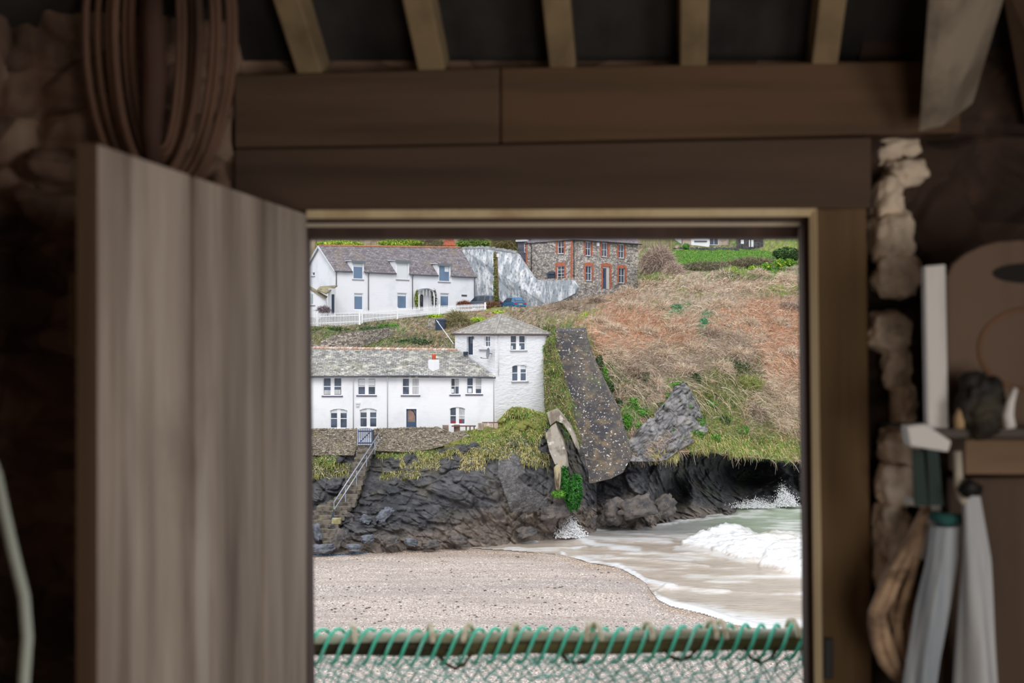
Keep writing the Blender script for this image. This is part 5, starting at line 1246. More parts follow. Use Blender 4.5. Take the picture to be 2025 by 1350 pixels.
# low terrace wall of the stone house with its covered barbecue
mb = MB(); FF = Fr(P(1056, 557, 182.2), (1, -.55)); mb.box(FF, 0, 5.6, -.5, 0, -.6, .35); tag(mb.build('garden_wall', HOUSE_ST), 'low stone wall of the terrace beside the tall stone house', 'wall')
bq = thing('barbecue', 'dark covered barbecue on the terrace left of the stone house window', 'barbecue', P(1090, 553, 182.6))
FF = Fr(P(1090, 553, 182.6), (1, 0)); mb = MB(); mb.box(FF, -.5, .5, -.3, .3, .1, .55); mb.tube([FF.at(-.5, 0, .55), FF.at(-.2, 0, .78), FF.at(.3, 0, .74), FF.at(.55, 0, .5)], [.28, .34, .33, .22], 9); mb.build('cover', DOOR_D, bq, bevel=.05)
mb = MB(); mb.box(FF, -.42, -.3, -.2, .2, -.3, .12); mb.box(FF, .3, .42, -.2, .2, -.3, .12); mb.build('legs', DOOR_D, bq)
blob('dog_bowl_stone', ROCKB, 1126, 575, 177.5, .45, .4, .32, 4, label='dark stone bowl on the ledge below the stone house corner', cat='stone', n=3) if False else None

# ---- telegraph pole with ivy
pb = P(983, 610, 171.5); tele = thing('telegraph_pole', 'ivy clad wooden pole with white box standing by the parked cars', 'pole', pb)
mb = MB(); top = P(980.5, 499, 171.5); mb.tube([pb - [0, 0, .6], pb * .5 + top * .5, top], [.26, .24, .2], 9); mb.build('shaft', POLE, tele, smooth=True)
FF = Fr(P(984.5, 505, 171.1), (1, 0)); mb = MB(); mb.box(FF, -.16, .20, -.1, .12, -.2, .2); mb.build('junction_box', BOXW, tele, bevel=.02)
r = np.random.default_rng(12); pr_ = []
for k in range(26):
    t = k / 25; c_ = pb + (top - pb) * (t * .97); rr = .36 - .10 * t + .06 * math.sin(k * 1.7)
    pr_.append(leaf_cloud(c_ + [(-.08), -.05, 0], (rr, rr, .32), int(110 - 50 * t), .10, [(92, 112, 52), (120, 134, 66), (74, 92, 46), (138, 142, 84)], 200 + k))
V, Q, C_ = join_np(pr_); o = np_mesh('ivy', V, Q, LEAF, C_, smooth=False, parent=tele)

# ---- cars
def car(name, label, origin, beta, st, paint, win_side, rear, plate, kindw=1.0):
    """st: stations along the length from the tail: (y, z_low, z_belt, z_roof, w_low, w_belt, w_roof)"""
    a = math.radians(beta); R = np.array([[math.cos(a), -math.sin(a)], [math.sin(a), math.cos(a)]])
    root = thing(name, label, 'car', origin)
    def Wp(x, y, z):
        q = R @ np.array([x, y]); return np.array(origin) + [q[0], q[1], z]
    sec = lambda s: [(-s[4], s[1]), (-s[5], (s[1] + s[2]) * .5), (-s[5] * .985, s[2]), (-s[6], s[3]), (-s[6] * .6, s[3] + .05), (s[6] * .6, s[3] + .05), (s[6], s[3]), (s[5] * .985, s[2]), (s[5], (s[1] + s[2]) * .5), (s[4], s[1])]
    mb = MB(); S = [[Wp(x, s[0], z) for x, z in sec(s)] for s in st]
    n = len(S[0])
    for i in range(len(S) - 1):
        for k in range(n):
            k2 = (k + 1) % n; mb.face([S[i][k], S[i][k2], S[i + 1][k2], S[i + 1][k]][::-1])
    mb.face(S[0]); mb.face(S[-1][::-1]); mb.build('body', paint, root, smooth=False, merge=True, bevel=.03)
    L_, B_ = st[0], st[1]
    # rear window between stations rear[0], rear[1]
    def lerp(s, t, i): return s[i] + (t[i] - s[i])
    mb = MB(); s0, s1 = st[rear[0]], st[rear[1]]
    mb.face([Wp(-s0[5] * .80, s0[0] - .03, s0[3] + .04 if rear[2] else s0[2] + .03), Wp(s0[5] * .80, s0[0] - .03, s0[3] + .04 if rear[2] else s0[2] + .03), Wp(s1[6] * .86, s1[0] - .05, s1[3] - .02), Wp(-s1[6] * .86, s1[0] - .05, s1[3] - .02)])
    mb.build('rear_window', CARGL, root)
    for sd in (-1, 1):
        for (y0, y1, y2, y3, zb, zt, wb, wt) in win_side:
            mb = MB(); pts = [Wp(sd * (wb + .012), y0, zb), Wp(sd * (wb + .012), y3, zb), Wp(sd * (wt + .03), y2, zt), Wp(sd * (wt + .03), y1, zt)]
            mb.prism(pts, np.array([*(R @ np.array([-sd * .02, 0])), 0])); mb.build('side_window', CARGL, root)
    z1 = st[0][1]
    for sd in (-1, 1):
        mb = MB(); FF = Fr(Wp(sd * (st[0][4] - .16), st[0][0] - .02, st[0][2] - .12), (math.cos(a), math.sin(a))); mb.box(FF, -.17, .17, -.14, .04, -.08, .10); mb.build('tail_lamp', LAMPR, root, bevel=.02)
    FF = Fr(Wp(plate[0], st[0][0] - .05, plate[1]), (math.cos(a), math.sin(a))); mb = MB(); mb.box(FF, -.26, .26, -.03, .02, -.07, .07); mb.build('number_plate', PLATEY, root)
    FF = Fr(Wp(0, st[0][0] - .05, st[0][1] + .05), (math.cos(a), math.sin(a))); mb = MB(); mb.box(FF, -st[0][4] * .95, st[0][4] * .95, -.12, .04, -.08, .14); mb.build('bumper', paint, root, bevel=.03)
    for sd in (-1, 1):
        for yy in (.75, st[-1][0] - .85):
            c = Wp(sd * (st[2][4] - .10), yy, .32); ax = np.array([*(R @ np.array([1, 0])), 0.])
            mb = MB(); mb.tube([c - ax * .11, c + ax * .11], .33, 16); w_ = mb.build('wheel', TYRE, root)
            mb = MB(); mb.tube([c - ax * .12, c + ax * .12], .2, 12); mb.build('hub', HUB, w_)
    return root
car('hatchback', 'blue hatchback parked nose away below the whitewashed retaining wall', P(1029, 611.5, 171.2), 26,
    [(0, .38, .82, .86, .80, .84, .70), (.18, .30, .88, .92, .84, .88, .72), (.75, .28, .92, 1.40, .86, .89, .60), (1.5, .28, .92, 1.46, .86, .89, .62), (2.4, .28, .90, 1.44, .86, .89, .62), (3.3, .28, .88, .94, .86, .88, .72), (4.1, .32, .74, .78, .80, .82, .66)], CARBLUE,
    [(.75, 1.0, 1.55, 1.6, .95, 1.38, .875, .63), (1.68, 1.66, 2.35, 2.95, .95, 1.38, .875, .63)], (1, 2, True), (0, .62))
car('estate_car', 'dark grey estate car parked left of the ivy pole', P(984, 612.5, 173.2), 48,
    [(0, .40, 1.0, 1.05, .84, .88, .76), (.15, .32, 1.05, 1.1, .88, .92, .78), (.55, .30, 1.08, 1.72, .90, .93, .66), (1.6, .30, 1.08, 1.80, .90, .93, .70), (3.0, .30, 1.05, 1.76, .90, .93, .68), (3.9, .30, 1.0, 1.06, .90, .92, .76), (4.8, .36, .88, .92, .84, .86, .7)], CARGREY,
    [(.62, .75, 1.3, 1.35, 1.12, 1.66, .91, .70), (1.5, 1.5, 2.35, 2.4, 1.12, 1.68, .91, .71), (2.5, 2.5, 3.1, 3.6, 1.12, 1.66, .91, .70)], (1, 2, True), (0, .85))

# ---- shrubs and hedges
def shrub(name, label, cat, cx, cy, D, rx, ry, n, size, cols, seed, twigs=None, group=None):
    s = D / FPX; V, Q, C_ = leaf_cloud(P(cx, cy, D), (rx * s, max(.5, rx * s * .5), ry * s), n, size, cols, seed)
    o = np_mesh(name, V, Q, LEAF, C_, smooth=False); tag(o, label, cat, group)
    return o
def twiggy(name, label, cat, cx, cy, D, rx, ry, n, L, W, cols, seed):
    s = D / FPX; V, Q, C_ = twig_ball(P(cx, cy, D), (rx * s, rx * s * .6, ry * s), n, L, W, cols, seed)
    return tag(np_mesh(name, V, Q, BLADE, C_), label, cat)
YG = [(160, 190, 70), (132, 172, 58), (186, 206, 86), (104, 150, 52), (196, 200, 84)]
shrub('hedge', 'bright yellow green hedge above the left end of the upper cottage roof', 'hedge', 672, 483, 182, 44, 7, 4200, .20, YG, 1)
shrub('hedge', 'bright green hedge above the middle of the upper cottage roof', 'hedge', 788, 480, 187, 42, 9, 4600, .20, YG, 2)
twiggy('bare_shrub', 'bare tangled shrub left of the brick chimney', 'shrub', 852, 484, 224, 34, 10, 1700, .9, .05, [(150, 130, 108), (120, 104, 84), (110, 120, 60), (84, 80, 60)], 3)
shrub('green_shrub', 'green shrub behind the end of the upper cottage roof right of the chimney', 'shrub', 935, 481, 194, 34, 10, 1700, .2, [(120, 150, 60), (92, 120, 50), (140, 160, 80)], 4)
twiggy('bare_shrub', 'dead grass and twigs over the top of the whitewashed retaining wall', 'shrub', 1000, 480, 194, 34, 18, 2000, 1.1, .05, [(164, 148, 104), (130, 118, 84), (100, 104, 62), (84, 80, 56)], 5)
twiggy('bramble_mound', 'grey brown bramble mound right of the tall stone house', 'brambles', 1300, 518, 181, 34, 30, 6200, 1.0, .055, [(190, 170, 154), (166, 146, 134), (206, 188, 172), (142, 124, 112)], 6)
twiggy('bramble_mound', 'lower hump of the bramble mound sloping to the hedge bank', 'brambles', 1332, 538, 179, 17, 16, 1700, .9, .055, [(192, 172, 156), (168, 148, 134), (206, 186, 170)], 7)
shrub('dark_bush', 'dark green bush at the right end of the lawn', 'bush', 1555, 503, 188, 26, 14, 2600, .2, [(60, 88, 50), (78, 110, 56), (50, 72, 44), (100, 134, 66)], 8)
twiggy('hedge_bank', 'dark hedge bank along the bottom of the lawn', 'hedge', 1395, 527, 182, 52, 7.5, 2600, .6, .06, [(140, 132, 112), (114, 108, 92), (102, 118, 78), (156, 142, 122)], 9)
twiggy('hedge_bank', 'right part of the dark hedge bank curving up round the lawn', 'hedge', 1485, 518, 184, 48, 8, 2400, .6, .06, [(144, 134, 116), (120, 112, 94), (104, 120, 78), (166, 138, 116)], 10)
for i, (cx, cy, rx, ry) in enumerate(((1440, 537, 8, 8), (1466, 541, 9, 8), (1490, 533, 12, 8), (1515, 528, 12, 8), (1543, 520, 12, 8), (1562, 519, 9, 7))):
    o = shrub('flowering_clump', ('yellow green flowering clump nearest the bramble mound under the hedge bank', 'second yellow green flowering clump from the left under the hedge bank', 'third flowering clump along the bank below the lawn', 'fourth flowering clump along the bank below the lawn', 'fifth flowering clump below the dark bush', 'rightmost flowering clump beside the door jamb')[i], 'plant', cx, cy, 180.5 + i * .6, rx, ry, 620, .17, [(96, 156, 52), (80, 140, 44), (176, 200, 60), (200, 210, 84), (60, 116, 44)], 60 + i, group='flowering clumps below the lawn')
twiggy('red_shrub', 'low reddish brown shrub by the right end of the upper cottage', 'shrub', 917, 603, 174.5, 15, 7.5, 900, .45, .05, [(140, 84, 66), (112, 70, 56), (90, 66, 50), (160, 110, 84)], 11)
twiggy('russet_shrub', 'russet shrub at the end of the picket fence below the cars', 'shrub', 970, 606, 168.6, 20, 9, 1500, .5, .05, [(132, 92, 64), (108, 78, 56), (96, 88, 56), (150, 112, 80), (176, 140, 120)], 12)
twiggy('tan_bush', 'rounded tan bush between the dark tank and the tower roof', 'bush', 903, 638, 157, 27, 22, 4600, .8, .05, [(192, 174, 138), (162, 150, 116), (134, 134, 92), (112, 120, 78)], 13)
twiggy('heather_shrub', 'greyish purple shrub behind the left picket fence', 'shrub', 641, 612, 166, 15, 6, 500, .4, .045, [(124, 108, 116), (100, 90, 96), (150, 130, 130)], 14)
# climbing plants on the porch
for (nm, lb, px, py, rx, ry, cols, sd, n) in (('climbing_plant', 'yellow green climber on the left side of the porch arch', 822, 592, 6, 18, [(128, 140, 62), (104, 122, 54), (160, 166, 84)], 21, 900), ('climbing_plant', 'dark thin climber on the right side of the porch arch', 855, 590, 5, 18, [(84, 92, 72), (104, 110, 92), (70, 70, 60)], 22, 380)):
    Fq = Fr(P(663, 612, 170.0), (c33, s33)); a, c = Fq.loc(px, py); p = Fq.at(a, .45, c); s = 176 / FPX
    V, Q, C_ = leaf_cloud(p, (rx * s, .3, ry * s), n, .12, cols, sd); tag(np_mesh(nm, V, Q, LEAF, C_, smooth=False), lb, 'climber')

# ---- fences and walls at the top edge
sf = thing('board_fence', 'brown close boarded fence on the bank above the upper cottage roof', 'fence', P(690, 495, 198))
mb = MB(); r = np.random.default_rng(4)
for i in range(104):
    x = 596 + i * 2.15; p = P(x, 512 - (x - 596) * .02, 198); FF = Fr(p, (1, 0)); mb.box(FF, -.055, .055, 0, .03, 0, 4.4 + r.uniform(-.03, .03))
mb.build('boards', SLAT, sf)
for x in (625, 709, 775):
    FF = Fr(P(x, 512, 197.9), (1, 0)); mb = MB(); mb.box(FF, -.07, .07, .0, .12, 0, 4.5); mb.build('post', POLE, sf)
FF = Fr(P(596, 500, 198.1), (1, 0)); mb = MB(); mb.box(FF, 0, 16, -.05, 0, 0, .12); mb.box(FF, 0, 16, -.05, 0, 1.8, 1.92); mb.build('rail', SLAT, sf)
pf = thing('paling_fence', 'weathered paling fence with posts left of the bungalow', 'fence', P(1298, 492, 203))
mb = MB(); FF = Fr(P(1262, 489, 203), (1, 0))
for i in range(34): mb.box(FF, i * .145, i * .145 + .08, 0, .03, -.2, 1.6)
mb.build('palings', SLAT, pf); mb = MB(); mb.box(FF, 0, 5.0, -.05, 0, .1, .2); mb.box(FF, 0, 5.0, -.05, 0, 1.2, 1.3); mb.build('rail', SLAT, pf)
for x, yb in ((1294, 490), (1310, 493), (1327, 496)):
    F2 = Fr(P(x, yb, 202.8), (1, 0)); mb = MB(); mb.box(F2, -.12, .12, 0, .15, -.3, 2.0); mb.build('post', mat('mossy_post', (150, 140, 96), .9), pf) if x == 1294 else mb.build('post', bpy.data.materials['mossy_post'], pf)
mb = MB(); FF = Fr(P(1330, 496, 206), (1, -.05)); r = np.random.default_rng(3)
for i in range(60):
    x = i * .16; mb.box(FF, x, x + .15, -.3, r.uniform(0, .08), -.4, r.uniform(.35, .6))
tag(mb.build('lawn_wall', mat('dark_lawn_wall_stone', (112, 108, 108), .9, [((80, 78, 80), 2.5, .45, .6)], bump=(4, .6, .05))), 'low dark stone wall along the top of the lawn', 'wall')
dw = thing('dark_outhouse', 'dark stone outhouse wall with two pale boards right of the bungalow', 'outhouse', P(1482, 491, 209))
FF = Fr(P(1457, 492, 209), (1, 0)); mb = MB(); mb.box(FF, 0, 3.9, -.5, 0, -.5, 2.2); mb.build('wall', mat('dark_wall_stone', (92, 90, 92), .9, [((64, 62, 64), 2.5, .45, .6), ((140, 136, 130), 3.0, .62, .7)], bump=(3, .7, .06)), dw)
for (x0, x1) in ((1465, 1471), (1481, 1490)):
    a0, c1 = FF.loc(x0, 474); a1, c0 = FF.loc(x1, 488 if x0 > 1470 else 482); mb = MB(); mb.box(FF, a0, a1, 0, .04, c0, c1); mb.build('pale_board', BOXW, dw)
mb = MB(); a0, c = FF.loc(1484, 478); mb.box(FF, a0 - .05, a0 + .08, .04, .1, c - 1.2, c + .5); mb.build('dark_post', DOOR_D, dw)
blob('garden_shrub', mat('garden_shrub_green', (84, 132, 56), .8, [((60, 100, 46), 4, .45, .6)], bump=(6, 1, .1)), 1357, 487, 205, .55, .4, .5, 3, label='small rounded green shrub on the wall left of the bungalow', cat='shrub', n=3, blocky=0, rough=.35)

# ---- bank between the cottages: old wall, dark tank, path rail
oxs = np.arange(606, 776, 6.0); oyt = np.interp(oxs, [606, 630, 637, 655, 690, 730, 765, 776], [682, 681, 672, 664, 657.5, 652.5, 649, 655]); oyb = np.interp(oxs, [606, 680, 720, 750, 776], [689, 689, 681, 671, 661])
oD = RH(oxs, np.maximum(oyb, oyt + 2)) - 1.1; r = np.random.default_rng(14); mb = MB()
for i in range(len(oxs) - 1):
    x0, x1 = oxs[i], oxs[i + 1]; j = r.uniform(-1.0, 1.0)
    q_ = [P(x0, oyb[i] + 3, oD[i]), P(x1, oyb[i + 1] + 3, oD[i + 1]), P(x1, oyt[i + 1] + j, oD[i + 1] + .2), P(x0, oyt[i] + j, oD[i] + .2)]
    bk_ = np.array([0, 1.6, .05]); mb.hexa([q_[0], q_[1], q_[1] + bk_, q_[0] + bk_, q_[3], q_[2], q_[2] + bk_, q_[3] + bk_])
tag(mb.build('field_wall', RUBBLE), 'old dry stone field wall on the bank above the lower cottage roof', 'wall')
tk = P(871, 658, 155.5); tank = thing('water_tank', 'dark blue cylindrical tank on the bank beside the tan bush', 'tank', tk)
mb = MB(); mb.tube([tk, tk + [0, 0, 1.35], tk + [0, 0, 1.36]], [.52, .57, .57], 18); mb.build('barrel', TANK, tank, smooth=False)
mb = MB(); mb.tube([tk + [0, 0, 1.34], tk + [0, 0, 1.48], tk + [0, 0, 1.55]], [.62, .62, .5], 18); mb.build('lid', mat('tank_lid', (74, 84, 102), .5), tank)
for z in (.18, 1.2): mb = MB(); FF = Fr(tk + [-.25, -.55, z], (1, .3)); mb.box(FF, -.12, .2, 0, .03, -.03, .03); mb.build('pale_strap', BOXW, tank)
mb = MB(); FF = Fr(P(854, 656, 156.2), (1, 0)); r = np.random.default_rng(8)
for i in range(9): mb.box(FF, -.35 + .05 * (i % 3) - .25 + i * .02, .38, -.5, r.uniform(-.05, .05), i * .16, i * .16 + .14)
tag(mb.build('wall_end', mat('pale_wall_stone', (186, 180, 170), .9, [((120, 110, 104), 3, .45, .6)], bump=(4, .6, .05))), 'pale squared end of the stone wall beside the dark tank', 'wall')
ph = thing('path_handrail', 'thin white path handrail running down to the tower door', 'handrail', P(862, 632, 156))
mb = MB(); mb.tube([P(862.5, 632, 155.5), P(896.5, 679.5, 135.0)], .035, 6); mb.build('rail', PICKET, ph)
for (x0, y0, x1, y1, D0, D1) in ((875.5, 652, 875.5, 672, 147.5, 147.4), (895, 678, 895, 691, 135.6, 135.4)):
    mb = MB(); mb.tube([P(x0, y0, D0), P(x1, y1, D1)], .03, 5); mb.build('rail_post', METALG, ph)
mb = MB(); mb.tube([P(878, 673, 143), P(888, 690, 135.6)], .02, 5); mb.tube([P(905, 683, 133), P(910, 692, 131.6)], .02, 5); mb.build('wire', METALG, ph)

# ---- terrace wall, gate, steps, handrail
tw = [(100, 849), (640, 849), (705, 848.5), (705, 884), (700, 900), (640, 900), (100, 905)]
tw2 = [(738, 848.5), (800, 847), (868, 845), (880, 851), (893, 855), (915, 852), (930, 862), (920, 866), (890, 878), (850, 888), (800, 894), (738, 890)]
mb = MB(); mb.prism([P(x, y, 121.4) for x, y in tw], (0, .55, 0)); mb.prism([P(x, y, 121.4) for x, y in tw2], (0, .55, 0)); mb.prism([P(x, y, 121.5) for x, y in ((704, 880), (740, 880), (740, 896), (704, 896))], (0, .55, 0))
r = np.random.default_rng(15)
for i in range(150):
    x = 562 + i * 2.15
    if 704 < x < 739 or x > 866: continue
    p = P(x, np.interp(x, [560, 705, 738, 868], [849, 848.5, 848.5, 845]), 121.4); FF = Fr(p, (1, r.uniform(-.1, .1))); mb.box(FF, -.05, .05 * r.uniform(.6, 1), -.5, .04, -.06, r.uniform(.0, .09))
tag(mb.build('terrace_wall', TERR_ST), 'rough stone terrace wall in front of the lower cottage with a gateway', 'wall')
gt = thing('garden_gate', 'dark blue wooden gate in the terrace wall at the top of the steps', 'gate', P(722, 880, 121.1))
FF = Fr(P(708, 880, 121.0), (1, 0)); gw = FF.loc(735.5, 880)[0]
for i in range(8):
    u = i / 7; x = gw * (.02 + .96 * u); h = 1.48 - .10 * abs(2 * u - 1) ** 2
    mb = MB(); mb.box(FF, x - .042, x + .042, 0, .03, .05, h); mb.build('picket', NAVY, gt)
mb = MB(); mb.box(FF, -.03, gw + .03, -.05, 0, .12, .24); mb.box(FF, -.03, gw + .03, -.05, 0, 1.12, 1.24); mb.hexa([FF.at(.1, -.04, .26), FF.at(.22, -.04, .26), FF.at(.22, .0, .26), FF.at(.1, .0, .26), FF.at(gw - .22, -.04, 1.12), FF.at(gw - .1, -.04, 1.12), FF.at(gw - .1, 0, 1.12), FF.at(gw - .22, 0, 1.12)]); mb.build('gate_frame', NAVY, gt)
mb = MB(); mb.box(FF, gw + .03, gw + .16, -.12, .05, -.1, 1.3); mb.build('gate_post', DOOR_D, gt)
STEPM = mat('worn_step_stone', (124, 116, 106), .9, [((76, 70, 64), 2.0, .42, .6), ((150, 146, 96), 1.2, .6, .72), ((96, 110, 66), 1.6, .62, .72)], bump=(4, .6, .06))
stp = thing('cliff_steps', 'flight of worn stone steps climbing the cliff to the gate', 'steps', P(660, 1076, 112.5))
SL = [(722, 889, 120.6, 15), (719, 897, 120.4, 15), (715, 905, 120.2, 15), (712, 914, 120.0, 16), (709, 922, 119.7, 16), (706, 931, 119.4, 16), (703, 940, 119.0, 17), (700, 950, 118.6, 17), (697, 959, 118.2, 17), (693, 968, 117.8, 18), (688, 977, 117.4, 19), (682, 985, 117.0, 22), (674, 993, 116.6, 28), (660, 1001, 116.2, 34), (652, 1010, 115.7, 34), (648, 1019, 115.2, 33), (644, 1028, 114.7, 31), (644, 1037, 114.2, 25), (647, 1046, 113.7, 20), (649, 1055, 113.2, 14), (650, 1063, 112.7, 13), (650, 1070, 112.2, 11)]
r = np.random.default_rng(2)
for (x, y, D, hw) in SL:
    FF = Fr(P(x, y, D - 1.0), (1, r.uniform(-.06, .06))); w_ = hw * D / FPX; mb = MB(); mb.box(FF, -w_, w_, -1.6, r.uniform(0, .06), -.42, 0); mb.build('step', STEPM, stp, bevel=.04)
mb = MB(); FF = Fr(P(664.5, 1026, 113.3), (1, 0)); mb.box(FF, -.36, .36, -.6, 0, -.42, 0.04); tag(mb.build('mooring_block', mat('mossy_block', (176, 170, 140), .9, [((140, 132, 84), 1.5, .42, .6), ((214, 200, 190), 2.2, .6, .7)], bump=(5, .5, .04)), bevel=.05), 'squared yellow lichened stone block at the foot of the handrail', 'block')
hr = thing('steel_handrail', 'galvanised double handrail on the cliff steps', 'handrail', P(661, 1012, 114.5))
T0, T1 = P(748.5, 858.5, 120.4), P(660.5, 992.5, 114.3); B0, B1 = P(752, 867.5, 120.4), P(661, 1007, 114.3)
mb = MB(); mb.tube([T0, T1], .045, 8); mb.tube([B0, B1], .045, 8); mb.build('rails', GALV, hr, smooth=True)
for (x0, y0, x1, y1, D) in ((660.5, 992.5, 660.8, 1024, 114.3), (683, 964, 683, 992, 115.8), (705, 930, 705, 960, 117.3), (725, 900, 725, 922, 118.7), (741, 874, 741, 898, 119.8)):
    mb = MB(); mb.tube([P(x0, y0, D), P(x1, y1, D)], .035, 6); mb.build('rail_post', GALV, hr)
mb = MB(); mb.tube([T0, P(751, 863, 120.4), B0], .05, 6); mb.build('rail_end', DOOR_D, hr)
mb = MB(); mb.tube([P(661, 1007, 114.2), P(658, 1020, 114.0), P(657, 1028, 113.9)], [.05, .10, .13], 6); mb.build('dark_foot', DOOR_D, hr)
mb = MB(); pts = [beach_point(np.array([x]), np.array([y]))[0] + [0, 0, .04] for x, y in ((570, 1095), (600, 1096.5), (630, 1097.5), (660, 1097.5), (690, 1096.5), (712, 1095), (730, 1093.5))]; mb.tube(pts, .07, 7)
tag(mb.build('mooring_rope', ROPEB, smooth=True), 'dark rope with blue flecks lying along the shingle below the rocks', 'rope')

# ---- furniture on the terrace
def chair(label, px, py, D, rz, m, w=.52):
    root = thing('garden_chair', label, 'chair', P(px, py, D)); FF = Fr(P(px, py, D), rot2(rz)); h = w / 2
    mb = MB(); mb.hexa([FF.at(-h, -.30, .45), FF.at(h, -.30, .45), FF.at(h, -.24, .45), FF.at(-h, -.24, .45), FF.at(-h, -.42, 1.0), FF.at(h, -.42, 1.0), FF.at(h, -.36, 1.02), FF.at(-h, -.36, 1.02)]); mb.build('backrest', m, root)
    mb = MB(); mb.box(FF, -h, h, -.3, .25, .40, .45); mb.build('seat', m, root)
    for sx in (-1, 1):
        for b_ in (-.26, .2): mb = MB(); mb.box(FF, sx * h - .025 - sx * .03, sx * h + .025 - sx * .03, b_, b_ + .05, 0, .42); mb.build('leg', m, root)
    return root
PL = mat('pale_slat_wood', (196, 178, 164), .8, [((160, 144, 130), (8, 8, .6), .45, .6)])
zy = 858
chair('wooden chair with dark back left of the ground floor window by the terrace wall', 881.5, zy + 5, 122.5, 180, OAKG)
chair('grey chair behind the long red brown bench below the ground floor window', 904.5, zy + 4, 122.9, 175, OAKG)
chair('pale armchair at the right end of the red brown bench', 948.5, zy + 1, 122.2, 200, PL)
bn = thing('bench_table', 'long red brown plank table on the terrace', 'table', P(916, 860, 122.3)); FF = Fr(P(893, 860, 122.3), (1, .02)); L_ = FF.loc(941, 860)[0]
mb = MB(); mb.box(FF, 0, L_, -.6, 0, .72, .80); mb.build('tabletop', REDW, bn)
for x in (.25, L_ * .6, L_ - .5, L_ - .15): mb = MB(); mb.box(FF, x - .05, x + .05, -.3, -.2, 0, .72); mb.build('leg', REDW, bn)
for lb, x0, x1 in (('pale wooden sun chair back nearest the armchair by the tower foot', 954, 964.5), ('second pale wooden sun chair back beside the tower foot', 966, 975.5), ('narrow striped sun chair back nearest the rock knoll', 977, 984.5)):
    root = thing('deck_chair', lb, 'chair', P((x0 + x1) / 2, 852, 122.4)); FF = Fr(P(x0, 852, 122.4), (1, 0)); w_ = FF.loc(x1, 852)[0]
    mb = MB(); mb.hexa([FF.at(0, 0, 0), FF.at(w_, 0, 0), FF.at(w_, -.06, 0), FF.at(0, -.06, 0), FF.at(0, -.25, .72), FF.at(w_, -.25, .72), FF.at(w_, -.31, .72), FF.at(0, -.31, .72)]); mb.build('backrest', PL, root)
    mb = MB(); mb.box(FF, -.04, w_ + .02, -.33, -.2, .70, .76); mb.build('top_rail', REDW, root); mb = MB(); mb.box(FF, 0, .05, -.4, .1, -.2, .3); mb.box(FF, w_ - .05, w_, -.4, .1, -.2, .3); mb.build('legs', OAKG, root)
# ================================================================== INSIDE THE FISH CELLAR
def wood(name, c, c2, grain=(14, 14, .8), rough=.75, lo=.42, hi=.68, extra=()):
    return mat(name, c, rough, [(c2, grain, lo, hi)] + list(extra), bump=(grain, .35, .01))
BEAMM = wood('dark_lintel_wood', (96, 76, 60), (74, 58, 46), (.8, 12, 12))
POSTM = wood('brown_post_wood', (112, 88, 60), (88, 68, 46), (12, 12, .7))
PALEW = wood('worn_edge_painted_light', (238, 218, 178), (206, 182, 142), (10, 10, .8))  # worn edge; outdoor daylight on it painted in as pale colour
FRAMEM = wood('reddish_frame_wood', (86, 66, 60), (68, 52, 48), (9, 9, .8))
DOORM = wood('weathered_door_board', (172, 158, 146), (112, 98, 88), (3, 6, .6), lo=.40, hi=.66, extra=[((204, 194, 184), (3, 4.5, .5), .52, .70), ((96, 84, 76), (8, 24, 1.0), .60, .74, 'noise', .55), ((110, 98, 86), (1.5, 1.5, 1.5), .6, .75, 'noise', .5)])
DOOREDGE = wood('door_edge_wood', (92, 72, 54), (70, 54, 40), (14, 14, .7))  # end face in shade, painted darker than the door boards
RAFT = wood('pale_rafter', (150, 130, 100), (124, 106, 82), (12, .8, 12))
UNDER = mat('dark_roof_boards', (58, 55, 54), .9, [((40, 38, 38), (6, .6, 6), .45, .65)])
WALLM = mat('cellar_rubble', (166, 138, 120), .95, [((84, 68, 58), (5, 5, 8), .25, .8, 'voro', .8), ((206, 176, 156), 3.2, .54, .70, 'noise', .7), ((128, 86, 64), 2.2, .58, .74, 'noise', .7), ((84, 84, 66), 1.6, .55, .72, 'noise', .6)], bump=((5, 5, 8), 1.0, .03, 'cell'))
LITM = mat('lit_rubble_paint', (226, 208, 188), .95, [((160, 144, 128), 6.0, .52, .68), ((236, 228, 220), 4.0, .58, .72), ((170, 134, 110), 3.0, .60, .72, 'noise', .8), ((86, 82, 70), 8.0, .62, .72)], bump=(12, .8, .02))  # light falling on the edge stones put into the pale colour
FLOORM = mat('cellar_floor_stone', (92, 86, 80), .9, [((66, 62, 58), 3.0, .42, .62)], bump=(8, .5, .02))

FLZ = 0.0
FI = Fr((0, 3.5, 0), (1, 0))
def X_(px, D): return (px - 1012.5) / FPX * D
def Z_(py, D): return 1.55 + (675 - py) / FPX * D
def S(mb, name, m, kind='structure', label=None, cat=None, **k):
    return tag(mb.build(name, m, **k), label, cat, kind=kind)
def bx(mb, x0, x1, y0, y1, z0, z1, m=0):
    F0 = Fr((0, 0, 0), (1, 0)); mb.box(F0, min(x0, x1), max(x0, x1), -max(y0, y1), -min(y0, y1), min(z0, z1), max(z0, z1), m)

# floor, outer quay
mb = MB(); bx(mb, -1.6, 2.3, -.6, 3.9, -.2, 0); S(mb, 'floor', FLOORM)
mb = MB(); bx(mb, -8, 8, 3.9, 6.2, -16, 0); S(mb, 'quay_ground', FLOORM, label='stone quay outside the cellar door', cat='quay')
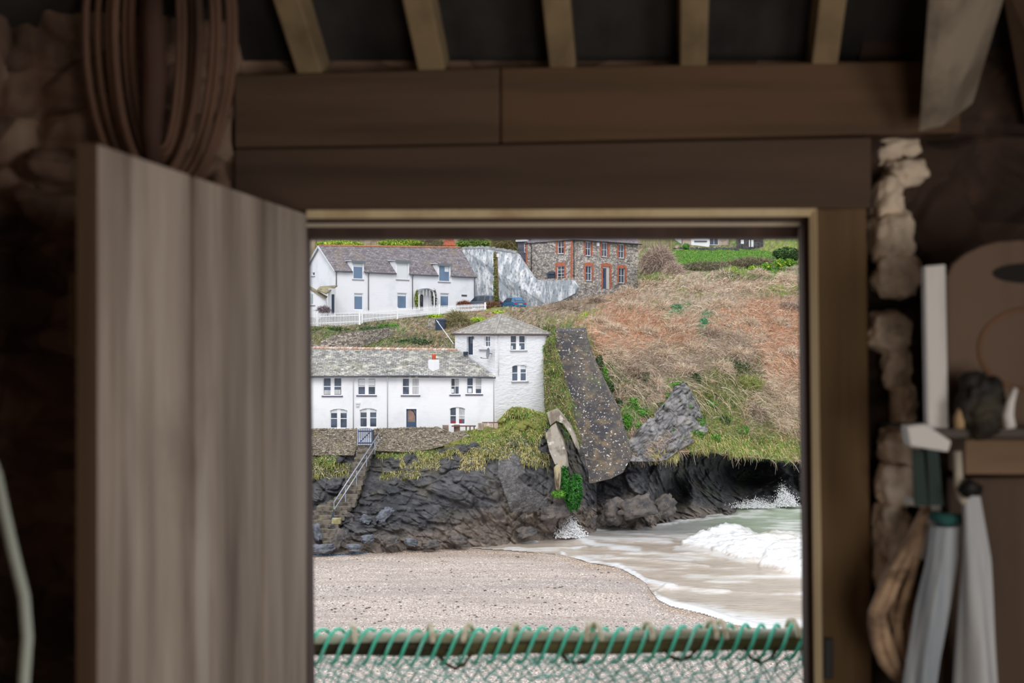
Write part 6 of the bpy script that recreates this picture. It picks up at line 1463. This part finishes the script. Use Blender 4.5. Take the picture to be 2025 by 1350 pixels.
# rough stone walls: a relief of stones over a plate
def rubble(name, x0, x1, z0, z1, y, m, amp=.05, seed=1, n=150, step=.012, fn=None, axis='y', kind='structure', thick=.35, cut=None, label=None, cat=None):
    nx, nz = int((x1 - x0) / step), int((z1 - z0) / step)
    u, w = np.meshgrid(np.linspace(x0, x1, nx), np.linspace(z0, z1, nz), indexing='ij')
    p = np.stack([u, w * 1.0, u * 0 + seed * 3.3], -1); pw = p + .05 * np.stack([fbm(p * 6, 2, seed), fbm(p * 6 + 9, 2, seed), p[..., 2] * 0], -1)
    f1, f2, idv = voro(pw * np.array([5.0, 9.0, 1]), seed)
    e = np.clip((f2 - f1) / .3, 0, 1); h = amp * (e * (.5 + .6 * idv) + .35 * fbm(p * 14, 3, seed + 2) + .4 * fbm(p * 3, 2, seed + 5))
    if fn is not None: h = h + fn(u, w)
    V = np.stack([u, y - h, w], -1) if axis == 'y' else np.stack([y + axis * h, u, w], -1)
    q = grid_q(nx, nz)
    if cut is not None: q = q[~cut(u.ravel()[q].mean(1), w.ravel()[q].mean(1))]
    if axis == 'y' : q = q
    o = np_mesh(name, V.reshape(-1, 3), q, m, None)
    return tag(o, label, cat, kind=kind)
XL = X_(462, 3.5); XR = X_(1714, 3.5)
rubble('wall_front', -1.45, XL, 0, 2.9, 3.52, WALLM, .06, 3)
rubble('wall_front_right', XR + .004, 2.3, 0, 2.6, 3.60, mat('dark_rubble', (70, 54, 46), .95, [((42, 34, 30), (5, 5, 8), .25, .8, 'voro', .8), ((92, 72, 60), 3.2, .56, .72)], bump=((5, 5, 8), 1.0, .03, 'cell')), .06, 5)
rubble('wall_left', -.6, 3.56, 0, 2.9, -1.30, WALLM, .06, 9, axis=1)
mb = MB(); bx(mb, 2.05, 2.3, -.6, 3.7, 0, .95); bx(mb, 2.05, 2.3, -.6, .35, .95, 2.9); bx(mb, 2.05, 2.3, 1.75, 3.7, .95, 2.9); bx(mb, 2.05, 2.3, .35, 1.75, 2.0, 2.9); S(mb, 'wall_right', WALLM)
mb = MB(); bx(mb, -1.6, .53, -.8, -.6, 0, 3.6); bx(mb, 1.57, 2.3, -.8, -.6, 0, 3.6); bx(mb, .53, 1.57, -.8, -.6, 1.65, 3.9); S(mb, 'wall_back', WALLM)
# masonry above the lintels up to the roof
mb = MB(); bx(mb, -1.6, 2.3, 3.62, 3.95, Z_(130, 3.5), 2.45); bx(mb, -1.6, XL, 3.56, 3.95, 0, 2.45); bx(mb, XR + .01, 2.3, 3.63, 3.95, 0, 2.45); bx(mb, -1.62, -1.32, -.6, 3.9, 0, 2.9); S(mb, 'wall_outer', WALLM)
# lintels
def quadbox(pts, D, th, mb): mb.prism([P(x, y, D) for x, y in pts], (0, th, 0))
l1 = MB(); quadbox([(462, 148), (988, 133), (988, 283), (462, 292)], 3.50, .2, l1)
tag(l1.build('lintel_beam', BEAMM, bevel=.006), 'upper dark lintel timber, left length up to the joint', 'beam')
l1 = MB(); quadbox([(990, 133), (1900, 118), (1900, 262), (990, 282)], 3.50, .2, l1)
tag(l1.build('lintel_beam', wood('brown_lintel_wood', (100, 76, 56), (78, 60, 44), (.8, 12, 12)), bevel=.006), 'upper dark lintel timber, right length running behind the slanting timber', 'beam')
l2 = MB(); quadbox([(462, 294), (988, 285), (1724, 270), (1724, 412), (612, 416), (462, 418)], 3.495, .12, l2)
tag(l2.build('lintel_beam', wood('lower_lintel_wood', (88, 70, 58), (70, 56, 46), (.8, 12, 12)), bevel=.006), 'lower dark lintel board directly over the doorway', 'beam')
# stepped door frame (right jamb and head)
mb = MB(); quadbox([(1613, 413), (1714, 411), (1726, 1500), (1627, 1500)], 3.50, .12, mb); S(mb, 'trim_1', POSTM, label='wide brown right hand door post', cat='door frame', bevel=.004)
mb = MB(); mb.hexa([P(1613.5, 413, 3.496), P(1627.5, 1500, 3.496), P(1612, 1500, 3.515), P(1600, 425, 3.515), P(1616, 411, 3.502), P(1630, 1500, 3.502), P(1630, 1500, 3.60), P(1616, 411, 3.60)]); S(mb, 'trim_2', PALEW, label='worn edge of the right door post, painted pale as daylit', cat='door frame')
mb = MB(); mb.hexa([P(606, 417, 3.498), P(1614, 412.5, 3.498), P(1602, 428, 3.515), P(606, 432, 3.515), P(606, 412, 3.50), P(1614, 410, 3.50), P(1614, 405, 3.6), P(606, 405, 3.6)]); S(mb, 'trim_3', PALEW, label='worn chamfer under the lower lintel, painted pale as daylit', cat='door frame')
mb = MB(); quadbox([(1588, 436), (1604, 436), (1620, 1500), (1600, 1500)], 3.575, .07, mb); quadbox([(598, 430), (1604, 424), (1604, 438), (598, 440)], 3.575, .07, mb); S(mb, 'trim_4', FRAMEM, label='dark reddish inner door frame', cat='door frame')
mb = MB(); mb.hexa([P(1590, 437, 3.60), P(1602, 1500, 3.60), P(1593, 1500, 3.62), P(1580, 452, 3.62), P(1596, 437, 3.60), P(1608, 1500, 3.60), P(1608, 1500, 3.70), P(1596, 437, 3.70)]); mb.hexa([P(598, 440, 3.60), P(1592, 436, 3.60), P(1580, 447, 3.615), P(598, 449, 3.615), P(598, 434, 3.60), P(1592, 430, 3.60), P(1592, 430, 3.7), P(598, 434, 3.7)]); S(mb, 'trim_5', mat('daylit_rebate_paint', (228, 214, 194), .8), label='narrow rebate of the inner door frame, painted pale as daylit', cat='door frame')  # pale colour paints daylight on the inner reveal
mb = MB(); quadbox([(590, 449), (1596, 446), (1596, 469), (590, 470)], 3.66, .10, mb); S(mb, 'trim_6', FRAMEM, label='dark head board at the top of the opening', cat='door frame')
mb = MB(); quadbox([(470, 420), (601, 420), (611, 1500), (470, 1500)], 3.585, .12, mb); S(mb, 'trim_7', FRAMEM, label='left door jamb behind the open door', cat='door frame')
mb = MB(); bx(mb, XL - .05, X_(1720, 3.5), 3.55, 3.78, 0, .06); S(mb, 'trim_8', FLOORM, label='stone door sill', cat='door sill')

# ---- the open plank door
H0 = np.array([X_(607, 3.48), 3.48]); H1 = np.array([X_(194, 2.243), 2.243])
dv = H1 - H0; LD = np.linalg.norm(dv); dv = dv / LD
FD = Fr((H0[0], H0[1], .04), (dv[0], dv[1]))       # along the leaf from the hinge; n points to the left of travel
side = FD.n if FD.n[0] > 0 else -FD.n               # the face we see looks to +x
sg = 1 if FD.n[0] > 0 else -1
zt0 = Z_(423, 3.48) - .04; zt1 = Z_(284, 2.243) - .04
door = thing('door_1', 'open weathered grey plank door swung into the cellar', 'door', (H0[0], H0[1], 0.0)); door['kind'] = 'structure'
brd = [0, .30, .635, 1.0]
edges = [0.0, .32 * LD, .66 * LD, LD] if False else [0.0]
# seams seen at 385 and ~545 px
def a_of(px):
    k = (px - 1012.5) / FPX; return (k * H0[1] - H0[0]) / (dv[0] - k * dv[1])
seams = [0.0, a_of(521), a_of(382), LD]
for i in range(3):
    a0, a1 = seams[i] + (0, .008, .018)[i], seams[i + 1] - (.008, .018, 0)[i]
    mb = MB(); zt = lambda a: zt0 + (zt1 - zt0) * a / LD
    b0, b1 = (0, -.032 * sg)
    mb.hexa([FD.at(a0, b0, 0), FD.at(a1, b0, 0), FD.at(a1, b1, 0), FD.at(a0, b1, 0), FD.at(a0, b0, zt(a0)), FD.at(a1, b0, zt(a1)), FD.at(a1, b1, zt(a1)), FD.at(a0, b1, zt(a0))])
    mb.build('door_board', DOORM, door, bevel=.003)
mb = MB(); mb.box(FD, LD + .001, LD + .004, -.034 if sg > 0 else 0, 0 if sg > 0 else .034, 0, zt1); mb.build('door_edge', DOOREDGE, door)
for z in (.35, 1.5):
    mb = MB(); mb.box(FD, .02, LD - .03, *((-.06, -.034) if sg > 0 else (.034, .06)), z, z + .12); mb.build('door_ledge', DOOREDGE, door)

# ---- roof: rafters falling to the wall head, boards above
sl = math.tan(math.radians(32)); vx = .1145
for i, (lb, px, w) in enumerate((('leftmost pale rafter above the door lintel', 603, 50), ('second pale rafter from the left above the lintel', 848, 54), ('middle pale rafter above the lintel', 1110, 52), ('fourth pale rafter from the left above the lintel', 1372, 54), ('rightmost pale rafter beside the slanting timber', 1634, 52))):
    D0 = 3.47; zb = Z_(118 - (px - 600) * .012, D0); x0 = X_(px, D0); hw = w / 2 / FPX * D0
    LL_ = 3.6; dirv = nrm(np.array([-vx, -1, sl])); side_ = np.array([1, 0, 0.]); up_ = nrm(np.cross(side_, dirv)); up_ = up_ if up_[2] > 0 else -up_
    a = np.array([x0, D0, zb]) - dirv * .22; b = a + dirv * 2.6
    mb = MB(); mb.hexa([a - side_ * hw, a + side_ * hw, a + side_ * hw + up_ * .1, a - side_ * hw + up_ * .1, b - side_ * hw, b + side_ * hw, b + side_ * hw + up_ * .1, b - side_ * hw + up_ * .1])
    tag(mb.build('rafter', RAFT, bevel=.004), lb, 'rafter', 'roof rafters')
zc = Z_(118, 3.47) + .12
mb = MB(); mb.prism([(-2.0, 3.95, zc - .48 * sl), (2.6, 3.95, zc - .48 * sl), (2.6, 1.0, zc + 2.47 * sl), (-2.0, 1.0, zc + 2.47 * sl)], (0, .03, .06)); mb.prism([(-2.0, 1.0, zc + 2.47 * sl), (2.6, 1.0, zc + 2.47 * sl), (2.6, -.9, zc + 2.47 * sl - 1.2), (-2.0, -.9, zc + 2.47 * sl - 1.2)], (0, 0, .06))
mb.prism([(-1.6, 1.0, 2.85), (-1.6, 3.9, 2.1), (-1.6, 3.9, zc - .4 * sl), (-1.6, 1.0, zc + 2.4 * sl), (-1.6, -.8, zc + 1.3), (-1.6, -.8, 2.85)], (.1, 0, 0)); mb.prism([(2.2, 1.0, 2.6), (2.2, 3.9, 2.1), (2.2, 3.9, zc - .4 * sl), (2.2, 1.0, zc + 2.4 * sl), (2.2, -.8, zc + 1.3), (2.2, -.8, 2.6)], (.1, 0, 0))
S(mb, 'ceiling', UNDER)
# slanting principal timber at the upper right
mb = MB(); A0 = [P(1816, 262, 3.40), P(1866, 250, 3.385), P(1925, 205, 3.48), P(1880, 212, 3.5)]; B0_ = [P(1842, -120, 3.05), P(1896, -120, 3.03), P(2022, -120, 3.16), P(1970, -120, 3.2)]
mb.hexa([A0[0], A0[1], A0[2], A0[3], B0_[0], B0_[1], B0_[2], B0_[3]]); tag(mb.build('principal_timber', wood('grey_timber', (150, 138, 122), (112, 100, 88), (10, 10, .8)), bevel=.006), 'pale slanting roof timber at the upper right corner', 'beam')
mb = MB(); mb.hexa([P(1975, -60, 3.3), P(2110, -60, 3.2), P(2110, 250, 3.4), P(2030, 250, 3.5), P(1975, -60, 3.4), P(2110, -60, 3.4), P(2110, 250, 3.55), P(2030, 250, 3.55)]); tag(mb.build('wall_timber', BEAMM), 'dark timber in the upper right corner behind the slanting one', 'beam')

# ---- jagged stones beside the right door post, light on them painted pale
def stone_col(u, w): return 0
cols = [(1768, 305, 52, 30, .10), (1785, 345, 46, 30, .05), (1752, 395, 34, 44, .02), (1762, 470, 46, 52, .0), (1772, 545, 50, 46, .0), (1758, 655, 46, 42, .0), (1772, 728, 32, 44, .02), (1785, 795, 22, 44, .0), (1778, 880, 44, 40, -.03), (1772, 955, 44, 46, -.03), (1764, 1045, 38, 56, -.03), (1752, 1120, 30, 50, .0)]
V = []; Q = []; off = 0
for i, (cx, cy, hw, hh, dy) in enumerate(cols):
    bm = bmesh.new(); bmesh.ops.create_icosphere(bm, subdivisions=4, radius=1.0); v = np.array([q.co[:] for q in bm.verts]); f = np.array([[q.index for q in fc.verts] for fc in bm.faces]); bm.free()
    s = np.max(np.abs(v), axis=1, keepdims=True); v = v * .5 + v / s * .5 * .85
    D = 3.52 + dy; d = .30 * fbm(v * 1.6 + i * 5.1, 3, i) + .18 * fract_blocks(v * 1.2 + i, (1, 1, 1.5), i)
    v = v * (1 + d[:, None]) * np.array([hw / FPX * D, .07, hh / FPX * D * 1.08]); V.append(v + P(cx, cy, D)); Q.append(f + off); off += len(v)
tag(np_mesh('wall_edge_stones', np.concatenate(V), np.concatenate(Q), LITM, None), 'jagged stones of the wall beside the right door post, painted pale as lit', 'wall', kind='structure')

# ---- shelf corner on the right
DS = 3.15
WB = mat('white_painted_board', (214, 212, 210), .7, [((180, 176, 174), (6, 6, .8), .5, .66)])
mb = MB(); mb.prism([P(1829, 526, DS), P(1870, 522, DS), P(1876, 852, DS), P(1835, 856, DS)], (0, .03, 0)); tag(mb.build('white_board', WB, bevel=.003), 'narrow white painted upright board standing on the shelf', 'board')
AW = wood('arched_panel_wood', (104, 84, 70), (84, 66, 54), (8, 8, .9))
ap_ = [(1872, 850), (1872, 548), (1884, 522), (1908, 502), (1940, 486), (1975, 477), (2020, 474), (2070, 480), (2120, 500), (2150, 540), (2150, 850)]
pan = thing('arched_panel', 'brown arch topped wooden panel with a hand hole standing on the shelf', 'panel', P(2010, 850, DS + .06))
mb = MB(); mb.prism([P(x, y, DS + .05) for x, y in ap_], (0, .022, 0)); mb.build('panel_board', AW, pan, bevel=.004)
mb = MB(); mb.prism([P(2030 + 68 * math.cos(t) * (1 if abs(math.cos(t)) < 2 else 1), 540 + 20 * math.sin(t), DS + .049) for t in np.linspace(0, 2 * math.pi, 25)[:-1]], (0, .002, 0)); mb.build('hand_hole_shade', mat('hole_shadow_wood', (34, 30, 28), .9), pan)  # dark plate laid on the board, painting the shade of the hole
mb = MB(); rr_ = [(2040 + 105 * math.cos(t), 690 + 80 * math.sin(t)) for t in np.linspace(0, 2 * math.pi, 33)]; mb.tube([P(x, y, DS + .052) for x, y in rr_], .006, 6, cap=False); mb.build('turned_ring', wood('ring_wood', (116, 84, 62), (92, 66, 48)), pan, smooth=True)
mb = MB(); mb.prism([P(1790, 848, DS - .02), P(2150, 846, DS - .02), P(2150, 866, DS - .02), P(1870, 866, DS - .02)], (0, .22, 0)); tag(mb.build('wall_shelf', wood('dark_shelf_wood', (84, 76, 72), (64, 58, 54), (1, 8, 8)), bevel=.003), 'dark wooden shelf on the right wall', 'shelf')
mb = MB(); mb.prism([P(1793, 842, DS - .05), P(1830, 838, DS - .05), P(1882, 872, DS - .05), P(1876, 894, DS - .05), P(1800, 882, DS - .05)], (0, .05, 0)); tag(mb.build('shelf_bracket', WB, bevel=.004), 'pale painted bracket under the left end of the shelf', 'bracket')
mb = MB(); mb.prism([P(1908, 868, DS + .03), P(2150, 868, DS + .03), P(2150, 938, DS + .03), P(1908, 938, DS + .03)], (0, .12, 0)); tag(mb.build('wooden_box', wood('tan_box_wood', (124, 100, 78), (98, 78, 60), (1, 8, 8)), bevel=.003), 'shallow brown wooden box fixed under the shelf', 'box')
mb = MB(); mb.prism([P(1880, 945, DS + .14), P(2150, 942, DS + .14), P(2150, 1500, DS + .14), P(1850, 1500, DS + .14)], (0, .03, 0)); tag(mb.build('lower_panel', wood('dark_brown_panel', (92, 74, 62), (74, 58, 48), (7, 7, .8)), bevel=.004), 'dark brown board on the wall behind the hanging cloths', 'panel')
# things on the shelf
o = blob('dark_glove', mat('dark_leather', (40, 36, 34), .7, [((62, 56, 44), 6, .5, .65)]), 1942, 800, DS - .03, .060, .04, .062, 7, 0, .5, rough=.4, n=4, label='crumpled dark glove on the shelf in front of the arched panel', cat='glove', blocky=.1)
mb = MB(); mb.tube([P(1915, 770, DS - .03), P(1920, 748, DS - .035), P(1934, 742, DS - .03)], [.022, .02, .012], 8); fg = mb.build('cuff', bpy.data.materials['dark_leather'], o, smooth=True)
mb = MB(); mb.tube([P(1897, 846, DS - .04), P(1897, 825, DS - .04), P(1900, 800, DS - .04)], [.012, .011, .006], 8); tag(mb.build('wooden_peg', mat('light_peg_wood', (176, 148, 112), .7), smooth=True), 'small light wooden peg standing on the shelf', 'peg')
mb = MB(); mb.tube([P(1998, 846, DS - .06), P(1993, 820, DS - .06), P(1998, 795, DS - .06), P(2008, 768, DS - .06)], [.013, .013, .010, .006], 8); tag(mb.build('white_hook', WB, smooth=True), 'curved white hook standing at the right of the shelf', 'hook')
# hanging things below
GS = mat('dark_green_webbing', (46, 60, 56), .8)
for lb, x0, x1 in (('dark green strap nearest the wall stones under the bracket', 1806, 1826), ('second dark green strap under the bracket', 1834, 1856)):
    mb = MB(); mb.prism([P(x0, 888, DS + .04), P(x1, 890, DS + .04), P(x1 + 10, 1000, DS + .05), P(x0 + 4, 1000, DS + .05)], (0, .012, 0)); tag(mb.build('hanging_strap', GS), lb, 'strap', 'green hanging straps')
mb = MB(); mb.tube([P(1893, 892, DS + .02), P(1896, 960, DS + .02), P(1900, 985, DS + .02), P(1908, 992, DS + .0)], [.010, .011, .010, .008], 8); tag(mb.build('wooden_baton', mat('baton_wood', (178, 170, 158), .6), smooth=True), 'pale slim handle hanging between the strap and the white cloth', 'handle')
def cloth(name, label, m, pts, D, seed, folds=5, amp=.22, group=None):
    """a hanging gathered cloth: rows of (y_px, x_left, x_right)"""
    n = 64; V = []; ys = np.linspace(pts[0][0], pts[-1][0], 70)
    for y in ys:
        xl = np.interp(y, [p[0] for p in pts], [p[1] for p in pts]); xr = np.interp(y, [p[0] for p in pts], [p[2] for p in pts])
        c = P((xl + xr) / 2, y, D); hw = (xr - xl) / 2 / FPX * D; t = np.linspace(0, 2 * math.pi, n, endpoint=False)
        k = 1 + amp * np.cos(folds * t + 1.5 * math.sin(y / 160.0 + seed)) * np.clip((y - pts[0][0]) / 160, .15, 1) + .06 * np.cos(2 * folds * t + seed)
        V.append(np.stack([c[0] + hw * np.cos(t) * (1 + (k - 1) * .35), c[1] + min(hw, .05) * .8 * np.sin(t) * k, np.full(n, c[2])], -1))
    V = np.array(V); R_ = len(V); i = np.arange(R_ - 1)[:, None] * n; k = np.arange(n)[None]; k2 = (k + 1) % n
    Q = np.stack([i + k, i + n + k, i + n + k2, i + k2], -1).reshape(-1, 4)
    return tag(np_mesh(name, V.reshape(-1, 3), Q, m, None), label, 'cloth', group)
CL = mat('white_canvas', (198, 200, 204), .9, [((168, 172, 180), (14, 14, 1.2), .45, .65)], bump=(30, .3, .004))
CLG = mat('grey_white_canvas', (184, 190, 196), .9, [((150, 158, 168), (12, 12, 1.0), .45, .65)], bump=(30, .3, .004))
cloth('hanging_cloth', 'grey white hanging canvas cloth with a green band at the top', CLG, [(1040, 1842, 1898), (1100, 1835, 1893), (1200, 1812, 1875), (1300, 1796, 1856), (1480, 1770, 1832)], DS + .06, 1.0, 4, .25)
mb = MB(); mb.tube([P(1842, 1018, DS + .06), P(1868, 1028, DS + .04), P(1900, 1026, DS + .06)], [.012, .016, .012], 8); bo = mb.build('green_band', mat('teal_band', (38, 86, 84), .8), bpy.data.objects['hanging_cloth'], smooth=True)
cloth('hanging_cloth', 'white gathered cloth hanging right of the grey canvas', CL, [(955, 1912, 1928), (985, 1903, 1938), (1100, 1902, 1955), (1250, 1896, 1965), (1480, 1886, 1984)], DS + .02, 2.3, 3, .38)
mb = MB(); mb.tube([P(1905, 975, DS), P(1918, 962, DS - .01), P(1935, 970, DS)], [.016, .02, .014], 8); tag(mb.build('coat_hook', mat('black_iron', (30, 28, 28), .6), smooth=True), 'black iron hook holding the white cloth', 'hook')
# hank of old rope and rag hung by the door post
HK = mat('old_rope', (176, 148, 122), .95, [((118, 96, 78), (10, 10, 14), .45, .62), ((206, 188, 168), 9, .6, .72)], bump=((16, 16, 22), .8, .01))
hk = thing('rope_hank', 'hank of old tan rope hung beside the right door post', 'rope', P(1775, 1340, 3.30)); r = np.random.default_rng(77)
for k in range(13):
    x0 = 1850 - 34 * r.random(); pts = []
    for t in np.linspace(0, 1, 16):
        y = 1000 + 355 * t; xc = np.interp(t, [0, .18, .35, .6, .85, 1], [1842, 1815, 1785, 1760, 1770, 1800]); spread = np.interp(t, [0, .15, .4, .7, .9, 1], [6, 10, 24, 36, 26, 10])
        pts.append(P(xc + spread * math.sin(k * 2.4 + t * 2.2) , y, 3.30 + .03 * math.cos(k * 1.9 + t * 3)))
    mb = MB(); mb.tube(pts, .011 + .004 * r.random(), 7); mb.build('rope_strand', HK, hk, smooth=True)
mb = MB(); mb.tube([P(1790, 990, 3.3), P(1822, 992, 3.28), P(1848, 1002, 3.27), P(1840, 1060, 3.27), P(1822, 1105, 3.27)], [.010, .012, .016, .022, .012], 8); mb.build('rag_tail', WB, hk, smooth=True)
# little dark latch on the post
mb = MB(); mb.prism([P(1630, 1262, 3.49), P(1648, 1262, 3.49), P(1648, 1342, 3.49), P(1630, 1342, 3.49)], (0, .015, 0)); tag(mb.build('door_latch', mat('dark_iron_latch', (44, 48, 54), .5), bevel=.003), 'dark iron latch plate low on the right door post', 'latch')
# withy hoops hung on the stone wall at the upper left
HP = wood('withy_wood', (112, 84, 68), (70, 52, 42), (12, 12, 2))
cb = thing('hoop_bundle', 'bundle of long bent withy hoops hung on the wall above the open door', 'hoops', P(310, 120, 3.38)); r = np.random.default_rng(5)
for k in range(10):
    u = k / 9; w = 142 - 12.5 * k + r.uniform(-9, 9); hgt = 340 - 12 * k; cx = 316 + 8 * math.sin(k); cy = 60
    if w < 34: w = 34 + 4 * (k % 3)
    sgn = 1 if k % 3 else -1
    pts = [P(cx + w * math.cos(t), cy + hgt * math.sin(t), 3.36 - .008 * (k % 5)) for t in np.linspace(-.5 * math.pi, 1.5 * math.pi, 40)]
    mb = MB(); mb.tube(pts, .007 + .004 * r.random(), 6, cap=False); mb.build('hoop', HP, cb, smooth=True)
mb = MB(); mb.tube([P(300, -60, 3.33), P(302, 60, 3.32), P(306, 150, 3.32), P(300, 250, 3.33), P(306, 340, 3.34)], [.02, .026, .03, .026, .02], 8); mb.build('centre_bundle', wood('dark_withy', (84, 60, 50), (64, 46, 38)), cb, smooth=True)
# pale hose in the lower left corner
mb = MB(); mb.tube([P(-90, 700, 2.2), P(-40, 850, 2.18), P(-6, 940, 2.15), P(6, 1000, 2.12), P(26, 1090, 2.1), P(48, 1180, 2.08), P(54, 1260, 2.06), P(48, 1340, 2.05), P(44, 1480, 2.05), P(60, 1600, 2.05)], .0085, 8); tag(mb.build('pale_hose', mat('pale_hose_rubber', (168, 176, 168), .6), smooth=True), 'thin pale hose hanging in the dark lower left corner', 'hose')

# ---- lobster pot rail with green netting just outside the door
DN = 4.55
pot = thing('netted_pot', 'long lobster pot rail wrapped in green netting outside the doorway', 'lobster pot', P(1100, 1400, DN))
def rz(x): return np.interp(x, [560, 1100, 1660], [1280, 1276, 1266])
railm = mat('dark_cane', (128, 116, 78), .6, [((70, 58, 42), (1.2, 8, 8), .46, .58), ((140, 128, 92), (2.0, 9, 9), .60, .70)])
mb = MB(); mb.tube([P(x, rz(x) + 2 * math.sin(x / 60.0), DN) for x in range(560, 1661, 20)], .029, 12); mb.build('pot_rail', railm, pot, smooth=True)
railm2 = mat('pale_cane', (226, 224, 208), .6, [((176, 166, 136), (2, 9, 9), .5, .62)])
mb = MB(); mb.tube([P(x, rz(x) - 17 + 2 * math.sin(x / 45.0), DN - .012) for x in range(560, 1661, 20)], .017, 10); mb.build('pale_cane', railm2, pot, smooth=True)
for x in (585, 1640):
    for dy in (-.28, .42): mb = MB(); mb.tube([P(x, rz(x), DN), P(x, rz(x), DN) + [0, dy * .8, -.35], P(x, rz(x), DN) * [1, 1, 0] + [0, dy, 0.01]], .014, 8); mb.build('pot_leg', railm, pot, smooth=True)
NETM = mat('green_twine', (104, 240, 206), .7, [((170, 246, 228), 20, .5, .65)])
# wrap over the rail: slanting twine
R_ = .050
nt = MB()
zr_ = lambda x: rz(x)
step = 31
x = 560
k = 0
while x < 1660:
    c = P(x, zr_(x) + 2 * math.sin(x / 60.0), DN); sx = step / FPX * DN
    pts = []
    for j in range(13):
        th = math.radians(20 + j * 21)      # from behind over the top to the front and below
        pts.append(c + np.array([-sx * 1.0 + sx * 2.0 * (1 - j / 12.0) , R_ * math.cos(th) * (1), R_ * 1.1 * math.sin(th)]) * np.array([1, 1, 1]))
    nt.tube(pts, .0060, 6); x += step; k += 1
nt.build('wrapped_netting', NETM, pot, smooth=True)
hn = MB(); r = np.random.default_rng(19)
def hang(front, seed, rows, drop, ox):
    rr = np.random.default_rng(seed); pts = {}
    cols_ = int((1660 - 560) / (step / 2)) + 1
    for j in range(rows + 1):
        for i in range(cols_):
            x = 560 + i * step / 2; 
            if (i + j) % 2: continue
            base = P(x + ox, rz(x), DN); z = base[2] - .03 - j * drop; y = DN + front * (.03 + .02 * j) + .02 * rr.normal(); pts[(i, j)] = np.array([base[0] + .004 * rr.normal(), y, z + .006 * rr.normal() + .03 * math.sin(x / 170.0 + seed) * min(j, 4) / 4])
    for (i, j), p in pts.items():
        for di in (-1, 1):
            q = pts.get((i + di, j + 1))
            if q is not None: hn.tube([p, (p + q) / 2 + rr.normal(size=3) * .002, q], .0028, 4, cap=False)
hang(-1, 1, 10, .036, 0); hang(5, 2, 9, .040, 16)
hn.build('hanging_netting', mat('pale_green_twine', (160, 222, 208), .8, [((206, 228, 222), 6, .5, .65)]), pot)
RPM = mat('cream_rope', (250, 242, 218), .9, [((206, 188, 152), (40, 40, 40), .45, .6)])
for x in (700, 852, 925, 1015, 1165, 1182, 1282, 1408, 1426, 1568):
    c = P(x, rz(x) - 4, DN); mb = MB(); n_ = 15; sl_ = .35 if x % 2 else -.25
    pts = [c + np.array([.012 * math.cos(t) * sl_ * 4 + .004 * t * sl_, .050 * math.cos(t), .006 + .056 * math.sin(t)]) for t in np.linspace(-.3, 3.0, 18)]
    mb.tube(pts, .0085, 7); mb.build('rope_tie', RPM, pot, smooth=True)
for x, dp in ((900, 26), (1140, 18), (1505, 24), (1345, 14)):
    mb = MB(); mb.tube([P(x - 34, rz(x) + 8, DN - .02), P(x - 20, rz(x) + 18 + dp * .6, DN - .03), P(x, rz(x) + 18 + dp, DN - .03), P(x + 20, rz(x) + 18 + dp * .6, DN - .03), P(x + 36, rz(x) + 6, DN - .02)], .006, 6); mb.build('loose_cord', mat('dark_cord', (92, 74, 48), .9) if x == 900 else bpy.data.materials['dark_cord'], pot, smooth=True)

# ================================================================== LIGHT AND CAMERA
w = bpy.data.worlds.new('overcast'); SC.world = w; w.use_nodes = True
nt_ = w.node_tree; bg = nt_.nodes['Background']
tc = nt_.nodes.new('ShaderNodeTexCoord'); sp = nt_.nodes.new('ShaderNodeSeparateXYZ'); nt_.links.new(tc.outputs['Generated'], sp.inputs[0])
cr = nt_.nodes.new('ShaderNodeValToRGB'); nt_.links.new(sp.outputs['Z'], cr.inputs['Fac'])
cr.color_ramp.elements[0].position = 0.0; cr.color_ramp.elements[0].color = (.74, .80, .90, 1); cr.color_ramp.elements[1].position = .6; cr.color_ramp.elements[1].color = (.98, 1.0, 1.06, 1)
nt_.links.new(cr.outputs['Color'], bg.inputs['Color']); bg.inputs['Strength'].default_value = 1.10
sd = bpy.data.lights.new('sun', 'SUN'); sd.energy = 1.5; sd.angle = math.radians(25); sd.color = (1.0, .97, .93)
so = bpy.data.objects.new('sun', sd); COL.objects.link(so); so.rotation_euler = Vector((.06, .78, -.80)).to_track_quat('-Z', 'Y').to_euler()
def area(name, loc, to, sx, sy, e, col):
    l = bpy.data.lights.new(name, 'AREA'); l.shape = 'RECTANGLE'; l.size = sx; l.size_y = sy; l.energy = e; l.color = col
    o = bpy.data.objects.new(name, l); COL.objects.link(o); o.location = loc; o.rotation_euler = (Vector(to) - Vector(loc)).to_track_quat('-Z', 'Y').to_euler(); return o
area('side_fill_lamp', (2.12, 1.05, 1.48), (-.6, 2.2, 1.3), 1.35, 1.0, 27, (1.0, .93, .85))  # added lamp brightening the open door leaf, in an unseen opening
area('back_fill_lamp', (1.05, -.7, .85), (.4, 3.5, .9), 1.0, 1.5, 27.0, (1.0, .89, .74))  # added warm lamp behind the camera, brightening the interior low down
cd = bpy.data.cameras.new('camera'); cam = bpy.data.objects.new('camera', cd); COL.objects.link(cam); SC.camera = cam
cd.lens = 50.0; cd.sensor_width = 36.0; cd.sensor_fit = 'HORIZONTAL'; cam.location = Vector([float(v) for v in CAM]); cam.rotation_euler = (math.pi / 2, 0, 0)
cd.clip_end = 1000; cd.clip_start = .05
cd.dof.use_dof = True; cd.dof.focus_distance = 125.0; cd.dof.aperture_fstop = 4.0
SC.view_settings.view_transform = 'Standard'; SC.view_settings.look = 'None'; SC.view_settings.exposure = 0.0; SC.view_settings.gamma = 1.0
try: SC.view_settings.use_curve_mapping = False
except Exception: pass
